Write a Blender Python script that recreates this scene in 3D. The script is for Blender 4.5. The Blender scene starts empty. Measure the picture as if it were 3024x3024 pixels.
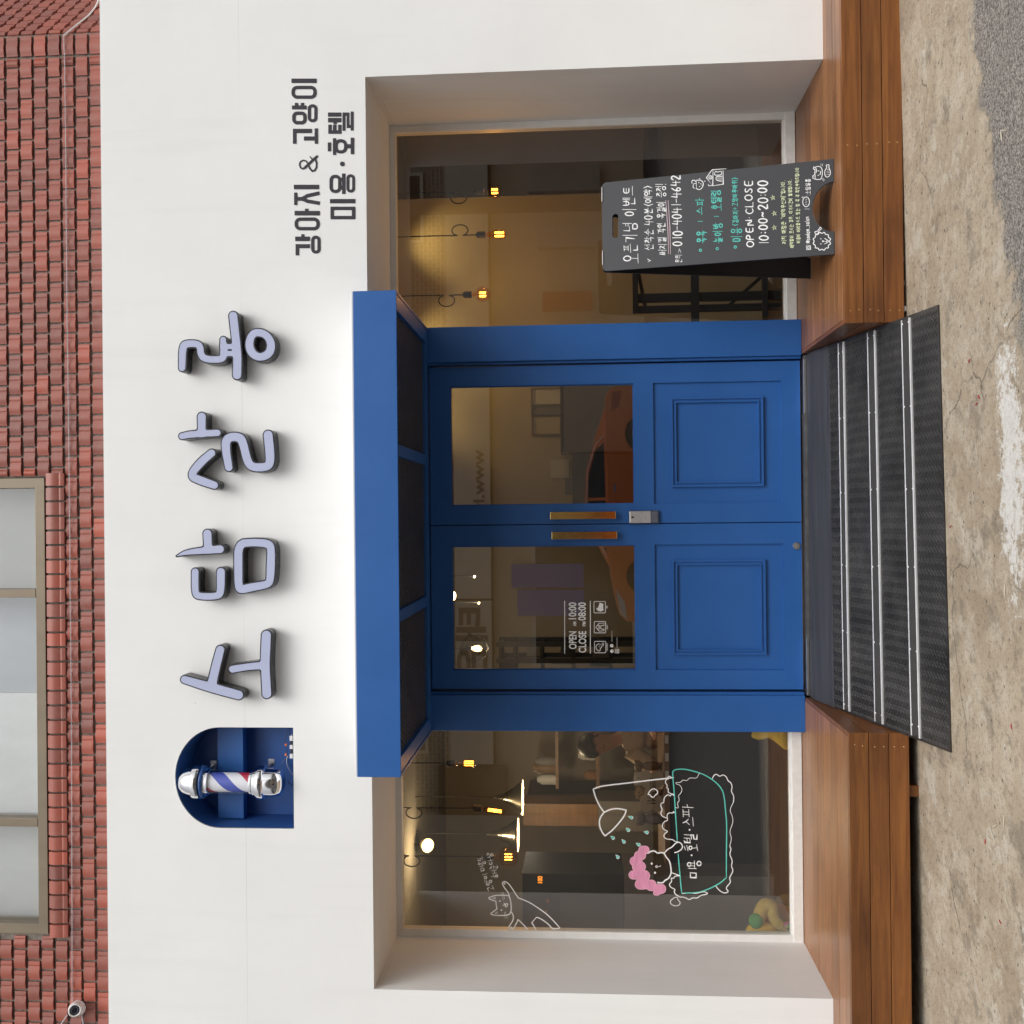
import bpy, bmesh, math, random
import numpy as np
from mathutils import Vector, Matrix, Euler
random.seed(7)
PI = math.pi
S = bpy.context.scene
COL = S.collection

# ------------------------------------------------------------------ camera
F = 3024.0                      # focal length in photo pixels (photo 3024 x 3024, turned a quarter)
CAM = Vector((0.0, -5.8, 1.2215))
PITCH, YAW, ROLL = 0.0660, 0.0027, 0.0102
_fh = Vector((math.sin(YAW), math.cos(YAW), 0)); _r = Vector((math.cos(YAW), -math.sin(YAW), 0))
FW = math.cos(PITCH)*_fh + math.sin(PITCH)*Vector((0, 0, 1))
_u = -math.sin(PITCH)*_fh + math.cos(PITCH)*Vector((0, 0, 1))
RT = math.cos(ROLL)*_r - math.sin(ROLL)*_u
UP = math.sin(ROLL)*_r + math.cos(ROLL)*_u
cd = bpy.data.cameras.new('camera'); cam = bpy.data.objects.new('camera', cd); COL.objects.link(cam)
cd.sensor_width = 36; cd.lens = 36.0*F/3024; cd.clip_end = 500; cd.clip_start = 0.05
M = Matrix.Identity(4)          # the phone was held sideways: the world's up points to the picture's left
for i, ax in enumerate((-UP, RT, -FW)):
    for j in range(3): M[j][i] = ax[j]
M.translation = CAM
cam.matrix_world = M
S.camera = cam

# ------------------------------------------------------------------ light: bright overcast
SUN_EL, SUN_AZ = math.radians(54), math.radians(158)      # azimuth from +Y, clockwise seen from above
W = bpy.data.worlds.new('World'); S.world = W; W.use_nodes = True
wn = W.node_tree.nodes; wl = W.node_tree.links
bg = wn['Background']
sky = wn.new('ShaderNodeTexSky'); sky.sky_type = 'NISHITA'; sky.sun_disc = False
sky.sun_elevation = SUN_EL; sky.sun_rotation = SUN_AZ; sky.dust_density = 6.0; sky.air_density = 1.0; sky.ozone_density = 0.6
hs = wn.new('ShaderNodeHueSaturation'); hs.inputs['Saturation'].default_value = 0.10
wl.new(sky.outputs[0], hs.inputs['Color']); wl.new(hs.outputs[0], bg.inputs['Color'])
bg.inputs['Strength'].default_value = 0.145
sd = bpy.data.lights.new('sun', 'SUN'); sun = bpy.data.objects.new('sun', sd); COL.objects.link(sun)
sd.energy = 1.0; sd.angle = math.radians(38); sd.color = (1.0, 0.98, 0.955)
_sdir = Vector((math.sin(SUN_AZ)*math.cos(SUN_EL), math.cos(SUN_AZ)*math.cos(SUN_EL), math.sin(SUN_EL)))
sun.rotation_euler = _sdir.to_track_quat('Z', 'Y').to_euler(); sun.location = (0, -8, 9)
vs = S.view_settings
S.display_settings.display_device = 'sRGB'
vs.view_transform = 'Standard'; vs.look = 'None'; vs.exposure = 0.03; vs.gamma = 1.0; vs.use_curve_mapping = False
S.cycles.max_bounces = 10; S.cycles.transparent_max_bounces = 16; S.cycles.glossy_bounces = 5
S.cycles.sample_clamp_indirect = 6.0

# ------------------------------------------------------------------ photo pixel -> point in the place
def ray(x, y):
    x, y = float(x), float(y)
    return (FW + (3024-y-1512)/F*RT - (x-1512)/F*UP)
def P(x, y, Y):
    d = ray(x, y); return CAM + d*((Y-CAM.y)/d.y)
def PZ(x, y, z):
    d = ray(x, y); return CAM + d*((z-CAM.z)/d.z)
def PP(x, y, p0, n):
    d = ray(x, y); return CAM + d*((p0-CAM).dot(n)/d.dot(n))
class Crop:
    """coordinates read off an enlarged crop of the photo"""
    def __init__(s, ox, oy, k): s.o = (ox, oy); s.k = k
    def __call__(s, p): return (s.o[0]+p[0]*s.k, s.o[1]+p[1]*s.k)

# ------------------------------------------------------------------ mesh builder
class MB:
    def __init__(s): s.v = []; s.f = []; s.col = []
    def quad(s, a, b, c, d): return s.poly([a, b, c, d])
    def poly(s, pts):
        n = len(s.v); s.v += [tuple(p) for p in pts]; s.f.append(tuple(range(n, n+len(pts)))); return s
    def box(s, x0, x1, y0, y1, z0, z1):
        if x0 > x1: x0, x1 = x1, x0
        if y0 > y1: y0, y1 = y1, y0
        if z0 > z1: z0, z1 = z1, z0
        n = len(s.v)
        s.v += [(x0,y0,z0),(x1,y0,z0),(x1,y1,z0),(x0,y1,z0),(x0,y0,z1),(x1,y0,z1),(x1,y1,z1),(x0,y1,z1)]
        s.f += [tuple(n+i for i in q) for q in ((0,3,2,1),(4,5,6,7),(0,1,5,4),(1,2,6,5),(2,3,7,6),(3,0,4,7))]
        return s
    def prism(s, pts, d):           # polygon (3-D points) extruded by vector d
        n = len(s.v); k = len(pts); d = Vector(d)
        s.v += [tuple(p) for p in pts] + [tuple(Vector(p)+d) for p in pts]
        s.f.append(tuple(n+i for i in range(k))[::-1]); s.f.append(tuple(n+k+i for i in range(k)))
        for i in range(k):
            j = (i+1) % k; s.f.append((n+i, n+j, n+k+j, n+k+i))
        return s
    def bar(s, a, b, w, h, up=(0,0,1)):   # box-section bar from a to b
        a = Vector(a); b = Vector(b); t = (b-a).normalized(); up = Vector(up)
        r = t.cross(up)
        if r.length < 1e-5: r = t.cross(Vector((1,0,0)))
        r.normalize(); u = r.cross(t).normalized()
        c = [a + r*sx*w/2 + u*sz*h/2 for sx, sz in ((-1,-1),(1,-1),(1,1),(-1,1))]
        return s.prism(c, b-a)
    def tube(s, pts, r, n=8, cap=True):
        pts = [Vector(p) for p in pts]; m = len(pts); base = len(s.v)
        rr = r if hasattr(r, '__len__') else [r]*m
        prev = None
        for i, p in enumerate(pts):
            t = (pts[min(i+1, m-1)] - pts[max(i-1, 0)])
            t = t.normalized() if t.length > 1e-9 else Vector((0,0,1))
            if prev is None:
                a = t.cross(Vector((0,0,1)))
                if a.length < 1e-3: a = t.cross(Vector((1,0,0)))
            else: a = prev - t*prev.dot(t)
            a.normalize(); prev = a; b = t.cross(a)
            for k in range(n):
                an = 2*PI*k/n; s.v.append(tuple(p + (a*math.cos(an)+b*math.sin(an))*rr[i]))
        for i in range(m-1):
            for k in range(n):
                k2 = (k+1) % n
                s.f.append((base+i*n+k, base+i*n+k2, base+(i+1)*n+k2, base+(i+1)*n+k))
        if cap:
            s.f.append(tuple(base+k for k in range(n))[::-1]); s.f.append(tuple(base+(m-1)*n+k for k in range(n)))
        return s
    def lathe(s, prof, c, axis=(0,0,1), n=28):    # prof: (radius, height along axis)
        ax = Vector(axis).normalized(); a = ax.cross(Vector((0,1,0)))
        if a.length < 1e-3: a = ax.cross(Vector((1,0,0)))
        a.normalize(); b = ax.cross(a); c = Vector(c); base = len(s.v)
        for r, h in prof:
            for k in range(n):
                an = 2*PI*k/n; s.v.append(tuple(c + ax*h + (a*math.cos(an)+b*math.sin(an))*r))
        for i in range(len(prof)-1):
            for k in range(n):
                k2 = (k+1) % n
                s.f.append((base+i*n+k, base+i*n+k2, base+(i+1)*n+k2, base+(i+1)*n+k))
        return s
    def ball(s, c, r, nu=16, nv=10, rot=None):
        c = Vector(c); r = r if hasattr(r, '__len__') else (r, r, r); base = len(s.v)
        R = rot or Matrix.Identity(3)
        for i in range(nv+1):
            th = PI*i/nv
            for k in range(nu):
                ph = 2*PI*k/nu
                s.v.append(tuple(c + R @ Vector((r[0]*math.sin(th)*math.cos(ph), r[1]*math.sin(th)*math.sin(ph), r[2]*math.cos(th)))))
        for i in range(nv):
            for k in range(nu):
                k2 = (k+1) % nu
                s.f.append((base+i*nu+k, base+(i+1)*nu+k, base+(i+1)*nu+k2, base+i*nu+k2))
        return s
    def add(s, other):
        n = len(s.v); s.v += other.v; s.f += [tuple(n+i for i in q) for q in other.f]; return s
    def build(s, name, mat, parent=None, smooth=False, bevel=0.0, loc=None, recalc=True):
        me = bpy.data.meshes.new(name)
        o = bpy.data.objects.new(name, me); COL.objects.link(o)
        L = Vector((0,0,0))
        if parent is not None:
            L = ORIGIN[parent.name]; o.parent = parent
        elif loc is not None: L = Vector(loc); o.location = L
        elif s.v:
            a = np.array(s.v); L = Vector(((a[:,0].min()+a[:,0].max())/2, (a[:,1].min()+a[:,1].max())/2, a[:,2].min())); o.location = L
        ORIGIN[o.name] = L
        me.from_pydata([(x-L.x, y-L.y, z-L.z) for x, y, z in s.v], [], s.f)
        bm = bmesh.new(); bm.from_mesh(me)
        bmesh.ops.remove_doubles(bm, verts=bm.verts, dist=1e-6) if smooth else None
        if recalc: bmesh.ops.recalc_face_normals(bm, faces=bm.faces)
        if bevel > 0:
            bmesh.ops.remove_doubles(bm, verts=bm.verts, dist=1e-6)
            es = [e for e in bm.edges if len(e.link_faces) == 2 and e.calc_face_angle(0) > 0.6]
            bmesh.ops.bevel(bm, geom=es, offset=bevel, segments=2, affect='EDGES', profile=0.6)
        bm.to_mesh(me); bm.free()
        if smooth:
            for p in me.polygons: p.use_smooth = True
            try: me.set_sharp_from_angle(angle=math.radians(38))
            except Exception: pass
        if mat: me.materials.append(mat)
        return o
ORIGIN = {}
def tag(o, label=None, cat=None, group=None, kind=None):
    if label: o['label'] = label
    if cat: o['category'] = cat
    if group: o['group'] = group
    if kind: o['kind'] = kind
    return o
def thing(name, loc, label, cat, group=None):
    o = bpy.data.objects.new(name, None); COL.objects.link(o); o.location = loc
    o.empty_display_size = 0.1; ORIGIN[o.name] = Vector(loc)
    return tag(o, label, cat, group)

# ------------------------------------------------------------------ materials
def mat(name, col, rough=0.6, metal=0.0, var=0.0, vscale=6.0, bump=0.0, bscale=60.0, coat=0.0, spec=None, detail=6.0, stretch=None, col2=None):
    m = bpy.data.materials.new(name); m.use_nodes = True
    nt = m.node_tree; b = nt.nodes['Principled BSDF']
    b.inputs['Base Color'].default_value = (*col, 1); b.inputs['Roughness'].default_value = rough; b.inputs['Metallic'].default_value = metal
    if coat: b.inputs['Coat Weight'].default_value = coat; b.inputs['Coat Roughness'].default_value = 0.15
    if spec is not None: b.inputs['Specular IOR Level'].default_value = spec
    if var or bump:
        g = nt.nodes.new('ShaderNodeNewGeometry'); mp = nt.nodes.new('ShaderNodeMapping'); nt.links.new(g.outputs['Position'], mp.inputs['Vector'])
        if stretch: mp.inputs['Scale'].default_value = stretch
    if var:
        n = nt.nodes.new('ShaderNodeTexNoise'); n.inputs['Scale'].default_value = vscale; n.inputs['Detail'].default_value = detail; n.inputs['Roughness'].default_value = 0.62
        nt.links.new(mp.outputs[0], n.inputs['Vector'])
        r = nt.nodes.new('ShaderNodeValToRGB'); r.color_ramp.elements[0].position = 0.3; r.color_ramp.elements[1].position = 0.7
        lo = [c*(1-var) for c in col]; hi = [min(1, c*(1+var)) for c in col]
        if col2: hi = list(col2); lo = list(col)
        r.color_ramp.elements[0].color = (*lo, 1); r.color_ramp.elements[1].color = (*hi, 1)
        nt.links.new(n.outputs['Fac'], r.inputs[0]); nt.links.new(r.outputs[0], b.inputs['Base Color'])
        mr = nt.nodes.new('ShaderNodeMapRange'); mr.inputs['To Min'].default_value = max(0.02, rough-0.08); mr.inputs['To Max'].default_value = min(1, rough+0.08)
        nt.links.new(n.outputs['Fac'], mr.inputs['Value']); nt.links.new(mr.outputs[0], b.inputs['Roughness'])
    if bump:
        n2 = nt.nodes.new('ShaderNodeTexNoise'); n2.inputs['Scale'].default_value = bscale; n2.inputs['Detail'].default_value = 5
        nt.links.new(mp.outputs[0], n2.inputs['Vector'])
        bp = nt.nodes.new('ShaderNodeBump'); bp.inputs['Strength'].default_value = bump; bp.inputs['Distance'].default_value = 0.01
        nt.links.new(n2.outputs['Fac'], bp.inputs['Height']); nt.links.new(bp.outputs[0], b.inputs['Normal'])
    return m
def emit(name, col, strength):
    m = bpy.data.materials.new(name); m.use_nodes = True; nt = m.node_tree; b = nt.nodes['Principled BSDF']
    b.inputs['Base Color'].default_value = (*col, 1); b.inputs['Emission Color'].default_value = (*col, 1); b.inputs['Emission Strength'].default_value = strength
    return m
def glass(name, tint=(1,1,1), refl=1.0, ior=1.5, rough=0.0):
    """thin pane: lets the room show through, mirrors the street by Fresnel"""
    m = bpy.data.materials.new(name); m.use_nodes = True; nt = m.node_tree; nt.nodes.clear()
    out = nt.nodes.new('ShaderNodeOutputMaterial'); mix = nt.nodes.new('ShaderNodeMixShader')
    t = nt.nodes.new('ShaderNodeBsdfTransparent'); t.inputs['Color'].default_value = (*tint, 1)
    g = nt.nodes.new('ShaderNodeBsdfGlossy'); g.inputs['Roughness'].default_value = rough
    fr = nt.nodes.new('ShaderNodeFresnel'); fr.inputs['IOR'].default_value = ior
    mu = nt.nodes.new('ShaderNodeMath'); mu.operation = 'MULTIPLY'; mu.inputs[1].default_value = refl; mu.use_clamp = True
    ge = nt.nodes.new('ShaderNodeNewGeometry'); iv = nt.nodes.new('ShaderNodeMath'); iv.operation = 'SUBTRACT'; iv.inputs[0].default_value = 1.0
    nt.links.new(ge.outputs['Backfacing'], iv.inputs[1])          # a pane counts once: the way out of the glass is clear
    m3 = nt.nodes.new('ShaderNodeMath'); m3.operation = 'MULTIPLY'
    nt.links.new(fr.outputs[0], mu.inputs[0]); nt.links.new(mu.outputs[0], m3.inputs[0]); nt.links.new(iv.outputs[0], m3.inputs[1]); nt.links.new(m3.outputs[0], mix.inputs[0])
    tm = nt.nodes.new('ShaderNodeMix'); tm.data_type = 'RGBA'; tm.inputs['A'].default_value = (*tint, 1); tm.inputs['B'].default_value = (1, 1, 1, 1)
    nt.links.new(ge.outputs['Backfacing'], tm.inputs['Factor']); nt.links.new(tm.outputs['Result'], t.inputs['Color'])
    nt.links.new(t.outputs[0], mix.inputs[1]); nt.links.new(g.outputs[0], mix.inputs[2]); nt.links.new(mix.outputs[0], out.inputs[0])
    return m

# white render: soft trowel waviness, two board seams, dirt near the foot
def white_wall_mat():
    m = mat('white_render', (0.81, 0.81, 0.795), 0.75, var=0.028, vscale=1.9, bump=0.05, bscale=7)
    nt = m.node_tree; b = nt.nodes['Principled BSDF']
    g = nt.nodes.new('ShaderNodeNewGeometry'); sp = nt.nodes.new('ShaderNodeSeparateXYZ'); nt.links.new(g.outputs['Position'], sp.inputs[0])
    n = nt.nodes.new('ShaderNodeTexNoise'); n.inputs['Scale'].default_value = 3; nt.links.new(g.outputs['Position'], n.inputs['Vector'])
    def math_(op, a, c=None, v=None):
        k = nt.nodes.new('ShaderNodeMath'); k.operation = op; nt.links.new(a, k.inputs[0])
        if c is not None: nt.links.new(c, k.inputs[1])
        if v is not None: k.inputs[1].default_value = v
        return k.outputs[0]
    wob = math_('MULTIPLY', n.outputs['Fac'], v=0.008)
    z = math_('ADD', sp.outputs['Z'], wob)
    fac = None
    for z0, w in ((2.945, 0.0016), (2.262, 0.0016)):
        d = math_('ABSOLUTE', math_('SUBTRACT', z, v=z0)); l = math_('LESS_THAN', d, v=w)
        fac = l if fac is None else math_('MAXIMUM', fac, l)
    n3 = nt.nodes.new('ShaderNodeTexNoise'); n3.inputs['Scale'].default_value = 1.1; nt.links.new(g.outputs['Position'], n3.inputs['Vector'])
    br = nt.nodes.new('ShaderNodeMapRange'); br.inputs['From Min'].default_value = 0.42; br.inputs['From Max'].default_value = 0.62; br.inputs['To Min'].default_value = 0.0; br.inputs['To Max'].default_value = 0.30
    nt.links.new(n3.outputs['Fac'], br.inputs['Value'])
    fac = math_('MULTIPLY', fac, br.outputs[0])
    mp2 = nt.nodes.new('ShaderNodeMapping'); mp2.inputs['Scale'].default_value = (7, 7, 0.55); nt.links.new(g.outputs['Position'], mp2.inputs[0])
    n4 = nt.nodes.new('ShaderNodeTexNoise'); n4.inputs['Scale'].default_value = 1.3; n4.inputs['Detail'].default_value = 7; nt.links.new(mp2.outputs[0], n4.inputs['Vector'])
    st = nt.nodes.new('ShaderNodeMapRange'); st.inputs['From Min'].default_value = 0.54; st.inputs['From Max'].default_value = 0.74; st.inputs['To Max'].default_value = 0.06
    nt.links.new(n4.outputs['Fac'], st.inputs['Value']); fac = math_('MAXIMUM', fac, st.outputs[0])
    # dirt flecks
    v = nt.nodes.new('ShaderNodeTexVoronoi'); v.inputs['Scale'].default_value = 3.2; nt.links.new(g.outputs['Position'], v.inputs['Vector'])
    fl = math_('LESS_THAN', v.outputs['Distance'], v=0.012); fl = math_('MULTIPLY', fl, v=0.45)
    fac = math_('MAXIMUM', fac, fl)
    mx = nt.nodes.new('ShaderNodeMix'); mx.data_type = 'RGBA'
    src = b.inputs['Base Color'].links[0].from_socket
    nt.links.new(fac, mx.inputs['Factor']); nt.links.new(src, mx.inputs['A']); mx.inputs['B'].default_value = (0.33, 0.32, 0.30, 1)
    nt.links.new(mx.outputs['Result'], b.inputs['Base Color'])
    return m
M_WHITE = white_wall_mat()
M_BLUE = mat('blue_paint', (0.019, 0.108, 0.355), 0.42, var=0.06, vscale=3.0, bump=0.035, bscale=260)
M_BLUE2 = mat('blue_paint_niche', (0.028, 0.10, 0.32), 0.45, var=0.12, vscale=6.0, bump=0.03, bscale=200)
M_DARK = mat('dark_gap', (0.012, 0.013, 0.018), 0.7, var=0.3)
M_MESHM = mat('black_mesh', (0.095, 0.098, 0.112), 0.5, metal=0.3, var=0.2)
M_FRAME = mat('white_frame', (0.78, 0.775, 0.75), 0.45, var=0.04, vscale=14, bump=0.02)
M_SILL = mat('sill_stone', (0.80, 0.785, 0.75), 0.6, var=0.07, vscale=22, bump=0.05)
M_GLASS = glass('shop_glass', (0.88, 0.89, 0.87), 1.35, 2.4)
M_GLASSD = glass('door_glass', (0.74, 0.75, 0.74), 1.3, 2.6)
M_GOLD = mat('polished_brass', (0.95, 0.68, 0.25), 0.12, metal=1.0, var=0.05, vscale=30)
M_CHROME = mat('chrome', (0.86, 0.86, 0.88), 0.05, metal=1.0, var=0.02)
M_STEEL = mat('brushed_steel', (0.52, 0.52, 0.53), 0.32, metal=1.0, var=0.1, vscale=40)
M_ALU = mat('aluminium', (0.90, 0.90, 0.90), 0.35, metal=0.35, var=0.06, vscale=30)
M_BLACK = mat('black_plastic', (0.018, 0.018, 0.020), 0.45, var=0.2, vscale=20)
M_BRASS = mat('screw_brass', (0.42, 0.27, 0.11), 0.4, metal=0.8, var=0.1)
# ================================================================== levels and planes
YF = -0.66                      # face of the white render
XL, XR, ZT = -2.399, 2.233, 2.287   # opening of the shop front
ZTOP = (P(297, 0, YF).z + P(318, 3024, YF).z)/2
YD = -0.06                      # face of the doors
YP = -0.10                      # face of the blue pilasters
YA = -1.10                      # front of the awning
def gz(x, y):                   # the ground falls a little to the left and to the street
    return -0.302 + 0.0164*x + 0.008*(y+1.2)

# ================================================================== ground
def ground_mat():
    m = bpy.data.materials.new('worn_concrete'); m.use_nodes = True; nt = m.node_tree; b = nt.nodes['Principled BSDF']; L = nt.links.new
    g = nt.nodes.new('ShaderNodeNewGeometry'); pos = g.outputs['Position']
    sp = nt.nodes.new('ShaderNodeSeparateXYZ'); L(pos, sp.inputs[0])
    def noise(sc, det=6, rough=0.6, w=None):
        n = nt.nodes.new('ShaderNodeTexNoise'); n.inputs['Scale'].default_value = sc; n.inputs['Detail'].default_value = det; n.inputs['Roughness'].default_value = rough
        if w: 
            mp = nt.nodes.new('ShaderNodeMapping'); mp.inputs['Location'].default_value = w; L(pos, mp.inputs[0]); L(mp.outputs[0], n.inputs['Vector'])
        else: L(pos, n.inputs['Vector'])
        return n.outputs['Fac']
    def ma(op, a, c):
        k = nt.nodes.new('ShaderNodeMath'); k.operation = op
        for i, q in enumerate((a, c)):
            if isinstance(q, (int, float)): k.inputs[i].default_value = q
            else: L(q, k.inputs[i])
        return k.outputs[0]
    def mr(a, lo, hi, tl=0.0, th=1.0):
        k = nt.nodes.new('ShaderNodeMapRange'); L(a, k.inputs['Value'])
        for n_, v_ in (('From Min', lo), ('From Max', hi), ('To Min', tl), ('To Max', th)): k.inputs[n_].default_value = v_
        return k.outputs[0]
    def mix(f, a, c):
        k = nt.nodes.new('ShaderNodeMix'); k.data_type = 'RGBA'
        if isinstance(f, (int, float)): k.inputs['Factor'].default_value = f
        else: L(f, k.inputs['Factor'])
        for n_, q in (('A', a), ('B', c)):
            if isinstance(q, tuple): k.inputs[n_].default_value = (*q, 1)
            else: L(q, k.inputs[n_])
        return k.outputs['Result']
    big = noise(1.3, 8, 0.65); mid = noise(7, 8, 0.65); fine = noise(60, 6, 0.7); grit = noise(190, 3, 0.7)
    con = mix(mr(big, 0.35, 0.65), (0.335, 0.262, 0.180), (0.455, 0.375, 0.275))
    con = mix(mr(mid, 0.46, 0.62, 0.0, 0.6), con, (0.55, 0.48, 0.385))
    con = mix(mr(noise(24, 8, 0.75, (2, 7, 0)), 0.53, 0.66, 0.0, 0.65), con, (0.17, 0.135, 0.10))
    con = mix(mr(fine, 0.54, 0.66, 0.0, 0.6), con, (0.13, 0.105, 0.08))
    con = mix(mr(grit, 0.60, 0.66, 0.0, 0.8), con, (0.09, 0.075, 0.06))
    con = mix(mr(grit, 0.40, 0.34, 0.0, 0.6), con, (0.47, 0.42, 0.35))
    con = mix(mr(noise(3.2, 10, 0.75, (3, 1, 0)), 0.545, 0.60, 0.0, 0.6), con, (0.19, 0.155, 0.115))
    con = mix(mr(noise(4.5, 10, 0.75, (8, 3, 1)), 0.56, 0.62, 0.0, 0.55), con, (0.56, 0.51, 0.43))   # damp stains
    v = nt.nodes.new('ShaderNodeTexVoronoi'); v.inputs['Scale'].default_value = 16; v.inputs['Randomness'].default_value = 1; L(pos, v.inputs['Vector'])
    con = mix(mr(v.outputs['Distance'], 0.12, 0.09, 0.0, 0.75), con, (0.08, 0.07, 0.055))            # pits
    ve = nt.nodes.new('ShaderNodeTexVoronoi'); ve.feature = 'DISTANCE_TO_EDGE'; ve.inputs['Scale'].default_value = 1.05
    wv = nt.nodes.new('ShaderNodeVectorMath'); wv.operation = 'ADD'; nw = nt.nodes.new('ShaderNodeTexNoise'); nw.inputs['Scale'].default_value = 3.0; nw.inputs['Detail'].default_value = 6; L(pos, nw.inputs['Vector'])
    sw = nt.nodes.new('ShaderNodeVectorMath'); sw.operation = 'SCALE'; sw.inputs['Scale'].default_value = 0.35; L(nw.outputs['Color'], sw.inputs[0]); L(pos, wv.inputs[0]); L(sw.outputs[0], wv.inputs[1]); L(wv.outputs[0], ve.inputs['Vector'])
    crk = ma('MULTIPLY', mr(ve.outputs['Distance'], 0.006, 0.002), mr(noise(1.7, 3, 0.5, (5, 5, 0)), 0.56, 0.64))
    con = mix(ma('MULTIPLY', crk, 0.75), con, (0.10, 0.085, 0.065))
    # patched tarmac to the right, with a ragged edge
    asp = mix(mr(noise(120, 4, 0.75, (4, 4, 0)), 0.38, 0.62), (0.10, 0.088, 0.076), (0.50, 0.46, 0.405))
    asp = mix(mr(fine, 0.50, 0.62, 0.0, 0.7), asp, (0.05, 0.047, 0.045))
    yy = ma('ADD', sp.outputs['Y'], ma('MULTIPLY', ma('SUBTRACT', noise(3.6, 8, 0.62, (9, 2, 0)), 0.5), 0.42))
    yy = ma('ADD', yy, ma('MULTIPLY', ma('SUBTRACT', 1.86, sp.outputs['X']), 0.244))
    yy = ma('ADD', yy, ma('MULTIPLY', ma('SUBTRACT', noise(22, 8, 0.7, (1, 1, 4)), 0.5), 0.16))
    am = mr(yy, -1.81, -1.845)
    am = ma('MULTIPLY', am, mr(ma('ADD', sp.outputs['X'], ma('MULTIPLY', noise(5, 8, 0.7, (6, 2, 0)), 0.9)), 0.85, 1.15))
    col = mix(am, con, asp)
    col = mix(mr(sp.outputs['Y'], -3.0, -3.5), col, mix(mr(fine, 0.4, 0.6), (0.045, 0.043, 0.042), (0.075, 0.072, 0.07)))
    # old white road paint, flaking
    dx = ma('DIVIDE', ma('SUBTRACT', sp.outputs['X'], 0.17), 0.52); dy = ma('DIVIDE', ma('ADD', sp.outputs['Y'], 2.06), 0.12)
    el = ma('ADD', ma('MULTIPLY', dx, dx), ma('MULTIPLY', dy, dy))
    dx2 = ma('DIVIDE', ma('ADD', sp.outputs['X'], 1.95), 0.55); dy2 = ma('DIVIDE', ma('ADD', sp.outputs['Y'], 2.12), 0.14)
    el2 = ma('ADD', ma('MULTIPLY', dx2, dx2), ma('ADD', ma('MULTIPLY', dy2, dy2), 0.25))
    fl = ma('ADD', ma('MULTIPLY', noise(15, 12, 0.85, (1, 5, 0)), 7.5), -3.15)
    pm = mr(ma('ADD', ma('MINIMUM', el, el2), fl), 1.25, 1.12)
    col = mix(ma('MULTIPLY', pm, 0.85), col, mix(mr(fine, 0.4, 0.6), (0.60, 0.585, 0.55), (0.74, 0.73, 0.70)))
    L(col, b.inputs['Base Color'])
    L(mr(mid, 0.3, 0.7, 0.78, 0.95), b.inputs['Roughness'])
    h = ma('ADD', ma('MULTIPLY', mid, 1.0), ma('ADD', ma('MULTIPLY', fine, 0.55), ma('MULTIPLY', grit, ma('ADD', 0.25, ma('MULTIPLY', am, 0.6)))))
    bp = nt.nodes.new('ShaderNodeBump'); bp.inputs['Strength'].default_value = 0.8; bp.inputs['Distance'].default_value = 0.016
    L(h, bp.inputs['Height']); L(bp.outputs[0], b.inputs['Normal'])
    return m
g = MB()
xs = [-60, -30, -14, -8, -5, -3.5, -2, -1, 0, 1, 2, 3.5, 5, 8, 14, 30, 60]; ys = [2.0, 0, -0.7, -1.3, -1.9, -2.5, -3.2, -4.2, -6, -9, -13, -20, -40, -70]
for i in range(len(xs)-1):
    for j in range(len(ys)-1):
        q = []
        for (x, y) in ((xs[i], ys[j]), (xs[i], ys[j+1]), (xs[i+1], ys[j+1]), (xs[i+1], ys[j])):
            xc = max(-3.5, min(3.5, x)); yc = max(-4.2, min(0, y)); q.append((x, y, gz(xc, yc)))
        g.quad(*q)
gr = g.build('ground', ground_mat(), smooth=True, recalc=False); tag(gr, kind='structure')

# ================================================================== the shop building
shop = thing('shop_building', (0, 0, 0), 'white rendered shop front with blue double doors below a red tiled upper storey', 'building')
NX0 = P(690, 2446, YF).x; NX1 = P(690, 2148, YF).x                # arched niche
NZ0 = P(867, 2297, YF).z; NZS = P(650, 2297, YF).z; NZT = P(517, 2297, YF).z
ZB = -0.45
w = MB()
YB0 = 0.06
w.box(-4.6, XL, YF, YB0, ZB, ZT); w.box(XR, 4.6, YF, YB0, ZB, ZT)
w.box(-4.6, NX0, YF, YB0, ZT, ZTOP); w.box(NX1, 4.6, YF, YB0, ZT, ZTOP)
w.box(NX0, NX1, YF, YB0, ZT, NZ0)
ncx = (NX0+NX1)/2; nrx = (NX1-NX0)/2; nrz = NZT-NZS
arc = [(ncx-nrx*math.cos(PI*i/28), NZS+nrz*math.sin(PI*i/28)) for i in range(29)]
for (x0, z0), (x1, z1) in zip(arc[:-1], arc[1:]):
    w.prism([(x0, YF, z0), (x1, YF, z1), (x1, YF, ZTOP), (x0, YF, ZTOP)], (0, 0.50, 0))
wo = w.build('white_wall', M_WHITE, shop)
bv = wo.modifiers.new('Bevel', 'BEVEL'); bv.width = 0.0; wo.modifiers.remove(bv)
# niche lining (open box, arched) and the steel flat across it
ND = 0.24
n_ = MB(); e = 0.004
outer = [(ncx-nrx+e, NZ0+e)] + [(ncx+(x-ncx)*(nrx-e)/nrx, NZS+(z-NZS)*(nrz-e)/nrz) for x, z in arc] + [(ncx+nrx-e, NZ0+e)]
for (x0, z0), (x1, z1) in zip(outer, outer[1:]+outer[:1]):
    n_.quad((x0, YF+0.003, z0), (x1, YF+0.003, z1), (x1, YF+ND, z1), (x0, YF+ND, z0))
n_.poly([(x, YF+ND, z) for x, z in outer])
n_.build('niche_lining', M_BLUE2, shop)
bz1 = P(643, 2297, YF+0.14).z; bz0 = P(719, 2297, YF+0.14).z
MB().box(NX0+0.008, NX1-0.008, YF+0.14, YF+0.20, bz0, bz1).build('niche_beam', M_BLUE, shop, bevel=0.003)

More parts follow.
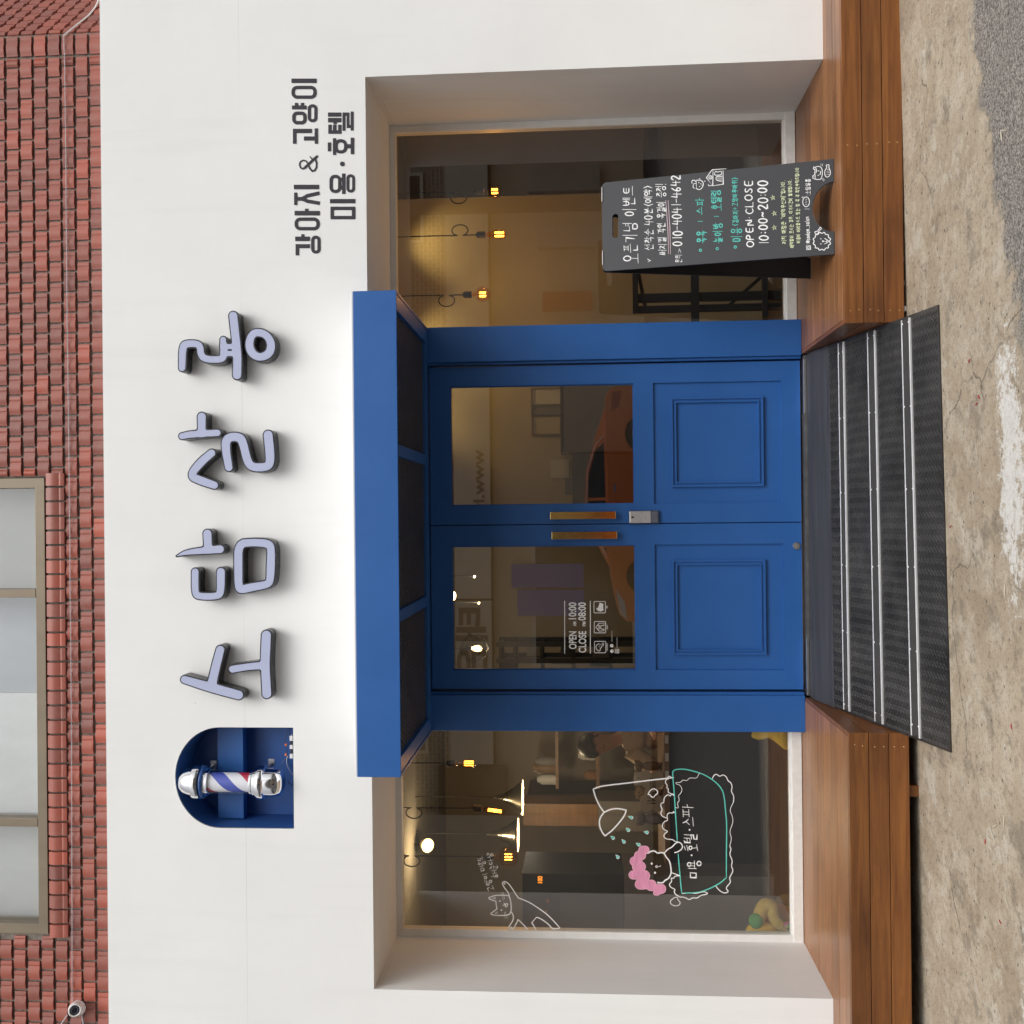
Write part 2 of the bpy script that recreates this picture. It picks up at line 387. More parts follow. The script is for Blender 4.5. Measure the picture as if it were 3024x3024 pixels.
# ---------------- upper storey of glazed tiles
YT = -0.50                     # mortar plane
def tile_mat():
    m = bpy.data.materials.new('glazed_tile'); m.use_nodes = True; nt = m.node_tree; b = nt.nodes['Principled BSDF']; L = nt.links.new
    at_ = nt.nodes.new('ShaderNodeAttribute'); at_.attribute_name = 'tone'
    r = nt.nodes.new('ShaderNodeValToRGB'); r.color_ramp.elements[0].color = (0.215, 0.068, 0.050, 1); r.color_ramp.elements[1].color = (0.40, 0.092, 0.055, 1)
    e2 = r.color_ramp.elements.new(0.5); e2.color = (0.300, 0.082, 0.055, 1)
    L(at_.outputs['Fac'], r.inputs[0])
    g = nt.nodes.new('ShaderNodeNewGeometry'); n = nt.nodes.new('ShaderNodeTexNoise'); n.inputs['Scale'].default_value = 26; n.inputs['Detail'].default_value = 6; L(g.outputs['Position'], n.inputs['Vector'])
    mx = nt.nodes.new('ShaderNodeMix'); mx.data_type = 'RGBA'; mr = nt.nodes.new('ShaderNodeMapRange'); mr.inputs['From Min'].default_value = 0.45; mr.inputs['From Max'].default_value = 0.75; mr.inputs['To Max'].default_value = 0.28
    L(n.outputs['Fac'], mr.inputs['Value']); L(mr.outputs[0], mx.inputs['Factor']); L(r.outputs[0], mx.inputs['A']); mx.inputs['B'].default_value = (0.30, 0.17, 0.14, 1)
    L(mx.outputs['Result'], b.inputs['Base Color']); b.inputs['Roughness'].default_value = 0.46
    return m
M_TILE = tile_mat(); M_MORT = mat('mortar', (0.19, 0.165, 0.14), 0.9, var=0.35, vscale=30, bump=0.5, bscale=90)
TW, TH, MJ = 0.1030, 0.0615, 0.0110          # tile and joint
PXC = 0.0765                                   # course height
prof = [0.0, 0.0025, 0.006, 0.0085, 0.0095, 0.0088, 0.007, 0.0045, 0.0015, 0.0048, 0.0035, 0.0015]
prof = [p*0.85 for p in prof]   # the S-curve across a tile
def add_tile(mb, tones, o, ux, uz, w, h, out, tone, base=0.0085):
    """one tile: o corner, ux along its length, uz along its height, out = outward normal"""
    n = len(prof); b0 = len(mb.v)
    tones_here = 0
    for k in range(n):
        d = base+prof[k]; p = o + ux*(w*k/(n-1))
        mb.v += [tuple(p), tuple(p + out*d), tuple(p + uz*h + out*(d-0.001)), tuple(p + uz*h)]
    for k in range(n-1):
        a = b0+4*k; c = a+4
        mb.f += [(a, c, c+1, a+1), (a+1, c+1, c+2, a+2), (a+2, c+2, c+3, a+3)]
    mb.f += [(b0, b0+1, b0+2, b0+3), (b0+4*n-4, b0+4*n-1, b0+4*n-2, b0+4*n-3)]
    tones += [tone]*(3*(n-1)+2)
rt = random.Random(11)
Z0T = ZTOP - 0.05
CX = P(150, 103, YT).x                         # where the wall turns away
WX0 = P(150, 2752, YT).x; WX1 = P(150, 1416, YT).x   # upstairs window
WZ = P(140, 2085, YT).z
tl = MB(); tones = []
X_, Z_, O_ = Vector((1,0,0)), Vector((0,0,1)), Vector((0,-1,0))
SILLZ = WZ - 0.1165
def tone(): return min(1, max(0, rt.gauss(0.5, 0.24)))
row = 0; z = WZ-0.117-TH
while z > Z0T-0.04: z -= PXC
while z < 5.6:
    xe = CX - 0.118                         # full tiles stacked at the corner
    add_tile(tl, tones, Vector((xe+0.005, YT, z)), X_, Z_, 0.106, TH, O_, tone())
    x = xe - (TW/2 if row % 2 else 0) - MJ/2
    if row % 2: add_tile(tl, tones, Vector((x+MJ/2, YT, z)), X_, Z_, TW/2-MJ/2, TH, O_, tone())
    while x > -4.5:
        x1 = x; x0 = x-TW
        near = z+TH > SILLZ and x1 > WX0-0.02 and x0 < WX1+0.02
        if not near:
            add_tile(tl, tones, Vector((x0, YT, z + rt.uniform(-.0012, .0012))), X_, Z_, TW-MJ*0.4, TH, O_, tone())
        elif x0 < WX1+0.02 < x1 and z+TH > SILLZ:
            if x1-(WX1+0.02) > 0.02: add_tile(tl, tones, Vector((WX1+0.02, YT, z)), X_, Z_, x1-WX1-0.024, TH, O_, tone())
        elif x0 < WX0-0.02 < x1:
            if WX0-0.02-x0 > 0.02: add_tile(tl, tones, Vector((x0, YT, z)), X_, Z_, WX0-0.02-x0, TH, O_, tone())
        x -= TW+MJ*0.6
    # the face beyond the corner, running back at an angle
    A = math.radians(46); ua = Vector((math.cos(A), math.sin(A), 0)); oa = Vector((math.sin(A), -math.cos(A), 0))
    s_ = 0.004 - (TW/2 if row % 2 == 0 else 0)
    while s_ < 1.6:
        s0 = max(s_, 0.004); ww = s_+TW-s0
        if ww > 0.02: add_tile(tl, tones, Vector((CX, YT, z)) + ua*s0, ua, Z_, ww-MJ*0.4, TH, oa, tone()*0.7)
        s_ += TW+MJ*0.6
    z += PXC; row += 1
# upright tiles under the window
x = WX0 - 0.02
while x < WX1+0.0:
    add_tile(tl, tones, Vector((x, YT-0.004, WZ-0.012)), Vector((0,0,-1)), X_, 0.100, 0.066, O_, tone(), base=0.016)
    x += 0.0775
to = tl.build('tile_wall', M_TILE, shop)
at_ = to.data.attributes.new('tone', 'FLOAT', 'FACE'); at_.data.foreach_set('value', tones)
mo = MB(); mo.box(-4.6, WX0-0.012, YT, YT+0.25, ZTOP-0.12, 5.6); mo.box(WX1+0.012, CX, YT, YT+0.25, ZTOP-0.12, 5.6); mo.box(WX0-0.012, WX1+0.012, YT, YT+0.25, ZTOP-0.12, WZ-0.008)
A = math.radians(46)
mo.prism([(CX, YT, ZTOP-0.12), (CX+1.6*math.cos(A), YT+1.6*math.sin(A), ZTOP-0.12), (CX+1.6*math.cos(A), YT+1.6*math.sin(A), 5.6), (CX, YT, 5.6)], (0, 0.2, 0))
mo.build('mortar', M_MORT, shop)
# upstairs window
M_BRONZE = mat('bronze_aluminium', (0.215, 0.172, 0.12), 0.42, metal=0.35, var=0.1, vscale=9, stretch=(1, 1, 0.3))
M_PANEB = glass('upper_glass', (0.86, 0.88, 0.88), 1.2, 2.2, 0.04)
uw = MB().box(WX0-0.008, WX1+0.008, YT-0.012, YT+0.10, WZ, WZ+0.052); 
uwf = uw
for xa, xb in ((WX0-0.008, WX0+0.045), (WX1-0.045, WX1+0.008)): uwf.box(xa, xb, YT-0.010, YT+0.10, WZ+0.052, 5.5)
mull = [P(90, 1752, YT).x, P(90, 2427, YT).x]
for mx_ in mull: uwf.box(mx_-0.022, mx_+0.022, YT-0.014, YT+0.08, WZ+0.052, 5.5)
uwo = uwf.build('upper_window', M_BRONZE, shop, bevel=0.002)
edges = [WX0+0.045, mull[1]-0.022, mull[1]+0.022, mull[0]-0.022, mull[0]+0.022, WX1-0.045]
for i, dy in ((0, 0.035), (2, 0.018), (4, 0.035)):
    MB().box(edges[i], edges[i+1], YT+dy, YT+dy+0.006, WZ+0.052, 5.5).build('window_pane', M_PANEB, uwo)
M_CURT = mat('white_blind', (0.80, 0.81, 0.81), 0.9, var=0.12, vscale=2.5, stretch=(1, 1, 0.4))
mid_ = (mull[0]+mull[1])/2 + 0.05
for k, (x0_, x1_, cm) in enumerate(((WX0-0.05, mull[1], (0.60, 0.60, 0.575)), (mull[1]+0.002, mid_, (0.86, 0.865, 0.86)), (mid_+0.002, mull[0], (0.50, 0.525, 0.56)), (mull[0]+0.002, WX1+0.05, (0.47, 0.475, 0.455)))):  # blind tones differ to stand in for reflections in the panes
    MB().box(x0_, x1_, YT+0.16, YT+0.19-0.004*k, WZ-0.05, 5.55).build('reflection_blind', mat('blind_reflection_tone', cm, 0.9, var=0.16, vscale=2.2, stretch=(1, 1, 0.4)), uwo)

# ---------------- display windows
px_ = lambda x, y, Y: P(x, y, Y).x
PRX0, PRX1 = px_(2360, 1049, YP), px_(2360, 942.7, YP)     # right pilaster
PLX0, PLX1 = px_(2370, 2162.5, YP), px_(2370, 2054.5, YP)   # left pilaster
SZ = P(2320, 600, 0.0).z
def display_window(x0, x1, jamb_left):
    f = MB(); ft = 0.034
    f.box(x0, x1, 0.0, 0.055, ZT-ft, ZT)
    jw = 0.040
    if jamb_left: f.box(x0, x0+jw, 0.0, 0.055, SZ, ZT-ft); gx0, gx1 = x0+jw, x1
    else: f.box(x1-jw, x1, 0.0, 0.055, SZ, ZT-ft); gx0, gx1 = x0, x1-jw
    # glazing beads
    f.box(gx0, gx1, 0.008, 0.05, SZ, SZ+0.012)
    root = f.build('display_window', M_FRAME, shop, bevel=0.0015)
    MB().box(x0, x1, -0.006, 0.055, 0.002, SZ).build('sill', M_SILL, root, bevel=0.003)
    MB().box(gx0, gx1, 0.020, 0.028, SZ+0.012, ZT-ft).build('pane', M_GLASS, root)
    return root
display_window(XL, PLX0, True); display_window(PRX1, XR, False)

# ---------------- blue door surround
ZAW = (P(1169.9, 857.1, YA).z + P(1183.8, 2295.7, YA).z)/2      # underside of the awning
ZDT = P(1272, 1560, YD).z                                        # top of the doors
ZDB = P(2367, 1550, YD).z                                        # foot of the doors
MB().box(PRX0, PRX1, YP, 0.07, 0.0, ZAW+0.02).build('pilaster', M_BLUE, shop, bevel=0.003)
MB().box(PLX0, PLX1, YP, 0.07, 0.0, ZAW+0.02).build('pilaster', M_BLUE, shop, bevel=0.003)
MB().box(PLX1, PRX0, YP+0.002, 0.07, ZDT+0.008, ZAW+0.02).build('door_header', M_BLUE, shop, bevel=0.002)
MB().box(PLX1, PLX1+0.015, YP+0.02, 0.05, 0.0, ZDT+0.008).build('door_jamb', M_BLUE, shop, bevel=0.002)
MB().box(PRX0-0.015, PRX0, YP+0.02, 0.05, 0.0, ZDT+0.008).build('door_jamb', M_BLUE, shop, bevel=0.002)
MB().box(PLX1, PRX0, 0.0505, 0.06, ZDT-0.02, ZDT+0.02).box(PLX1, PLX1+0.04, 0.0505, 0.06, -0.03, ZDT-0.0205).box(PRX0-0.04, PRX0, 0.0505, 0.06, -0.03, ZDT-0.0205).build('gap_light_stop', M_DARK, shop)  # dark strips added behind the door gaps to stop lamp light leaking out
MB().box(PLX0, PRX1, -0.05, 0.075, ZAW+0.021, ZT-0.0005).build('transom_light_stop', M_BLUE, shop)  # unseen infill added above the header, keeps room light out of the awning
M_THR = mat('threshold_metal', (0.20, 0.20, 0.205), 0.4, metal=0.7, var=0.25, vscale=12)
MB().box(PLX1, PRX0, YP, 0.06, -0.06, ZDB-0.012).build('threshold', M_THR, shop)
# doors
def door(xa, xb, gl, pl, handle, lock):
    """xa..xb leaf; gl glass rect, pl panel rect (x0,x1,z0,z1)"""
    Y0, Y1 = YD, YD+0.042
    d = MB()
    d.box(xa, gl[0], Y0, Y1, ZDB, ZDT); d.box(gl[1], xb, Y0, Y1, ZDB, ZDT)           # stiles
    d.box(gl[0], gl[1], Y0, Y1, gl[3], ZDT)                                            # top rail
    d.box(gl[0], gl[1], Y0, Y1, pl[3], gl[2]); d.box(gl[0], gl[1], Y0, Y1, ZDB, pl[2]) # lock rail, bottom rail
    if pl[0] > gl[0]: d.box(gl[0], pl[0], Y0, Y1, pl[2], pl[3])
    if pl[1] < gl[1]: d.box(pl[1], gl[1], Y0, Y1, pl[2], pl[3])
    if gl[0] > XM: d.box(XM-0.018, XM+0.02, Y1+0.0005, Y1+0.01, ZDB, ZDT)  # strip added behind the meeting gap to stop light leaking through
    root = d.build('door', M_BLUE, shop)
    p = MB().box(pl[0], pl[1], Y0+0.014, Y1-0.004, pl[2], pl[3])
    p.build('door_panel', M_BLUE, root)
    # edge bead of the field and the raised picture-frame moulding
    mx0, mx1, mz0, mz1 = pl[4]
    b = MB()
    for k, (t, y0) in enumerate(((0.010, Y0-0.004), (0.011, Y0+0.006), (0.008, Y0-0.002))):
        o = [0, 0.010, 0.021][k]
        x0, x1, z0, z1 = mx0+o, mx1-o, mz0+o, mz1-o
        b.box(x0, x1, y0, Y0+0.014, z1-t, z1); b.box(x0, x1, y0, Y0+0.014, z0, z0+t)
        b.box(x0, x0+t, y0, Y0+0.014, z0+t, z1-t); b.box(x1-t, x1, y0, Y0+0.014, z0+t, z1-t)
    b.build('panel_moulding', M_BLUE, root)
    gb = MB(); t = 0.006
    gb.box(gl[0], gl[1], Y0+0.012, Y0+0.03, gl[3]-t, gl[3]); gb.box(gl[0], gl[1], Y0+0.012, Y0+0.03, gl[2], gl[2]+t)
    gb.box(gl[0], gl[0]+t, Y0+0.012, Y0+0.03, gl[2]+t, gl[3]-t); gb.box(gl[1]-t, gl[1], Y0+0.012, Y0+0.03, gl[2]+t, gl[3]-t)
    gb.build('glazing_bead', M_BLUE, root)
    MB().box(gl[0], gl[1], Y0+0.019, Y0+0.024, gl[2], gl[3]).build('pane', M_GLASSD, root)
    hx0, hx1, hz0, hz1 = handle
    h = MB().box(hx0, hx1, Y0-0.058, Y0-0.046, hz0, hz1)
    for z0 in (hz0, hz1-0.012): h.box(hx0+0.001, hx1-0.001, Y0-0.046, Y0-0.0005, z0, z0+0.012)
    h.build('door_handle', M_GOLD, root, bevel=0.0015)
    return root
def rect(Y, xt, xb, yl, yr):      # photo rows xt (top) xb (foot), columns yl (left) yr (right)
    a = P(xt, (yl+yr)/2, Y); b = P(xb, (yl+yr)/2, Y); m_ = (xt+xb)/2
    return [P(m_, yl, Y).x, P(m_, yr, Y).x, b.z, a.z]
XM = P(1820, 1547, YD).x
xrd = P(1820, 1073.5, YD).x; xld = P(1820, 2037.5, YD).x
def pan(field, mould): f = rect(YD, *field); f.append(rect(YD-0.004, *mould)); return f
glR = rect(YD, 1330, 1873, 1491, 1137); glL = rect(YD, 1335, 1878, 1979, 1611)
dr = door(XM+0.003, xrd-0.004, glR, pan((1930, 2308, 1488, 1121), (1982, 2255, 1437, 1172)), rect(YD-0.055, 1625, 1818, 1533, 1511), True)
dl = door(xld+0.004, XM-0.003, glL, pan((1935, 2314, 1984, 1604), (1986, 2262, 1934, 1653)), rect(YD-0.055, 1629.6, 1822, 1592, 1570), False)
tag(dr, 'right leaf with the digital lock'); tag(dl, 'left leaf with opening hours on its glass')
# digital lock on the right leaf
r0 = rect(YD-0.03, 1857, 1946, 1545, 1509)
M_LOCK = mat('lock_silver', (0.62, 0.61, 0.62), 0.3, metal=0.55, var=0.05, vscale=50)
M_LOCKB = mat('lock_slate', (0.085, 0.095, 0.125), 0.35, metal=0.2, var=0.15)
lk = MB().box(r0[0]-0.002, r0[1]+0.002, YD-0.024, YD, r0[2], r0[3]).build('digital_lock', M_LOCKB, dr, bevel=0.006)
MB().box(r0[0]+0.001, r0[1]-0.001, YD-0.031, YD-0.0241, r0[2]+0.045, r0[3]-0.004).build('lock_cover', M_LOCK, dr, bevel=0.004)
kp = MB()
for k in range(9): kp.box(r0[0]+0.006+k*0.0062, r0[0]+0.0098+k*0.0062, YD-0.0285, YD-0.024, r0[2]+0.008, r0[2]+0.044)
kp.build('lock_slide', mat('lock_slide', (0.16, 0.175, 0.22), 0.4, var=0.1), dr)
sh = [(-.006, .007), (.006, .007), (.006, -.001), (0, -.008), (-.006, -.001)]; sc = ((r0[0]+r0[1])/2, r0[3]-0.022)
MB().prism([(sc[0]+a, YD-0.0316, sc[1]+b) for a, b in sh], (0, 0.0006, 0)).build('lock_shield', M_BLACK, dr)
# cylinder and hinge plates
c0 = P(2352, 1612, YD)
MB().lathe([(0.0, 0.012), (0.006, 0.012), (0.0065, 0.009), (0.019, 0.008), (0.021, 0.004), (0.021, 0)], c0, (0,-1,0)).build('lock_cylinder', M_STEEL, dl, smooth=True)
for a, b, par in ((1062, 1222, dr), (1884, 2050, dl)):
    x0 = P(2371, b, YD-0.02).x; x1 = P(2371, a, YD-0.02).x
    MB().box(x0, x1, YP-0.004, YD-0.001, ZDB-0.026, ZDB-0.010).build('pivot_plate', M_STEEL, par, bevel=0.002)

# ---------------- room behind the glass
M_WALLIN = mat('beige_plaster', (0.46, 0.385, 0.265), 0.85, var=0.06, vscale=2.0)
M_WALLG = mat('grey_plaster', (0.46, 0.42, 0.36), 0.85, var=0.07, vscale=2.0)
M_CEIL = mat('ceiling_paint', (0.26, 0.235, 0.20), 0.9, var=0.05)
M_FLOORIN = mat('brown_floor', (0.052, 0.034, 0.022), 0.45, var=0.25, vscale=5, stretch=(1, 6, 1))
RX0, RX1, RY1, RZ1 = -4.2, 3.3, 4.6, 2.62
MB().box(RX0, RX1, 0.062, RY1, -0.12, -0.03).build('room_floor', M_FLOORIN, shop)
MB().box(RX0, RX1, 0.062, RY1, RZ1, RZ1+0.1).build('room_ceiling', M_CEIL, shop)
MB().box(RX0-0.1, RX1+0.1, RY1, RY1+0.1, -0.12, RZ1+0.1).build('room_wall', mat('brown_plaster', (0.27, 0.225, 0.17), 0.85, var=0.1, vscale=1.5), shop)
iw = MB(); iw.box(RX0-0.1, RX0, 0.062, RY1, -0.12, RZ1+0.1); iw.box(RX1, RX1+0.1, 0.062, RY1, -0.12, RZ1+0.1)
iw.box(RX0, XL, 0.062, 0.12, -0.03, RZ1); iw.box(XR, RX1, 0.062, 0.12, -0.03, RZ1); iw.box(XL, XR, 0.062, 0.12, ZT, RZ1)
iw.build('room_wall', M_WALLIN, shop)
# partition behind the right window and the inner divider seen through the doors
MB().box(-0.05, 2.20, 1.25, 1.33, -0.03, RZ1).build('partition_wall', M_WALLIN, shop)
MB().box(2.20, RX1, 2.6, 2.68, -0.03, RZ1).box(2.15, 2.20, 1.3305, 2.6, -0.03, RZ1).build('partition_wall', M_WALLG, shop)
# body of the building behind and above, so no daylight leaks in
M_BODY = mat('building_body', (0.30, 0.27, 0.24), 0.9, var=0.1)
MB().box(-4.6, 4.6, RY1+0.11, RY1+0.3, -0.45, 6.0).box(-4.6, RX0-0.11, 0.07, RY1+0.11, -0.45, 6.0).box(RX1+0.11, 4.6, 0.07, RY1+0.11, -0.45, RZ1+0.3).box(-4.6, 4.6, -0.2, RY1+0.3, 6.0, 6.15).build('rear_walls', M_BODY, shop)

# ================================================================== awning over the doors
AX0 = (P(1183.8, 2295.7, YA).x + P(1055, 2295, YA).x)/2; AX1 = (P(1169.9, 857.1, YA).x + P(1042.5, 859.4, YA).x)/2
AZ1 = (P(1042.5, 859.4, YA).z + P(1055, 2295, YA).z)/2; AZ0 = ZAW
aw = thing('awning', ((AX0+AX1)/2, YA/2, AZ0), 'blue box awning with black mesh underside above the double doors', 'awning')
MB().box(AX0, AX1, YA, YA+0.012, AZ0, AZ1).build('fascia', M_BLUE, aw, bevel=0.002)
MB().box(AX0, AX0+0.012, YA+0.0125, YP+0.03, AZ0, AZ1).build('side_panel', M_BLUE, aw)
MB().box(AX1-0.012, AX1, YA+0.0125, YP+0.03, AZ0, AZ1).build('side_panel', M_BLUE, aw)
M_TOPW = mat('white_flashing', (0.78, 0.78, 0.78), 0.45, var=0.03)
MB().box(AX0, AX1, YA+0.004, YP+0.02, AZ1+0.0005, AZ1+0.012).build('top_flashing', M_TOPW, aw, bevel=0.004)
fr_ = MB(); rw, rh = 0.075, 0.05; ya0, ya1 = YA+0.013, YP+0.02
fr_.box(AX0+0.013, AX0+0.013+rw, ya0, ya1, AZ0+0.003, AZ0+rh); fr_.box(AX1-0.013-rw, AX1-0.013, ya0, ya1, AZ0+0.003, AZ0+rh)
fr_.box(AX0+0.013+rw, AX1-0.013-rw, YP-0.085, YP, AZ0+0.003, AZ0+rh)
fr_.build('frame_rail', M_BLUE, aw, bevel=0.003)
ix0, ix1 = AX0+0.013+rw, AX1-0.013-rw; iy0, iy1 = YA+0.014, YP-0.085
divs = [P(1240, 1795, -0.6).x, P(1240, 1345, -0.6).x]
for dx in divs: MB().box(dx-0.028, dx+0.028, iy0, iy1, AZ0+0.008, AZ0+0.045).build('crossbar', M_BLUE, aw, bevel=0.002)
segs = [ix0, divs[0], divs[1], ix1]
def clip_line(p, d, x0, x1, y0, y1):
    t0, t1 = -1e9, 1e9
    for o, v, lo, hi in ((p[0], d[0], x0, x1), (p[1], d[1], y0, y1)):
        if abs(v) < 1e-9:
            if o < lo or o > hi: return None
        else:
            a, b = sorted(((lo-o)/v, (hi-o)/v)); t0 = max(t0, a); t1 = min(t1, b)
    return (t0, t1) if t1 > t0 else None
for k in range(3):
    x0 = segs[k]+(0.029 if k else 0.001); x1 = segs[k+1]-(0.029 if k < 2 else 0.001)
    mb = MB()
    for sgn in (1, -1):
        d = (0.44*sgn, 0.898); pitch = 0.0215
        nrm = (d[1], -d[0])
        for i in range(-140, 141):
            p = (((x0+x1)/2 + nrm[0]*i*pitch), ((iy0+iy1)/2 + nrm[1]*i*pitch))
            t = clip_line(p, d, x0, x1, iy0, iy1)
            if not t or t[1]-t[0] < 0.01: continue
            a = (p[0]+d[0]*t[0], p[1]+d[1]*t[0], AZ0+0.022+0.001*sgn); b = (p[0]+d[0]*t[1], p[1]+d[1]*t[1], AZ0+0.022+0.001*sgn)
            mb.bar(a, b, 0.0078, 0.0018)
    mb.build('mesh_panel', M_MESHM, aw)
# closed top so the mesh looks into a dark box
MB().box(AX0+0.013, AX1-0.013, YA+0.013, YP+0.02, AZ1-0.02, AZ1-0.002).build('top_board', M_BLUE2, aw)

# ================================================================== decks
def wood_mat(name, lo, hi, rough):
    m = bpy.data.materials.new(name); m.use_nodes = True; nt = m.node_tree; b = nt.nodes['Principled BSDF']; L = nt.links.new
    g = nt.nodes.new('ShaderNodeNewGeometry'); oi = nt.nodes.new('ShaderNodeObjectInfo')
    ad = nt.nodes.new('ShaderNodeVectorMath'); ad.operation = 'ADD'; L(g.outputs['Position'], ad.inputs[0])
    cmb = nt.nodes.new('ShaderNodeCombineXYZ'); mu = nt.nodes.new('ShaderNodeMath'); mu.operation = 'MULTIPLY'; mu.inputs[1].default_value = 37; L(oi.outputs['Random'], mu.inputs[0]); L(mu.outputs[0], cmb.inputs[0]); L(mu.outputs[0], cmb.inputs[1]); L(cmb.outputs[0], ad.inputs[1])
    mp = nt.nodes.new('ShaderNodeMapping'); mp.inputs['Scale'].default_value = (1.2, 26, 26); L(ad.outputs[0], mp.inputs[0])
    n = nt.nodes.new('ShaderNodeTexNoise'); n.inputs['Scale'].default_value = 1.6; n.inputs['Detail'].default_value = 9; n.inputs['Roughness'].default_value = 0.62; n.inputs['Distortion'].default_value = 0.6; L(mp.outputs[0], n.inputs['Vector'])
    r = nt.nodes.new('ShaderNodeValToRGB'); r.color_ramp.elements[0].position = 0.28; r.color_ramp.elements[1].position = 0.74
    r.color_ramp.elements[0].color = (*lo, 1); r.color_ramp.elements[1].color = (*hi, 1); L(n.outputs['Fac'], r.inputs[0])
    n2 = nt.nodes.new('ShaderNodeTexNoise'); n2.inputs['Scale'].default_value = 1.7; n2.inputs['Detail'].default_value = 5; L(ad.outputs[0], n2.inputs['Vector'])
    mr = nt.nodes.new('ShaderNodeMapRange'); mr.inputs['From Min'].default_value = 0.52; mr.inputs['From Max'].default_value = 0.68; mr.inputs['To Max'].default_value = 0.55; L(n2.outputs['Fac'], mr.inputs['Value'])
    mx = nt.nodes.new('ShaderNodeMix'); mx.data_type = 'RGBA'; L(mr.outputs[0], mx.inputs['Factor']); L(r.outputs[0], mx.inputs['A']); mx.inputs['B'].default_value = (lo[0]*0.62, lo[1]*0.6, lo[2]*0.62, 1)
    hv = nt.nodes.new('ShaderNodeHueSaturation'); mv = nt.nodes.new('ShaderNodeMapRange'); mv.inputs['To Min'].default_value = 0.78; mv.inputs['To Max'].default_value = 1.22; L(oi.outputs['Random'], mv.inputs['Value']); L(mv.outputs[0], hv.inputs['Value']); L(mx.outputs['Result'], hv.inputs['Color'])
    L(hv.outputs[0], b.inputs['Base Color']); b.inputs['Roughness'].default_value = rough
    bp = nt.nodes.new('ShaderNodeBump'); bp.inputs['Strength'].default_value = 0.12; bp.inputs['Distance'].default_value = 0.004; L(n.outputs['Fac'], bp.inputs['Height']); L(bp.outputs[0], b.inputs['Normal'])
    return m
M_WOOD = wood_mat('stained_cedar', (0.100, 0.031, 0.0085), (0.280, 0.108, 0.027), 0.40)
M_WOODT = wood_mat('deck_cedar', (0.165, 0.064, 0.023), (0.34, 0.155, 0.062), 0.34)
YK = (PZ(2490, 600, 0).y + PZ(2509, 2500, 0).y)/2          # front edge of the decks
FB = 0.0908                                                   # fascia board height
def screw(par, x, y, z, axis):
    MB().lathe([(0.0, 0.0016), (0.0028, 0.0014), (0.0042, 0.0002), (0.0042, -0.002)], (x, y, z), axis, 8).build('screw', M_BRASS, par)
def deck(x0, x1, inner, label, rows):
    """inner: +1 the ramp is at x0's side, -1 at x1's side"""
    t = thing('wooden_deck', ((x0+x1)/2, YK/2, gz((x0+x1)/2, YK)), label, 'deck', 'wooden decks either side of the ramp')
    edges = [-0.001] + rows + [YK+0.0]
    for i in range(len(edges)-1):
        y1_, y0_ = edges[i], edges[i+1] + (0.021 if i == len(edges)-2 else 0)
        gap = 0.0015
        bx0, bx1 = (x0+0.021, x1) if inner > 0 else (x0, x1-0.021)
        b = MB().box(bx0, bx1, y0_+gap, y1_-gap, -0.022, 0.0 + 0.0004*((i*7) % 3)).build('deck_board', M_WOODT, t, bevel=0.0015)
    for k in range(3):
        z1 = -k*FB; z0 = z1-FB+0.003
        fx0, fx1 = (x0+0.0003, x1) if inner > 0 else (x0, x1-0.0003)
        MB().box(fx0, fx1, YK-0.002, YK+0.020, z0, z1-0.0004).build('fascia_board', M_WOOD, t, bevel=0.0018)
        sx0, sx1 = (x0, x0+0.020) if inner > 0 else (x1-0.020, x1)
        MB().box(sx0, sx1, YK+0.0205, YP-0.006, z0, z1-0.0002).build('side_board', M_WOOD, t, bevel=0.0018)
    # joist feet
    for jx in (x0+0.06, (x0+x1)/2-0.35, x1-0.3, x0+1.0):
        MB().box(jx, jx+0.05, YK+0.03, YK+0.08, gz(jx, YK)-0.01, -0.03).build('post', M_WOOD, t)
    for jx in (x0+0.06, x0+0.82, x1-0.06):
        if abs(jx) > 2.7: continue
        for k in range(3):
            for dz in (0.026, 0.064): screw(t, jx+random.uniform(-.006, .006), YK-0.002, -k*FB-dz+random.uniform(-.004, .004), (0,-1,0))
    for jx in (x0+0.09, x0+0.75, x1-0.1, x0+1.2):
        if abs(jx) > 2.7: continue
        for i in range(len(edges)-1):
            if random.random() < 0.6: screw(t, jx+random.uniform(-.01, .01), (edges[i]+edges[i+1])/2+random.uniform(-.02, .02), 0.001, (0,0,1))
    return t
DRX0 = PZ(2490, 951, 0).x; DLX1 = PZ(2502.5, 2168, 0).x
DRX0 = (DRX0 + PRX0)/2 - 0.002; DLX1 = (DLX1 + PLX1)/2 + 0.002
rowsR = [PZ(x, 900, 0).y for x in (2384, 2400, 2424, 2437, 2449, 2466, 2476)]
rowsL = [PZ(x, 2300, 0).y for x in (2380, 2396, 2414, 2433, 2452, 2472, 2492)]
deck(DRX0, 4.4, 1, 'wooden deck under the chalkboard sign, right of the ramp', rowsR)
deck(-4.4, DLX1, -1, 'wooden deck below the window with the bathing dog drawing, left of the ramp', rowsL)

# ================================================================== ramp
RXA, RXB = DLX1+0.003, DRX0-0.003
f1 = P(2770, 900, -1.5); 
ra_y0, ra_z0 = YP-0.10, ZDB-0.030                       # top of the slope
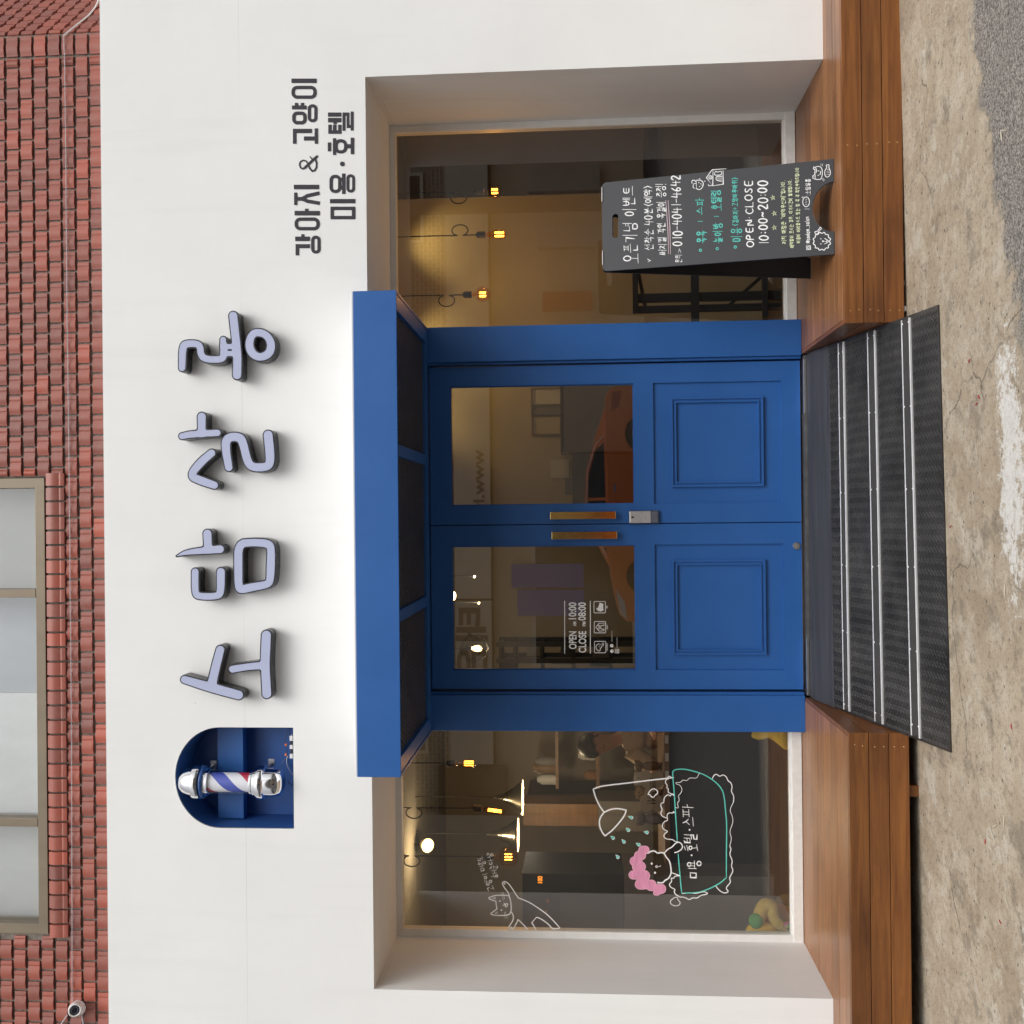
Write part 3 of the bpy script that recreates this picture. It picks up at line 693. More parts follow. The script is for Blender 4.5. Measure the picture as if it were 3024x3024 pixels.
# foot of the ramp on the ground
best = None
for i in range(400):
    Y = -1.2-0.6*i/400; p = P(2788, 1560, Y)
    d = abs(p.z - (gz(0, Y)+0.006))
    if best is None or d < best[0]: best = (d, Y, p.z)
ra_y1, ra_z1 = best[1], best[2]
rp = thing('ramp', (0, (ra_y0+ra_y1)/2, ra_z1), 'black chequer plate ramp with three silver grip strips below the doors', 'ramp')
def plate_mat():
    m = mat('chequer_steel', (0.027, 0.026, 0.0255), 0.32, metal=0.0, var=0.6, vscale=4, bump=0.15, bscale=90)
    return m
M_PLATE = plate_mat()
sl = Vector((0, ra_y1-ra_y0, ra_z1-ra_z0)); slen = sl.length; sd_ = sl/slen; sn = Vector((0, -sd_.z, sd_.y)); 
if sn.z < 0: sn = -sn
skew = 0.0164                                             # right front corner stands a little higher, as the ground does
o0 = Vector((0, ra_y0, ra_z0))
def rpt(x, s, h=0.0):
    return o0 + sd_*s + sn*h + Vector((x, 0, 0.0164*x*s/slen))
pl_ = MB(); t_ = -0.006
NG = 30
for gi in range(NG):
    xa_, xb_ = RXA+(RXB-RXA)*gi/NG, RXA+(RXB-RXA)*(gi+1)/NG
    for gj in range(NG): pl_.quad(rpt(xa_, slen*gj/NG), rpt(xb_, slen*gj/NG), rpt(xb_, slen*(gj+1)/NG), rpt(xa_, slen*(gj+1)/NG))
pl_.poly([rpt(RXA, 0, t_), rpt(RXB, 0, t_), rpt(RXB, slen, t_), rpt(RXA, slen, t_)])
for a, b in (((RXA, slen), (RXB, slen)), ((RXA, 0), (RXA, slen)), ((RXB, 0), (RXB, slen))):
    pl_.quad(rpt(*a), rpt(*b), rpt(*b, t_), rpt(*a, t_))
# raised tread bars
def s_of(xp):      # slope distance of a photo row, at the middle
    p = PP(xp, 1560, o0, sn); return (p-o0).dot(sd_)
bars = [(s_of(2485), s_of(2503)), (s_of(2574), s_of(2598.5)), (s_of(2678), s_of(2705))]
rr = random.Random(3)
sflat = s_of(2456)
pitch = 0.0245; ni = 0
s = sflat+0.012; j = 0
while s < slen-0.012:
    i = 0; x = RXA+0.02+(pitch/2 if j % 2 else 0)
    while x < RXB-0.02:
        if not any(a-0.014 < s < b+0.014 for a, b in bars):
            an = math.radians(45) if (i + j) % 2 else math.radians(-45)
            ca, sa = math.cos(an), math.sin(an); hl, hw, hh = 0.0150, 0.0050, 0.0042
            b0 = len(pl_.v); c = []
            for u, v, h in ((-hl, 0, 0), (0, -hw, 0), (hl, 0, 0), (0, hw, 0), (-hl*0.45, 0, hh), (hl*0.45, 0, hh)):
                pl_.v.append(tuple(rpt(x+u*ca-v*sa, s+u*sa+v*ca, h+0.0001)))
            pl_.f += [(b0, b0+1, b0+4), (b0+1, b0+2, b0+5), (b0+1, b0+5, b0+4), (b0+2, b0+3, b0+5), (b0+3, b0, b0+4), (b0+3, b0+4, b0+5)]
        x += pitch; i += 1
    s += pitch*0.5; j += 1
pl_.build('ramp_plate', M_PLATE, rp)
M_LAND = mat('rubber_landing', (0.042, 0.042, 0.046), 0.55, var=0.35, vscale=3, bump=0.05, stretch=(0.6, 14, 14))
MB().box(RXA, RXB, ra_y0, YP-0.0045, ra_z0-0.03, ra_z0+0.002).build('landing_plate', M_LAND, rp)
lm = MB()
for gi in range(NG):
    xa_, xb_ = RXA+0.001+(RXB-RXA-0.002)*gi/NG, RXA+0.001+(RXB-RXA-0.002)*(gi+1)/NG
    lm.quad(rpt(xa_, 0.002, 0.0024), rpt(xb_, 0.002, 0.0024), rpt(xb_, sflat, 0.0024), rpt(xa_, sflat, 0.0024)); lm.quad(rpt(xa_, sflat, 0.0024), rpt(xb_, sflat, 0.0024), rpt(xb_, sflat+0.001, 0.0003), rpt(xa_, sflat+0.001, 0.0003))
lm.build('landing_mat', M_LAND, rp)
M_GRIP = mat('grip_rubber', (0.042, 0.040, 0.039), 0.85, var=0.2, vscale=30, bump=0.5, bscale=400)
for a, b in bars:
    st = MB(); wd = b-a
    for s0, s1, hh in ((a, a+0.0075, 0.0055), (b-0.0085, b, 0.0075)):
        st.prism([rpt(RXA+0.012, s0, 0.0002), rpt(RXB-0.012, s0, 0.0002), rpt(RXB-0.012, s1, 0.0002), rpt(RXA+0.012, s1, 0.0002)], sn*hh)
    so = st.build('grip_strip', M_ALU, rp)
    MB().prism([rpt(RXA+0.014, a+0.0078, 0.0003), rpt(RXB-0.014, a+0.0078, 0.0003), rpt(RXB-0.014, b-0.0088, 0.0003), rpt(RXA+0.014, b-0.0088, 0.0003)], sn*0.0045).build('grip_insert', M_GRIP, so)
    for k in range(6):
        x = RXA+0.05+k*(RXB-RXA-0.1)/5+rr.uniform(-.02, .02)
        for s0 in (a+0.0115, b-0.013):
            MB().lathe([(0, 0.0025), (0.003, 0.0022), (0.0045, 0)], rpt(x+rr.uniform(-.004, .004), s0, 0.0048), sn, 8).build('rivet', M_ALU, so)
# ================================================================== drawing helpers
def smooth_pts(pts, it=2, closed=False):
    pts = [Vector(p) for p in pts]
    for _ in range(it):
        out = []; n = len(pts)
        rng = range(n) if closed else range(n-1)
        if not closed: out.append(pts[0])
        for i in rng:
            a, b = pts[i], pts[(i+1) % n]; out += [a*0.75+b*0.25, a*0.25+b*0.75]
        if not closed: out.append(pts[-1])
        pts = out
    return pts
def ribbon(mb, pts, w, n, h=None, closed=False):
    """marker or chalk line: a low ridge lying on its surface"""
    pts = [Vector(p) for p in pts]
    q = [pts[0]]
    for p in pts[1:]:
        if (p-q[-1]).length > w*0.12: q.append(p)
    pts = q; m = len(pts); n = Vector(n)
    if m < 2: 
        return dot(mb, pts[0], w*0.6, n)
    if h is None: h = w*0.10
    h *= random.uniform(0.9, 1.15); base = len(mb.v)
    if not closed:
        pts[0] = pts[0] - (pts[1]-pts[0]).normalized()*w*0.35; pts[-1] = pts[-1] + (pts[-1]-pts[-2]).normalized()*w*0.35
    for i, p in enumerate(pts):
        a = pts[i-1] if (i > 0 or closed) else p; b = pts[(i+1) % m] if (i < m-1 or closed) else p
        t = (b-a).normalized(); s = n.cross(t).normalized()
        wl = w
        if 0 < i < m-1:
            c = abs((p-a).normalized().dot(t)); wl = w/max(0.6, c)
        k = 0.55 if (not closed and i in (0, m-1)) else 1.0
        mb.v += [tuple(p+s*wl*k/2+n*h*0.05), tuple(p+s*wl*k*0.25+n*h), tuple(p-s*wl*k*0.25+n*h), tuple(p-s*wl*k/2+n*h*0.05)]
    rng = range(m) if closed else range(m-1)
    for i in rng:
        a = base+4*i; b = base+4*((i+1) % m)
        mb.f += [(a, b, b+1, a+1), (a+1, b+1, b+2, a+2), (a+2, b+2, b+3, a+3)]
    if not closed:
        mb.f += [(base, base+1, base+2, base+3), (base+4*m-4, base+4*m-1, base+4*m-2, base+4*m-3)]
def dot(mb, p, r, n, k=10, h=0.0005):
    n = Vector(n); p = Vector(p); a = n.cross(Vector((0.3,0.2,1))).normalized(); b = n.cross(a); base = len(mb.v)
    for i in range(k): mb.v.append(tuple(p+n*h*0.1+(a*math.cos(2*PI*i/k)+b*math.sin(2*PI*i/k))*r))
    mb.v.append(tuple(p+n*h))
    for i in range(k): mb.f.append((base+i, base+(i+1) % k, base+k))
def ell(cx, cy, rx, ry, k=16, a0=0.0):
    return [(cx+rx*math.cos(a0+2*PI*i/k), cy+ry*math.sin(a0+2*PI*i/k)) for i in range(k+1)]
# ---- outline of a union of soft strokes (marching squares)
def field(shapes, x0, x1, y0, y1, res, k=0.0):
    nx = int((x1-x0)/res)+2; ny = int((y1-y0)/res)+2
    gx, gy = np.meshgrid(x0+res*np.arange(nx), y0+res*np.arange(ny)); f = np.full(gx.shape, 1e9)
    for sh in shapes:
        if sh[0] == 's':       # polyline, radius (or list of radii)
            pts, r = sh[1], sh[2]; rs = r if hasattr(r, '__len__') else [r]*len(pts); d = np.full(gx.shape, 1e9)
            if len(pts) == 1: d = np.hypot(gx-pts[0][0], gy-pts[0][1])-rs[0]
            for i in range(len(pts)-1):
                (ax, ay), (bx, by) = pts[i], pts[i+1]; L2 = (bx-ax)**2+(by-ay)**2+1e-12
                t = np.clip(((gx-ax)*(bx-ax)+(gy-ay)*(by-ay))/L2, 0, 1)
                d = np.minimum(d, np.hypot(gx-ax-t*(bx-ax), gy-ay-t*(by-ay)) - (rs[i]+t*(rs[i+1]-rs[i])))
        elif sh[0] == 'b':     # box
            ax, bx, ay, by = sh[1:5]; qx = np.abs(gx-(ax+bx)/2)-abs(bx-ax)/2; qy = np.abs(gy-(ay+by)/2)-abs(by-ay)/2
            d = np.hypot(np.maximum(qx, 0), np.maximum(qy, 0)) + np.minimum(np.maximum(qx, qy), 0)
        elif sh[0] == 'r':     # rounded ring
            ax, bx, ay, by, rad, th = sh[1:7]; hx, hy = abs(bx-ax)/2, abs(by-ay)/2
            def rr_(hx, hy, rad):
                qx = np.abs(gx-(ax+bx)/2)-hx+rad; qy = np.abs(gy-(ay+by)/2)-hy+rad
                return np.hypot(np.maximum(qx, 0), np.maximum(qy, 0)) + np.minimum(np.maximum(qx, qy), 0) - rad
            d = np.maximum(rr_(hx, hy, rad), -rr_(hx-th, hy-th, max(rad-th, 1)))
        elif sh[0] == 'o':     # square-ended stroke
            ax, ay, bx, by, w = sh[1:6]; L_ = math.hypot(bx-ax, by-ay); ux, uy = (bx-ax)/L_, (by-ay)/L_
            u = (gx-(ax+bx)/2)*ux+(gy-(ay+by)/2)*uy; v = -(gx-(ax+bx)/2)*uy+(gy-(ay+by)/2)*ux
            qx = np.abs(u)-L_/2; qy = np.abs(v)-w/2
            d = np.hypot(np.maximum(qx, 0), np.maximum(qy, 0)) + np.minimum(np.maximum(qx, qy), 0)
        if k > 0:
            h = np.clip(0.5+0.5*(f-d)/k, 0, 1); f = np.where(f > 1e8, d, f*(1-h)+d*h-k*h*(1-h))
        else: f = np.minimum(f, d)
    return f, x0, y0, res
def contours(F_, iso=0.0):
    f, x0, y0, res = F_; f = f-iso; f = np.where(np.abs(f) < 1e-9, 1e-9, f); neg = f < 0
    ny, nx = f.shape; nxt = {}; 
    c = neg[:-1, :-1].astype(int)+2*neg[:-1, 1:]+4*neg[1:, 1:]+8*neg[1:, :-1]
    def pt(key):
        j, i, d = key
        if d == 0: t = f[j, i]/(f[j, i]-f[j, i+1]); return (x0+(i+t)*res, y0+j*res)
        t = f[j, i]/(f[j, i]-f[j+1, i]); return (x0+i*res, y0+(j+t)*res)
    T = {1: [(3, 0)], 2: [(0, 1)], 3: [(3, 1)], 4: [(1, 2)], 5: [(3, 0), (1, 2)], 6: [(0, 2)], 7: [(3, 2)], 8: [(2, 3)], 9: [(2, 0)], 10: [(0, 1), (2, 3)], 11: [(2, 1)], 12: [(1, 3)], 13: [(1, 0)], 14: [(0, 3)]}
    for j, i in zip(*np.nonzero((c > 0) & (c < 15))):
        E_ = ((j, i, 0), (j, i+1, 1), (j+1, i, 0), (j, i, 1))
        for a, b in T[int(c[j, i])]: nxt[E_[a]] = E_[b]
    loops = []
    while nxt:
        s0, cur = nxt.popitem(); loop = [s0]
        while cur != s0 and cur in nxt: loop.append(cur); cur = nxt.pop(cur)
        if len(loop) > 5: loops.append([pt(k) for k in loop])
    return loops
def simplify(lp, tol):
    """drop points that lie on the line between their neighbours"""
    out = []; n = len(lp); i = 0
    keep = [lp[0]]; last = 0
    for i in range(1, n):
        ax, ay = lp[last]; bx, by = lp[i]
        L_ = math.hypot(bx-ax, by-ay)+1e-12; bad = False
        for j in range(last+1, i):
            px, py = lp[j]
            if abs((px-ax)*(by-ay)-(py-ay)*(bx-ax))/L_ > tol: bad = True; break
        if bad: keep.append(lp[i-1]); last = i-1
    keep.append(lp[-1])
    return keep
def fill(loops2d, to3d, depth, n):
    """filled plate from 2-D loops (holes by even-odd), mapped by to3d, raised by depth along n"""
    cu = bpy.data.curves.new('tmp', 'CURVE'); cu.dimensions = '2D'; cu.fill_mode = 'FRONT'
    for lp in loops2d:
        s = cu.splines.new('POLY'); s.points.add(len(lp)-1); s.use_cyclic_u = True
        for p, q in zip(s.points, lp): p.co = (q[0], q[1], 0, 1)
    ob = bpy.data.objects.new('tmp', cu); COL.objects.link(ob)
    me = bpy.data.meshes.new_from_object(ob.evaluated_get(bpy.context.evaluated_depsgraph_get()))
    mb = MB(); n = Vector(n)*depth
    for v in me.vertices: mb.v.append(tuple(Vector(to3d((v.co.x, v.co.y))) + n))
    for p in me.polygons: mb.f.append(tuple(p.vertices))
    bpy.data.objects.remove(ob); bpy.data.curves.remove(cu); bpy.data.meshes.remove(me)
    for lp in loops2d:
        b = len(mb.v); k = len(lp)
        for q in lp: a = Vector(to3d(q)); mb.v += [tuple(a+n), tuple(a)]
        for i in range(k): j = (i+1) % k; mb.f.append((b+2*i, b+2*j, b+2*j+1, b+2*i+1))
    return mb
def font_text(body, quad, offset=0.0, shear=0.0, depth=0.0006, n=(0,-1,0)):
    """typeset words; quad(u,v) with u along the line, v up, both 0..1 -> point"""
    cu = bpy.data.curves.new('tmp', 'FONT'); cu.body = body; cu.offset = offset; cu.shear = shear; cu.resolution_u = 4; cu.fill_mode = 'FRONT'
    ob = bpy.data.objects.new('tmp', cu); COL.objects.link(ob)
    me = bpy.data.meshes.new_from_object(ob.evaluated_get(bpy.context.evaluated_depsgraph_get()))
    a = np.array([v.co[:2] for v in me.vertices]); lo, hi = a.min(0), a.max(0); mb = MB(); n = Vector(n)*depth
    for v in me.vertices: mb.v.append(tuple(Vector(quad((v.co.x-lo[0])/(hi[0]-lo[0]), (v.co.y-lo[1])/(hi[1]-lo[1]))) + n))
    for p in me.polygons: mb.f.append(tuple(p.vertices))
    bpy.data.objects.remove(ob); bpy.data.curves.remove(cu); bpy.data.meshes.remove(me)
    return mb
# ---- hand lettering: every syllable is put together from its strokes
_el = lambda x0, y0, x1, y1: ell((x0+x1)/2, (y0+y1)/2, (x1-x0)/2, (y1-y0)/2, 14, -1.5)
JA = {'ㄱ': [[(.08,.1),(.9,.1),(.72,.95)]], 'ㄴ': [[(.1,.05),(.1,.88),(.95,.88)]], 'ㄷ': [[(.95,.1),(.1,.1),(.1,.9),(.95,.9)]],
 'ㄹ': [[(.1,.06),(.9,.06),(.88,.48),(.1,.5),(.1,.94),(.95,.94)]], 'ㅁ': [[(.12,.08),(.88,.08),(.88,.92),(.12,.92),(.12,.04)]],
 'ㅂ': [[(.12,0),(.12,.95),(.88,.95),(.88,0)],[(.12,.5),(.88,.5)]], 'ㅅ': [[(.5,.02),(.4,.5),(.05,.95)],[(.45,.42),(.95,.95)]], 'ㅇ': [_el(.08,.05,.92,.95)],
 'ㅈ': [[(.08,.08),(.92,.08),(.45,.52),(.05,.95)],[(.5,.5),(.95,.95)]], 'ㅊ': [[(.42,-.12),(.58,-.06)],[(.08,.16),(.92,.16),(.45,.55),(.05,.95)],[(.5,.55),(.95,.95)]],
 'ㅋ': [[(.08,.1),(.9,.1),(.72,.95)],[(.1,.5),(.82,.46)]], 'ㅌ': [[(.95,.06),(.1,.06),(.1,.92),(.95,.92)],[(.1,.48),(.9,.48)]],
 'ㅍ': [[(.05,.1),(.95,.1)],[(.05,.92),(.95,.92)],[(.3,.1),(.33,.9)],[(.7,.1),(.67,.9)]], 'ㅎ': [[(.35,-.02),(.65,-.02)],[(.08,.24),(.92,.24)],_el(.2,.42,.8,1.0)]}
for d_, s_ in zip('ㄲㄸㅃㅆㅉ', 'ㄱㄷㅂㅅㅈ'): JA[d_] = [[(x*.46, y) for x, y in st] for st in JA[s_]] + [[(.54+x*.46, y) for x, y in st] for st in JA[s_]]
VV = {'ㅏ': [[(.3,0),(.3,1)],[(.3,.48),(.95,.48)]], 'ㅑ': [[(.3,0),(.3,1)],[(.3,.36),(.95,.36)],[(.3,.62),(.95,.62)]], 'ㅓ': [[(.7,0),(.7,1)],[(0,.48),(.7,.48)]], 'ㅕ': [[(.7,0),(.7,1)],[(0,.36),(.7,.36)],[(0,.62),(.7,.62)]],
 'ㅣ': [[(.5,0),(.5,1)]], 'ㅐ': [[(.2,.04),(.2,.96)],[(.8,0),(.8,1)],[(.2,.5),(.8,.5)]], 'ㅔ': [[(.45,.04),(.45,.96)],[(.9,0),(.9,1)],[(0,.48),(.45,.48)]], 'ㅖ': [[(.45,.04),(.45,.96)],[(.9,0),(.9,1)],[(0,.36),(.45,.36)],[(0,.62),(.45,.62)]]}
HV = {'ㅗ': [[(0,.9),(1,.9)],[(.5,.15),(.5,.9)]], 'ㅛ': [[(0,.9),(1,.9)],[(.34,.2),(.34,.9)],[(.66,.2),(.66,.9)]], 'ㅜ': [[(0,.2),(1,.2)],[(.5,.2),(.5,1)]], 'ㅠ': [[(0,.2),(1,.2)],[(.34,.2),(.34,1)],[(.66,.2),(.66,1)]], 'ㅡ': [[(0,.5),(1,.5)]]}
CPD = {'ㅘ': 'ㅗㅏ', 'ㅙ': 'ㅗㅐ', 'ㅚ': 'ㅗㅣ', 'ㅝ': 'ㅜㅓ', 'ㅞ': 'ㅜㅔ', 'ㅟ': 'ㅜㅣ', 'ㅢ': 'ㅡㅣ'}
CHO = 'ㄱㄲㄴㄷㄸㄹㅁㅂㅃㅅㅆㅇㅈㅉㅊㅋㅌㅍㅎ'; JUNG = 'ㅏㅐㅑㅒㅓㅔㅕㅖㅗㅘㅙㅚㅛㅜㅝㅞㅟㅠㅡㅢㅣ'
JONG = ['', 'ㄱ', 'ㄲ', 'ㄳ', 'ㄴ', 'ㄵ', 'ㄶ', 'ㄷ', 'ㄹ', 'ㄺ', 'ㄻ', 'ㄼ', 'ㄽ', 'ㄾ', 'ㄿ', 'ㅀ', 'ㅁ', 'ㅂ', 'ㅄ', 'ㅅ', 'ㅆ', 'ㅇ', 'ㅈ', 'ㅊ', 'ㅋ', 'ㅌ', 'ㅍ', 'ㅎ']
JA['ㅄ'] = [[(x*.5, y) for x, y in st] for st in JA['ㅂ']] + [[(.52+x*.46, y) for x, y in st] for st in JA['ㅅ']]
LAT = {'0': [_el(.08,0,.62,1)], '1': [[(.35,0),(.35,1)]], '2': [[(.08,.22),(.2,.03),(.48,.03),(.6,.25),(.4,.6),(.06,.98),(.66,.98)]], '4': [[(.15,0),(.08,.55),(.68,.55)],[(.5,.18),(.5,1)]],
 '6': [[(.5,0),(.2,.35),(.1,.7),(.3,.98),(.55,.85),(.55,.62),(.35,.5),(.14,.65)]], '8': [_el(.15,0,.55,.47), _el(.1,.47,.6,1)], 'O': [_el(.04,.02,.7,1)], 'P': [[(.12,1),(.12,.02),(.5,.04),(.6,.25),(.5,.48),(.14,.52)]],
 'E': [[(.6,.02),(.12,.02),(.12,.98),(.62,.98)],[(.12,.5),(.55,.5)]], 'N': [[(.1,1),(.1,.02),(.62,.98),(.62,0)]], 'C': [[(.62,.16),(.4,.02),(.14,.2),(.08,.5),(.16,.82),(.42,.98),(.64,.84)]], 'L': [[(.12,0),(.12,.97),(.6,.97)]],
 'S': [[(.58,.14),(.35,.02),(.12,.2),(.3,.46),(.56,.66),(.5,.92),(.25,.99),(.06,.84)]], '-': [[(.1,.52),(.55,.52)]], ':': [[(.18,.28),(.18,.31)],[(.18,.74),(.18,.77)]], '~': [[(.05,.58),(.2,.42),(.42,.6),(.58,.44)]], '·': [[(.2,.5),(.2,.53)]],
 '(': [[(.4,-.02),(.16,.5),(.4,1.02)]], ')': [[(.1,-.02),(.34,.5),(.1,1.02)]], '!': [[(.15,0),(.15,.66)],[(.15,.92),(.15,.97)]], '+': [[(.05,.5),(.6,.5)],[(.32,.22),(.32,.78)]], '>': [[(.08,.25),(.5,.5),(.08,.78)]], '.': [[(.1,.95),(.1,.99)]],
 ',': [[(.14,.92),(.06,1.1)]], '"': [[(.1,0),(.1,.18)],[(.26,0),(.26,.18)]], '|': [[(.15,0),(.15,1)]], '_': [[(0,1),(.5,1)]], '@': [_el(.05,.15,.7,.9), _el(.25,.38,.5,.68)],
 's': [[(.36,.42),(.18,.38),(.1,.5),(.3,.68),(.36,.86),(.2,.98),(.04,.9)]], 'o': [_el(.05,.4,.45,.98)], 'd': [_el(.05,.4,.42,.98), [(.44,0),(.44,1)]], 'a': [_el(.05,.4,.4,.98), [(.43,.4),(.44,1)]], 'm': [[(.06,.4),(.06,1)],[(.06,.5),(.22,.38),(.32,.5),(.32,1)],[(.32,.5),(.48,.38),(.58,.5),(.58,1)]],
 'l': [[(.12,0),(.12,1)]], 'n': [[(.06,.4),(.06,1)],[(.06,.5),(.24,.38),(.38,.5),(.38,1)]], 'v': [[(.05,.3),(.2,.9),(.45,.2)]]}
LW = {':': .36, '1': .5, '(': .5, ')': .5, '!': .32, '·': .42, '.': .24, ',': .26, '"': .4, '|': .34, ' ': .42, 'l': .26, '-': .66, 'm': .7, 's': .46, 'o': .52, 'd': .54, 'a': .54, 'n': .48, '_': .52, '>': .6}
def glyph(ch):
    """strokes in a box, x 0..width, y 0 (top) .. 1"""
    o = ord(ch)-0xAC00
    if 0 <= o < 11172:
        c, v, f = CHO[o//588], JUNG[(o % 588)//28], JONG[o % 28]; out = []
        def put(sts, x0, y0, x1, y1): out.extend([[(x0+x*(x1-x0), y0+y*(y1-y0)) for x, y in st] for st in sts])
        if v in VV:
            wv = .36 if v in 'ㅏㅑㅓㅕㅣ' else .42
            if f: put(JA[c], .04, .04, .56, .5); put(VV[v], .94-wv, 0, .94, .56); put(JA[f], .2, .64, .9, 1.0)
            else: put(JA[c], .04, .14, .54, .86); put(VV[v], .94-wv, 0, .94, 1)
        elif v in HV:
            if f: put(JA[c], .22, .02, .80, .36); put(HV[v], .04, .38, .96, .62); put(JA[f], .22, .68, .82, 1.0)
            else: put(JA[c], .2, .02, .8, .52); put(HV[v], .04, .5, .96, 1)
        else:
            a, b = CPD[v]
            put(JA[c], .06, .02, .56, .42); put(HV[a], .0, .42, .62, .74 if f else .9); put(VV[b], .64, 0, .98, .7 if f else 1)
            if f: put(JA[f], .22, .74, .86, 1.0)
        return out, 1.0
    return LAT.get(ch, []), LW.get(ch, .72)
def handwrite(mb, text, a_top, a_bot, b_top, b_bot, to3d, w, n, jit=0.025):
    """text between the photo points: start-of-line top/bottom, end-of-line top/bottom"""
    gap = .1; tot = sum(glyph(c)[1]+gap for c in text)-gap; x = 0
    a_top, a_bot, b_top, b_bot = (Vector((*p, 0)) for p in (a_top, a_bot, b_top, b_bot))
    for c in text:
        st, gw = glyph(c); j = (random.uniform(-jit, jit), random.uniform(-jit, jit)); sc = random.uniform(.94, 1.06)
        for s in st:
            q = []
            for px, py in s:
                u = (x+px*sc+j[0]+random.uniform(-jit, jit)*.5)/tot; v = py*sc+j[1]+random.uniform(-jit, jit)*.5
                t = a_top.lerp(b_top, u); bt = a_bot.lerp(b_bot, u); r = t.lerp(bt, v); q.append(to3d((r.x, r.y)))
            if len(q) > 3: q = smooth_pts(q, 1)
            ribbon(mb, q, w*random.uniform(.9, 1.1), n)
        x += gw+gap

# ================================================================== channel letters of the shop sign
M_LFACE = mat('acrylic_lavender', (0.43, 0.465, 0.64), 0.35, var=0.015, vscale=10)
M_LSIDE = mat('letter_return', (0.030, 0.031, 0.036), 0.28, metal=0.2, var=0.3, vscale=12)
cl = Crop(0, 1000, 0.5694)
YL = -0.735
up = lambda q, dy=756.0: (q[0], q[1]-1756.3)    # first crop -> second crop rows
LET = [
 ('lavender channel letter with open prong shape, nearest the barber pole', [('s', [(958,1768),(1090,1808),(1238,1848)], [22,27,26]), ('s', [(1143,1614),(1122,1690),(1098,1800)], [24,25,26]), ('s', [(1382,1538),(1377,1640),(1376,1700),(1384,1842)], [27,27,25,26]), ('s', [(1207,1714),(1290,1700),(1370,1694)], [21,20,22])]),
 ('lavender channel letter with square box beneath, second from the barber pole', [('s', [(917,1128),(965,1108),(1060,1099),(1142,1092)], [4,15,20,23]), ('s', [(1076,1012),(1080,1090)], [24,23]), ('s', [(1013,1210),(1012,1320),(1030,1337),(1125,1337),(1146,1320),(1146,1210)], [21,20,20,20,22,24]), ('s', [(1237,1064),(1310,1056),(1392,1062),(1408,1085),(1405,1180),(1402,1258),(1385,1276),(1300,1290),(1252,1302),(1238,1290),(1236,1180),(1237,1064)], [24,22,24,22,25,22,22,24,24,23,24,24])]),
 ('lavender channel letter with a chevron and zigzag, third from the barber pole', [('s', [(944,506),(985,497),(1060,492),(1128,489)], [18,20,19,20]), ('s', [(1047,405),(1047,490)], [24,22]), ('s', [(1098,594),(1040,642),(985,712),(1040,736),(1112,760)], [22,24,22,24,22]), ('s', [(1187,668),(1172,580),(1172,528),(1200,508),(1245,512),(1262,540),(1284,640),(1310,668),(1370,668),(1400,655),(1402,600),(1391,500)], [22,24,26,24,26,24,24,24,24,24,26,26])]),
 ('lavender channel letter with a hollow ring at its foot, farthest from the barber pole', [('s', [up(p) for p in [(945,1908),(948,1795),(972,1782),(1025,1783),(1040,1800),(1042,1838),(1062,1864),(1150,1866),(1162,1845),(1158,1762)]], [20,22,21,20,20,20,20,20,20,18]), ('s', [up(p) for p in [(1210,1638),(1222,1740),(1233,1850),(1230,1945)]], [24,24,24,25]), ('s', [up(p) for p in [(1158,1798),(1218,1798)]], 16), ('s', [up(p) for p in [(1160,1834),(1222,1834)]], 16), ('s', [up(p) for p in [(1322,1724),(1365,1727),(1396,1752),(1410,1795),(1395,1838),(1350,1856),(1310,1838),(1292,1795),(1300,1748),(1322,1724)]], [22,22,22,24,24,22,24,24,22,22])])]
def smooth_stroke(s):
    pts, r = s[1], s[2]; rs = r if hasattr(r, '__len__') else [r]*len(pts)
    if len(pts) < 3: return s
    cl_ = pts[0] == pts[-1]; q = [(p[0], p[1], a) for p, a in zip(pts, rs)]
    if cl_: q = q[:-1]
    for _ in range(2):
        o = [] if cl_ else [q[0]]; n = len(q)
        for i in range(n if cl_ else n-1):
            a, b = q[i], q[(i+1) % n]; o += [tuple(a[k]*.75+b[k]*.25 for k in range(3)), tuple(a[k]*.25+b[k]*.75 for k in range(3))]
        q = o if cl_ else o+[q[-1]]
    if cl_: q.append(q[0])
    return ('s', [p[:2] for p in q], [p[2] for p in q])
for label, shapes in LET:
    allp = [p for s in shapes for p in s[1]]
    x0, x1 = min(p[0] for p in allp)-40, max(p[0] for p in allp)+40; y0, y1 = min(p[1] for p in allp)-40, max(p[1] for p in allp)+40
    shapes = [smooth_stroke(s) for s in shapes]
    Fd = field(shapes, x0, x1, y0, y1, 2.5, k=12)
    full = [simplify(l, 0.3) for l in contours(Fd, 3.2)]; inner = [simplify(l, 0.3) for l in contours(Fd, -3.4)]
    to3 = lambda q: P(*cl(q), YL)
    c3 = to3(((x0+x1)/2, (y0+y1)/2))
    t = thing('sign_letter', (c3.x, YF, to3((x1-40, (y0+y1)/2)).z), label, 'sign letter', 'channel letters of the shop sign')
    body = fill(full, lambda q: to3(q), 0.0, (0,-1,0)); bk = MB()
    for lp in full:
        b = len(bk.v); k = len(lp)
        for q in lp: a = to3(q); bk.v += [tuple(a), (a.x, YF-0.004, a.z)]
        for i in range(k): j = (i+1) % k; bk.f.append((b+2*i, b+2*j, b+2*j+1, b+2*i+1))
    body.add(bk); body.build('letter_return', M_LSIDE, t)
    fill(inner, to3, 0.003, (0,-1,0)).build('letter_face', M_LFACE, t)

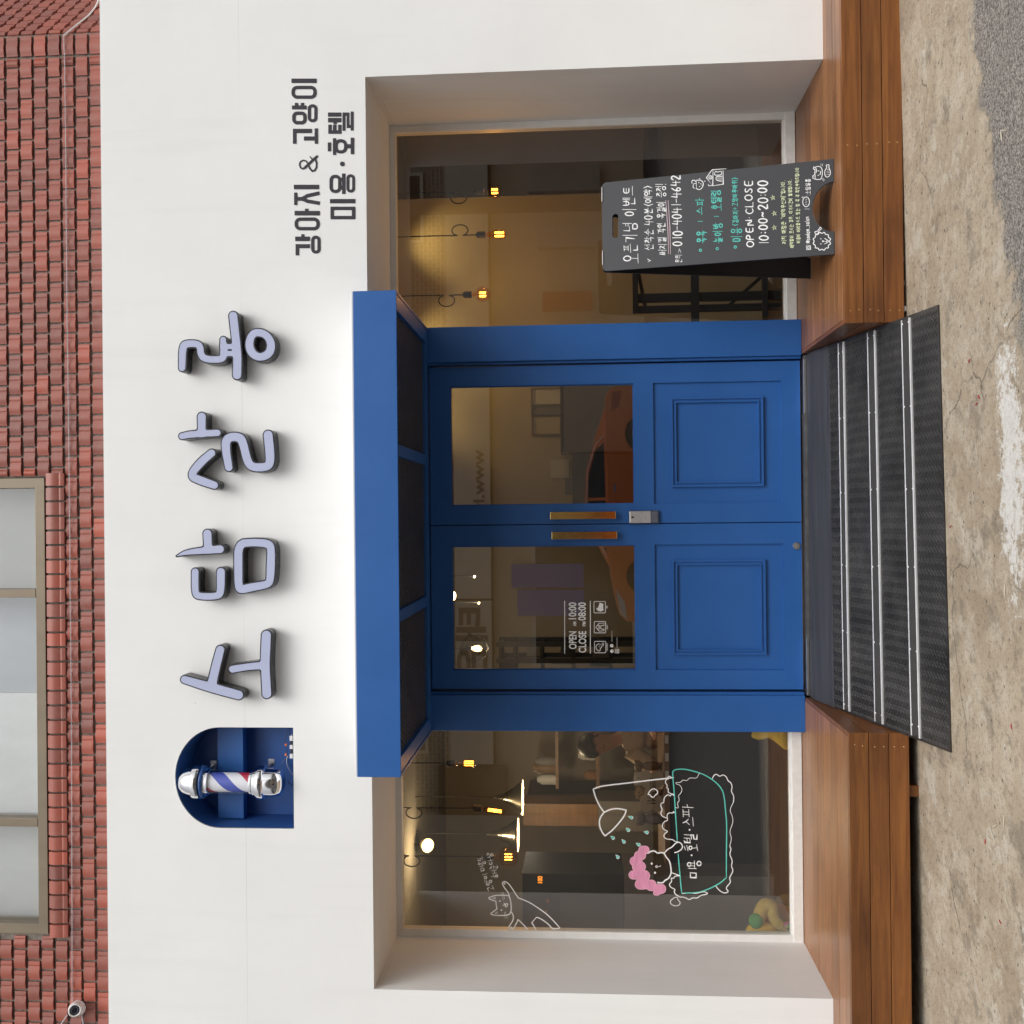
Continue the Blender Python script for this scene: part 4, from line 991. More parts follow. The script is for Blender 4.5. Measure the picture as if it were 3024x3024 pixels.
# ================================================================== flat wall lettering
ct = Crop(860, 220, 0.28995)
M_LET = mat('charcoal_vinyl', (0.030, 0.028, 0.036), 0.7, var=0.1, vscale=20)
L1 = [('b',3,258,43,87),('r',3,258,116,248,58,33),('b',8,156,317,356),('b',37,70,290,330),('b',97,131,290,330),('r',10,157,378,509,52,34),('r',169,266,304,487,46,31),
 ('b',52,210,554,597),('b',18,52,554,706),('b',130,245,632,673),('b',239,272,550,706),
 ('s',[(262,836),(200,893),(133,955)],[12,13,12]),('s',[(172,915),(190,960),(215,985),(240,978),(258,945),(258,900),(245,858)],[8,9,9,9,9,9,9]),('s',[(192,838),(214,862),(225,872)],[5,7,9]),('s',[(168,905),(150,882),(122,874),(95,888),(84,917),(95,950),(118,962),(145,950),(160,925)],[7,7,7,7,7,8,8,8,8]),
 ('b',27,283,1124,1169),('b',30,62,1203,1330),('b',60,125,1248,1286),('o',118,1262,165,1236,34),('o',150,1240,287,1208,36),('o',118,1272,165,1290,34),('o',150,1288,290,1312,36),
 ('b',35,291,1390,1436),('b',141,175,1368,1400),('r',35,290,1457,1588,58,34),
 ('b',41,190,1652,1697),('b',103,135,1628,1660),('b',80,190,1728,1769),('b',45,80,1728,1842),('r',203,299,1642,1825,46,32)]
L2 = [('b',375,510,388,430),('b',375,510,443,488),('b',430,463,480,506),('b',378,412,512,604),('b',426,460,512,580),('b',478,511,512,604),('b',378,511,570,604),
 ('b',523,551,390,573),('b',523,591,388,421),('b',565,591,388,545),('b',565,634,515,545),('b',606,634,378,571),
 ('b',373,406,693,783),('b',425,458,650,820),('r',440,570,660,805,60,32),('b',562,612,711,752),('b',606,640,645,812),('s',[(521,912)],[24]),
 ('r',390,510,1022,1208,56,32),('b',488,530,1052,1086),('b',490,530,1136,1171),('b',518,552,1009,1217),('r',563,649,1017,1203,42,28),
 ('b',395,652,1269,1312),('r',400,652,1347,1475,8,34)]
for nm, lab, sh in (('wall_lettering', 'dark flat lettering, the longer upper line with an ampersand on the white wall', L1), ('wall_lettering', 'dark flat lettering, the shorter lower line with a round dot above the window', L2)):
    xs_ = [0, 310] if sh is L1 else [360, 670]; 
    Fd = field(sh, xs_[0]-12, xs_[1]+12, 20 if sh is L1 else 360, 1860 if sh is L1 else 1500, 2.0)
    lp = [simplify(l, 0.25) for l in contours(Fd)]
    cuts = [20, 275, 530, 760, 1060, 1345, 1610, 1900] if sh is L1 else [360, 625, 850, 970, 1240, 1520]
    top = P(*ct(((0, 100) if sh is L1 else (375, 900))), YF); root = thing(nm, (top.x, YF, P(*ct((290 if sh is L1 else 650, 900)), YF).z), lab, 'lettering', 'dark lettering on the white wall')
    for a_, b_ in zip(cuts, cuts[1:]):
        sub = [l for l in lp if a_ <= sum(p[1] for p in l)/len(l) < b_]
        if sub: fill(sub, lambda q: P(*ct(q), YF-0.0005), 0.002, (0,-1,0)).build('letter', M_LET, root)

# ================================================================== barber pole in the niche
YBP = YF + 0.005
pc = lambda x, y: P(480+x*420/1932, 2100+y*420/1932, YBP)
ax_x = pc(950, 965).x
bp = thing('barber_pole', (ax_x, YBP, pc(1660, 960).z), 'chrome capped barber pole with blue and white stripes in the arched niche', 'barber pole')
zof = lambda x: pc(x, 965).z
R = lambda d: d*420/1932/F*(YBP-CAM.y)
cap = MB(); zt = zof(233)
prof_top = [(0.0, zt), (R(70), zt-R(6)), (R(120), zt-R(28)), (R(160), zt-R(75)), (R(183), zt-R(140)), (R(192), zof(400)), (R(195), zof(430)), (R(200), zof(440)), (R(232), zof(445)), (R(238), zof(458)), (R(238), zof(520)), (R(230), zof(536)), (R(200), zof(540)), (R(188), zof(548)), (R(186), zof(580)), (R(190), zof(585)), (R(190), zof(598)), (R(165), zof(604)), (R(165), zof(612)), (R(172), zof(618)), (R(172), zof(646)), (R(150), zof(650))]
cap.lathe([(r, z) for r, z in prof_top], (ax_x, YBP, 0), n=48); cap.build('cap', M_CHROME, bp, smooth=True)
cap = MB(); zb = zof(1660)
prof_bot = [(R(150), zof(1205)), (R(175), zof(1212)), (R(175), zof(1238)), (R(168), zof(1246)), (R(190), zof(1256)), (R(190), zof(1285)), (R(205), zof(1292)), (R(205), zof(1310)), (R(232), zof(1318)), (R(236), zof(1330)), (R(236), zof(1385)), (R(228), zof(1398)), (R(200), zof(1402)), (R(192), zof(1410)), (R(192), zof(1500)), (R(186), zof(1560)), (R(165), zof(1615)), (R(115), zof(1645)), (R(60), zof(1657)), (0.0, zb)]
cap.lathe(prof_bot, (ax_x, YBP, 0), n=48); cap.build('cap', M_CHROME, bp, smooth=True)
def stripe_mat():
    m = bpy.data.materials.new('barber_stripes'); m.use_nodes = True; nt = m.node_tree; b = nt.nodes['Principled BSDF']; L = nt.links.new
    tc = nt.nodes.new('ShaderNodeTexCoord'); sp = nt.nodes.new('ShaderNodeSeparateXYZ'); L(tc.outputs['Object'], sp.inputs[0])
    at2 = nt.nodes.new('ShaderNodeMath'); at2.operation = 'ARCTAN2'; L(sp.outputs['Y'], at2.inputs[0]); L(sp.outputs['X'], at2.inputs[1])
    def ma(op, a, c):
        k = nt.nodes.new('ShaderNodeMath'); k.operation = op
        for i, q in enumerate((a, c)):
            if isinstance(q, (int, float)): k.inputs[i].default_value = q
            else: L(q, k.inputs[i])
        return k.outputs[0]
    u = ma('ADD', ma('DIVIDE', at2.outputs[0], 2*PI), ma('MULTIPLY', sp.outputs['Z'], -3.19))
    u = ma('FRACT', ma('ADD', u, 0.125+0.25+3.19*(zof(920)-zof(1660))), 0)
    r = nt.nodes.new('ShaderNodeValToRGB'); r.color_ramp.interpolation = 'CONSTANT'; els = r.color_ramp.elements
    els[0].position = 0; els[0].color = (0.055, 0.085, 0.42, 1); els[1].position = 0.25; els[1].color = (0.74, 0.74, 0.76, 1)
    e_ = els.new(0.5); e_.color = (0.45, 0.02, 0.05, 1); e_ = els.new(0.75); e_.color = (0.74, 0.74, 0.76, 1)
    L(u, r.inputs[0]); L(r.outputs[0], b.inputs['Base Color']); b.inputs['Roughness'].default_value = 0.35
    return m
MB().lathe([(0, zof(1208)), (R(132), zof(1208)), (R(132), zof(640)), (0, zof(640))], (ax_x, YBP, 0), n=40).build('striped_cylinder', stripe_mat(), bp, smooth=True)
MB().lathe([(R(174), zof(1230)), (R(174), zof(630))], (ax_x, YBP, 0), n=40).build('glass_tube', glass('tube_glass', (0.93, 0.94, 0.97), 1.0, 1.45), bp, smooth=True)
for xx, yy in ((700, 715), (1485, 690)):
    p = P(480+xx*420/1932, 2100+yy*420/1932, YF+0.14)
    MB().box(p.x-0.022, p.x+0.018, YF+0.131, YF+0.139, p.z-0.016, p.z+0.016).bar((p.x-0.01, YF+0.131, p.z), (ax_x+0.03, YBP+0.03, p.z), 0.022, 0.006).build('wall_bracket', M_STEEL, bp)
    ring = [(ax_x+R(200)*1.02*math.cos(a), YBP+R(200)*1.02*math.sin(a), p.z) for a in [2*PI*i/24 for i in range(25)]]
    MB().tube(ring, 0.007, 6, cap=False).build('clamp_ring', M_BLUE2, bp, smooth=True)
# adapters and loose wires on the niche floor
wi = thing('power_adapter', (pc(1700, 400).x, YF+0.05, NZ0+0.004), 'row of white and black power adapters on the niche floor', 'adapter')
zz = NZ0+0.006
for k, (ya, yb, mt) in enumerate(((330, 402, M_FRAME), (405, 452, M_BLACK), (455, 512, M_FRAME), (516, 570, M_BLACK), (574, 640, M_FRAME))):
    xa = P(860, 2100+yb*420/1932, YF+0.04).x; xb = P(860, 2100+ya*420/1932, YF+0.04).x
    MB().box(xa+0.0006, xb-0.0006, YF+0.03, YF+0.075, zz, zz+0.022-0.003*(k % 2)).build('adapter_block', mt, wi, bevel=0.002)
wr = thing('wiring', (pc(1700, 500).x, YF+0.09, NZ0+0.02), 'loose dark blue and grey wires with orange connectors beside the adapters', 'wires')
def wpts(ps, dy): return smooth_pts([P(480+x*420/1932, 2100+y*420/1932, YF+dy) for x, y in ps], 2)
M_WIRE = mat('blue_wire', (0.02, 0.045, 0.13), 0.5, var=0.1); M_WIREG = mat('grey_wire', (0.45, 0.45, 0.48), 0.5, var=0.1); M_OR = mat('orange_plug', (0.75, 0.20, 0.05), 0.4, var=0.1)
for ps, mt in (([(1700,240),(1690,320),(1655,370),(1665,450),(1690,520),(1690,600)], M_WIRE), ([(1730,235),(1720,300),(1740,330)], M_WIRE), ([(1700,610),(1680,680),(1700,760),(1740,830),(1775,870)], M_WIREG), ([(1700,640),(1720,700),(1760,760),(1775,790)], M_WIRE), ([(1610,735),(1660,660),(1690,610)], M_WIRE), ([(1695,940),(1720,985),(1770,1005)], M_WIRE)):
    MB().tube(wpts(ps, 0.085), 0.0022, 6).build('wire', mt, wr, smooth=True)
for yy in (455, 590):
    p = P(480+1678*420/1932, 2100+yy*420/1932, YF+0.085); MB().box(p.x-0.006, p.x+0.006, p.y-0.004, p.y+0.004, p.z-0.004, p.z+0.006).build('connector', M_OR, wr, bevel=0.001)

# ================================================================== camera and cables on the tiled wall
kc = Crop(150, 2850, 174/1932)
ch = P(*kc((800, 1450)), YT-0.06)
ccw = thing('security_camera', (ch.x, YT, ch.z), 'white dome security camera fixed to the red tiled wall', 'camera')
M_CAMW = mat('camera_white', (0.74, 0.74, 0.73), 0.35, var=0.03)
aim = Vector((0.22, -0.84, -0.30)).normalized(); kx = 0.5285/1932*0.0   # turret looks out and down
rw_ = 250*174/1932/F*5.25
a3 = Vector(aim); c_ = Vector((ch.x-0.004, YT-0.045, ch.z+0.004))
sq = MB().lathe([(rw_*1.02, 0), (rw_*1.05, 0.012), (rw_*1.0, 0.022), (rw_*0.90, 0.034)], (ch.x-0.014, YT-0.012, ch.z+0.006), (0,-1,0), 32); sq.build('base', M_CAMW, ccw, smooth=True)
MB().lathe([(rw_*0.62, -0.02), (rw_*0.90, -0.004), (rw_*0.95, 0.012), (rw_*0.90, 0.030), (rw_*0.84, 0.045), (rw_*0.74, 0.050), (rw_*0.66, 0.048), (rw_*0.62, 0.040)], c_, a3, 32).build('turret', M_CAMW, ccw, smooth=True)
MB().lathe([(0, 0.046), (rw_*0.30, 0.045), (rw_*0.62, 0.041)], c_, a3, 32).build('lens', mat('lens_black', (0.02, 0.02, 0.028), 0.12, var=0.1), ccw, smooth=True)
MB().lathe([(rw_*0.38, 0.0465), (rw_*0.42, 0.0485), (rw_*0.47, 0.0455)], c_, a3, 32).build('lens_ring', M_LOCKB, ccw, smooth=True)
cb = thing('cable', (0, YT-0.02, P(208, 1500, YT-0.02).z), 'thin grey cable strung along the tiled wall to the camera', 'cable')
pts = [P(x, y, YT-0.022) for x, y in ((188, 105), (191, 180), (194, 400), (198, 900), (204, 1340), (207, 1700), (211, 2100), (212, 2400), (213, 2700), (213, 2960))]
MB().tube(smooth_pts(pts, 1), 0.0021, 6).build('strung_cable', M_WIREG, cb, smooth=True)
pts = [P(*q, YT-0.022) for q in ((188, 105), (192, 60), (262, 45), (285, 25), (300, 0))]
MB().tube([Vector((p.x, p.y+max(0, (p.x-CX))*0.0, p.z)) for p in pts[:1]]+[P(262, 45, YT+0.02), P(282, 20, YT+0.06), P(300, -20, YT+0.12)], 0.004, 6).build('cable_end', M_FRAME, cb, smooth=True)
for q0, q1 in (((545, 1640), (330, 1945)), ((1010, 1600), (1075, 1990))):
    MB().tube([P(*kc(q0), YT-0.03), P(*kc(q1), YT-0.022)], 0.0035, 6).build('camera_lead', M_WIREG, cb, smooth=True)

# ================================================================== chalkboard A-sign on the right deck
kb = Crop(1740, 440, 0.3882)
b0 = PZ(2463, 610, 0.002)                                      # foot of the front board
tp = P(1779, 669, -0.54); tdir = Vector((0, tp.y-b0.y, tp.z-b0.z)).normalized()
bn = Vector((0, -tdir.z, tdir.y)); 
if bn.y > 0: bn = -bn
HB = (Vector((0, tp.y-b0.y, tp.z-b0.z))).length
sb0 = PP(2464, 750.6, b0, bn); sb1 = PP(2462, 469, b0, bn); BX0, BX1 = sb0.x, sb1.x
so = thing('sandwich_board', ((BX0+BX1)/2, b0.y+0.2, 0.002), 'dark grey chalkboard A-sign lettered in white, teal and yellow, standing on the deck', 'sign board')
M_CHALKB = mat('chalkboard', (0.030, 0.031, 0.036), 0.55, var=0.10, vscale=3.5, bump=0.03, bscale=120)
def bpt(x, s, h=0.0): return Vector((x+0.018*s, b0.y, b0.z)) + tdir*s + bn*h
def board_loop(x0, x1, H, slot=True):
    r = 0.022; cut = (x1-x0)*0.5; cx = (x0+x1)/2
    lp = [(x0, 0)]
    lp += [(cx-0.115+0.115*(1-math.cos(PI*i/20)) if False else cx-0.118*math.cos(PI*i/20), 0.098*math.sin(PI*i/20)) for i in range(21)]
    lp += [(x1, 0), (x1, H-r)] + [(x1-r+r*math.cos(PI/2*i/6), H-r+r*math.sin(PI/2*i/6)) for i in range(1, 7)] + [(x0+r-r*math.sin(PI/2*i/6), H-r+r*math.cos(PI/2*i/6)) for i in range(0, 7)]
    loops = [lp]
    if slot:
        sc_, sw, sh_ = H-0.068, 0.078/1.0, 0.0155
        loops.append([(cx+ (0.046*sg) + sh_*math.cos(a), sc_ + sh_*math.sin(a)) for sg, rng in ((1, range(-6, 7)), (-1, range(6, 19))) for a in [PI/2*i/6 for i in rng]])
    return loops
TB = 0.012
front = fill(board_loop(BX0, BX1, HB), lambda q: bpt(q[0], q[1], -TB), TB, bn).build('front_board', M_CHALKB, so)
bk0y, topy = b0.y+0.50, b0.y+tdir.y*HB+0.016
bdir = Vector((0, topy-bk0y, b0.z+tdir.z*HB-0.002)).normalized(); bbn = Vector((0, bdir.z, -bdir.y))
if bbn.y < 0: bbn = -bbn
fill(board_loop(BX0, BX1, HB*tdir.z/bdir.z), lambda q: Vector((q[0]+0.018*q[1], bk0y, 0.002)) + bdir*q[1], TB, bbn).build('rear_board', M_BLACK, so)
for ya, yb in ((295, 400), (775, 882)):
    x0 = PP(*kb((95, yb)), b0, bn).x; x1 = PP(*kb((95, ya)), b0, bn).x
    MB().box(x0, x1, topy-0.022, topy+0.004, tp.z-0.002+0.001, tp.z+0.003).build('hinge', M_ALU, so)
M_CHW = mat('chalk_white', (0.80, 0.80, 0.80), 0.8, var=0.05); M_CHT = mat('chalk_teal', (0.10, 0.58, 0.50), 0.8, var=0.1); M_CHY = mat('chalk_lime', (0.68, 0.74, 0.46), 0.8, var=0.1); M_CHP = mat('chalk_pink', (0.62, 0.45, 0.50), 0.8, var=0.1)
SURF = b0 + bn*0.0002
b3 = lambda q: PP(*kb(q), SURF, bn)
CHALK = []
class Ink:
    def __init__(s, m): s.m = m
wh, te, li, pk = Ink(M_CHW), Ink(M_CHT), Ink(M_CHY), Ink(M_CHP)
def inked(ink, nm):
    mb = MB(); CHALK.append((mb, ink.m, nm)); return mb
K = 0.3882/F*5.05                     # metres per crop pixel on the board
def hw(mb, text, ya, yb, xa0, xa1, xb0, xb1, w, jit=0.025): handwrite(inked(mb, 'chalk_line'), text, (xa0, ya), (xa1, ya), (xb0, yb), (xb1, yb), b3, w*0.86*K, bn, jit)
hw(wh, '오픈기념 이벤트', 868, 282, 258, 378, 255, 352, 10)
hw(wh, '선착순 40분(예약)', 770, 276, 424, 494, 416, 472, 8.5)
hw(wh, 'v', 860, 822, 440, 470, 438, 468, 9)
hw(wh, '써지컬 각인 목걸이 증정!', 806, 262, 528, 584, 506, 582, 8.5)
for dx in (0, 20): ribbon(inked(pk, 'chalk_underline'), [b3((604+dx*.7, 798)), b3((598+dx*.8, 600)), b3((582+dx*.9, 392))], 6*K, bn)
hw(wh, '문의', 866, 800, 655, 708, 653, 706, 6); hw(wh, '>', 792, 752, 668, 704, 666, 702, 7)
hw(wh, '010-4041-4642', 738, 198, 638, 708, 622, 690, 11)
hw(te, '목욕', 716, 622, 818, 896, 816, 894, 8.5); hw(te, '|', 560, 540, 828, 862, 826, 858, 8); hw(te, '스파', 500, 372, 816, 874, 806, 866, 9)
hw(te, '놀이방', 716, 562, 944, 1018, 942, 1014, 8.5); hw(te, '|', 520, 500, 952, 986, 950, 984, 8); hw(te, '호텔링', 470, 308, 932, 1006, 926, 1000, 8.5)
hw(te, '미용', 708, 596, 1080, 1164, 1078, 1162, 8.5); hw(te, '(강아지+고양이무마취)', 585, 215, 1090, 1134, 1086, 1128, 6.5)
for x, y in ((846, 770), (974, 758), (1111, 746)): ribbon(inked(te, 'chalk_bullet'), [b3(q) for q in ell(x, y, 9, 9, 10)[:-1]], 6*K, bn, closed=True)
hw(wh, 'OPEN·CLOSE', 748, 238, 1198, 1252, 1180, 1242, 10)
hw(wh, '10:00~20:00', 735, 238, 1294, 1362, 1280, 1352, 11)
for x, y in ((1408, 598), (1408, 490), (1397, 370)):
    st = [(x+19*math.cos(PI-2*PI*i*2/5+.1), y+19*math.sin(PI-2*PI*i*2/5+.1)) for i in range(5)]
    ribbon(inked(li, 'chalk_star'), [b3(q) for q in st], 5*K, bn, closed=True)
hw(li, '저희 매장은 "예약우선제"입니다.', 722, 238, 1464, 1500, 1456, 1490, 5.5)
hw(li, '예약없이 오시는 경우, 대기시간이 발생합니다.', 752, 232, 1526, 1558, 1510, 1540, 5)
hw(li, '미용이 어려울수도 있는 점 꼭 꼭 확인부탁드립니다', 716, 140, 1576, 1606, 1566, 1596, 5)
hw(wh, ':@sodam_salon', 728, 515, 1646, 1682, 1638, 1672, 5); hw(wh, '|', 462, 448, 1640, 1676, 1640, 1676, 5); hw(wh, ':소담살롱', 355, 228, 1646, 1684, 1644, 1682, 5.5)
def line(mb, pts, w, sm=1, closed=False): ribbon(doodle, smooth_pts([b3(p) for p in pts], sm, closed), w*K, bn, closed=closed)
doodle = inked(wh, 'chalk_doodle')
line(wh, [(1652,738),(1682,736),(1684,764),(1654,766)], 5, 0, True); line(wh, ell(1668, 751, 8, 8, 8)[:-1], 4, 0, True)
line(wh, ell(1650, 402, 26, 38, 12)[:-1], 5, 0, True); line(wh, [(1630,378),(1618,366),(1634,364)], 4, 0)
for k in range(4): line(wh, [(1645,420-k*13),(1656,424-k*13)], 4, 0)
doodle = inked(wh, 'chalk_doodle')
sc_ = []
for i in range(12):
    a = 2*PI*i/12; sc_ += [(1770+56*math.cos(a), 702+58*math.sin(a)), (1770+72*math.cos(a+.26), 702+74*math.sin(a+.26))]
line(wh, sc_, 6, 1, True)
for x, y in ((1762, 722), (1762, 684)): dot(doodle, b3((x, y)), 4*K, bn)
dot(doodle, b3((1778, 702)), 7*K, bn); line(wh, [(1790,722),(1812,712),(1806,702),(1812,692),(1790,680)], 5); line(wh, [(1780,702),(1806,702)], 5, 0); line(wh, [(1812,712),(1824,702),(1812,692)], 4)
doodle = inked(wh, 'chalk_doodle')
line(wh, [(1722,642),(1714,634),(1722,626),(1732,630),(1752,604),(1756,594),(1766,600),(1764,610),(1758,612),(1740,636),(1742,646),(1730,648)], 5, 1, True)
doodle = inked(wh, 'chalk_doodle')
line(wh, [(1722,200),(1716,232),(1702,222),(1700,205),(1716,196),(1718,160),(1704,150),(1708,136),(1724,144),(1730,166),(1726,182)], 5, 0)
line(wh, [(1714,226),(1740,234),(1766,228),(1774,190),(1772,150),(1752,130),(1722,136)], 5); line(wh, [(1708,214),(1714,206)], 4, 0); line(wh, [(1710,150),(1718,156)], 4, 0)
for x, y in ((1742, 200), (1742, 166)): dot(doodle, b3((x, y)), 4*K, bn)
line(wh, [(1752,196),(1762,190),(1756,182),(1764,174),(1754,168)], 4); line(wh, [(1770,228),(1784,246)], 4, 0); line(wh, [(1776,222),(1792,238)], 4, 0); line(wh, [(1764,128),(1762,112)], 4, 0); line(wh, [(1774,130),(1776,112)], 4, 0)
doodle = inked(wh, 'chalk_doodle')
line(wh, [(1800,212),(1790,190),(1794,160),(1810,140),(1800,122),(1826,118),(1822,140),(1836,170),(1832,200),(1816,214)], 5, 1, True)
for k in range(4): line(wh, [(1806,196-k*13),(1826,192-k*13)], 4, 0)
doodle = inked(wh, 'chalk_doodle')
line(wh, [(1040,150),(935,158),(892,218),(940,282),(942,158)], 6, 0); line(wh, [(942,280),(1020,268),(1018,160)], 6, 0); line(wh, ell(922, 216, 12, 14, 10)[:-1], 5, 0, True); line(wh, [(910,216),(934,216)], 4, 0); line(wh, [(922,204),(922,230)], 4, 0)
line(wh, [(1010,246),(970,240),(962,222),(972,206),(1012,206)], 5); [line(wh, [(972+0*k,212+k*8),(1010,212+k*8)], 4, 0) for k in range(4)]; line(wh, [(905,270),(910,282),(938,276)], 5); line(wh, [(950,196),(960,168),(980,178),(1000,165),(1012,190),(985,200),(960,198)], 5, 1, True)
doodle = inked(wh, 'chalk_doodle')
line(wh, [(812,300),(840,312),(864,290),(870,258),(850,236),(815,238)], 6); line(wh, [(815,300),(815,236)], 6, 0); line(wh, [(800,300),(788,290),(795,262),(812,262)], 5); line(wh, [(782,262),(780,240),(800,236),(812,250)], 6, 1)
for k in range(6): dot(doodle, b3((820+random.random()*60, 225+random.random()*100)), 4*K, bn)
for mb_, m__, nm_ in CHALK: mb_.build(nm_, m__, so)

# ================================================================== marker drawings and decal on the glass
GN = Vector((0, -1, 0)); YG = 0.0195
M_MW = mat('marker_white', (0.90, 0.90, 0.88), 0.6, var=0.04); M_MT = mat('marker_teal', (0.12, 0.66, 0.54), 0.6, var=0.08); M_MP = mat('marker_pink', (0.72, 0.29, 0.44), 0.65, var=0.14, vscale=45, stretch=(0.25, 1, 1))
KG = 1/F*5.82
def draw(mb, crop, pts, w, sm=2, closed=False, Y=YG):
    ribbon(mb, smooth_pts([P(*crop(p), Y) for p in pts], sm, closed), w*0.98*KG, GN, h=0.0004, closed=closed)
cc = Crop(1380, 2450, 400/1932)
cat = thing('cat_drawing', P(1600, 2760, YG), 'white marker drawing of a leaping cat on the window edge', 'drawing')
m_ = MB()
draw(m_, cc, [(410,1022),(410,1060),(425,1132),(405,1145),(330,1198),(350,1213),(420,1225),(540,1224),(600,1212),(622,1172),(628,1110),(618,1010),(600,955),(582,938),(500,934),(410,936),(340,955),(296,976),(350,1005),(410,1022)], 3.4, 1)
draw(m_, cc, [(345,978),(403,964),(402,990)], 2.2, 0, True); draw(m_, cc, [(388,1196),(430,1172),(430,1196)], 2.2, 0, True)
for q in ((465,1020),(486,1147)): dot(m_, P(*cc(q), YG), 2.4*KG, GN)
for l in ([(522,1045),(540,1066),(566,1050),(580,1070),(568,1088)], [(505,1080),(550,1070)], [(540,1070),(545,1105),(566,1098)]): draw(m_, cc, l, 2.6, 1)
for l in ([(492,890),(512,1008)], [(515,895),(530,990)], [(528,1180),(540,1265)], [(545,1175),(570,1270)]): draw(m_, cc, l, 2.2, 0)
draw(m_, cc, [(600,975),(602,935),(570,880),(530,830),(503,785),(500,755),(520,740),(550,742),(590,770),(640,840),(690,920),(728,975)], 3.2, 2)
draw(m_, cc, [(728,975),(800,1000),(900,1045),(1000,1110),(1100,1180),(1160,1230),(1230,1300),(1320,1400)], 3.2, 1)
draw(m_, cc, [(1320,1400),(1300,1412),(1215,1420),(1160,1350),(1080,1290),(1010,1252),(980,1252)], 3.2, 1); draw(m_, cc, [(985,1252),(920,1325),(1010,1475)], 3, 0)
draw(m_, cc, [(625,1175),(650,1205),(660,1260),(640,1320),(600,1370),(590,1400),(600,1424),(630,1428),(665,1405),(690,1350),(715,1310),(722,1282)], 3.2, 2); draw(m_, cc, [(722,1282),(780,1335),(850,1410),(905,1475)], 3, 1)
for q in ((530,768),(628,1398)): draw(m_, cc, ell(*q, 11, 12, 9)[:-1], 2, 0, True)
m_.build('marker_lines', M_MW, cat)
cx_ = Crop(1400, 2510, 80/1189)
wl_ = MB()
HW = [[(690,1635),(590,1680),(640,1815)], [(730,1710),(845,1665)], [(790,1560),(880,1730)], ell(605,1500,68,48,12), [(450,1420),(580,1385)], [(480,1395),(465,1310)], [(550,1385),(530,1300)], ell(722,1380,62,50,12), ell(505,1210,60,45,12), [(370,1100),(570,1045)],
 [(310,790),(420,800),(440,890),(320,940),(295,880),(310,790)], [(240,725),(380,700),(390,690)], ell(225,605,42,38,12), [(285,590),(355,572)], [(295,640),(365,612)], [(350,500),(395,690)], ell(465,558,50,45,12), [(165,390),(185,480),(280,465),(270,400)], [(240,380),(345,365)], [(345,290),(370,435)],
 [(750,1175),(865,1150)], [(850,1070),(905,1230)], [(760,915),(975,885)], [(800,1020),(990,1015)], [(885,900),(890,1015)], ell(995,1145,50,45,12), [(695,845),(715,790),(780,710)], [(740,770),(795,820)], [(830,680),(870,840)], [(860,745),(940,735)], [(1000,680),(1035,780),(955,805)],
 [(670,560),(690,640),(790,620),(775,520)], [(620,485),(820,440)], [(720,370),(735,455)], [(590,335),(690,315),(670,260)], [(545,225),(665,205)], [(585,130),(595,215)], [(630,125),(640,210)], ell(770,220,55,50,12)]
for s in HW: draw(wl_, cx_, s, 2.3, 0)
tag(wl_.build('marker_writing', M_MW, cat), 'two lines of white hand lettering')
cb_ = Crop(1700, 2250, 500/1932)
dog = thing('bath_drawing', P(2120, 2450, YG), 'marker drawing of a pink eared dog bathing in a teal tub under a shower', 'drawing')
m_ = MB()
draw(m_, cb_, [(1115,180),(800,215),(560,245),(380,265),(280,280),(200,310)], 4.2, 1); draw(m_, cb_, [(200,310),(225,400),(270,500),(325,575)], 4.2, 2)
draw(m_, cb_, [(325,575),(400,540),(480,530),(577,550)], 4.2, 2); draw(m_, cb_, [(577,550),(560,610),(500,690),(420,780),(335,845)], 4.2, 2); draw(m_, cb_, [(335,845),(300,800),(268,720),(275,640),(325,575)], 4.2, 2)
BUB = [[(1100,185),(1070,158),(1048,180),(1062,195),(1030,200),(1022,240),(1048,265),(1038,300),(1062,308),(1050,345),(1090,362),(1122,385)], [(1122,372),(1095,362),(1080,395),(1060,370),(1022,392),(1005,430),(1010,465),(975,470),(968,500),(992,545),(968,580),(985,620),(1040,642)],
 [(1130,580),(1112,562),(1118,585),(1065,578),(1038,610),(1055,668),(1010,680),(983,730),(1002,772),(1058,792),(1012,820),(1004,852),(1032,882),(1110,885),(1128,907),(1165,912)]]
for s in BUB: draw(m_, cb_, s, 2.6, 2)
for s in ([(1415,125),(1400,150),(1380,190),(1300,178),(1270,218),(1220,203),(1200,237),(1138,233),(1152,256),(1190,263),(1218,312),(1200,360),(1168,385),(1187,440),(1158,470),(1177,530),(1138,520)], [(1800,460),(1755,550),(1790,620),(1797,690),(1753,800),(1782,870),(1758,960)]): draw(m_, cb_, s, 1.7, 2)
for s in ([(1560,190),(1578,150),(1612,138),(1642,170),(1680,143),(1722,170),(1737,217),(1775,238),(1787,290),(1773,335),(1807,390),(1800,460)], [(1758,960),(1777,1000),(1753,1050),(1792,1130),(1773,1190),(1803,1240),(1748,1330),(1777,1370),(1706,1440),(1750,1478),(1702,1502),(1640,1470),(1598,1415)],
          [(1190,1300),(1128,1303),(1122,1332),(1083,1322),(1102,1365),(1068,1390),(1078,1430),(1142,1455),(1118,1480),(1150,1522),(1200,1547),(1230,1538),(1300,1577),(1330,1548),(1390,1557),(1420,1523),(1517,1507),(1480,1483),(1440,1482),(1380,1502),(1300,1493),(1215,1502)]): draw(m_, cb_, s, 2.7, 2)
draw(m_, cb_, [(1100,1570),(1130,1543),(1165,1548),(1165,1577),(1197,1600),(1180,1637),(1140,1645),(1108,1637),(1078,1610),(1085,1578)], 2, 2, True)
draw(m_, cb_, [(835,350),(858,318),(892,303),(932,325),(937,362),(905,380),(892,407),(858,395),(850,373),(823,370)], 3, 2, True)
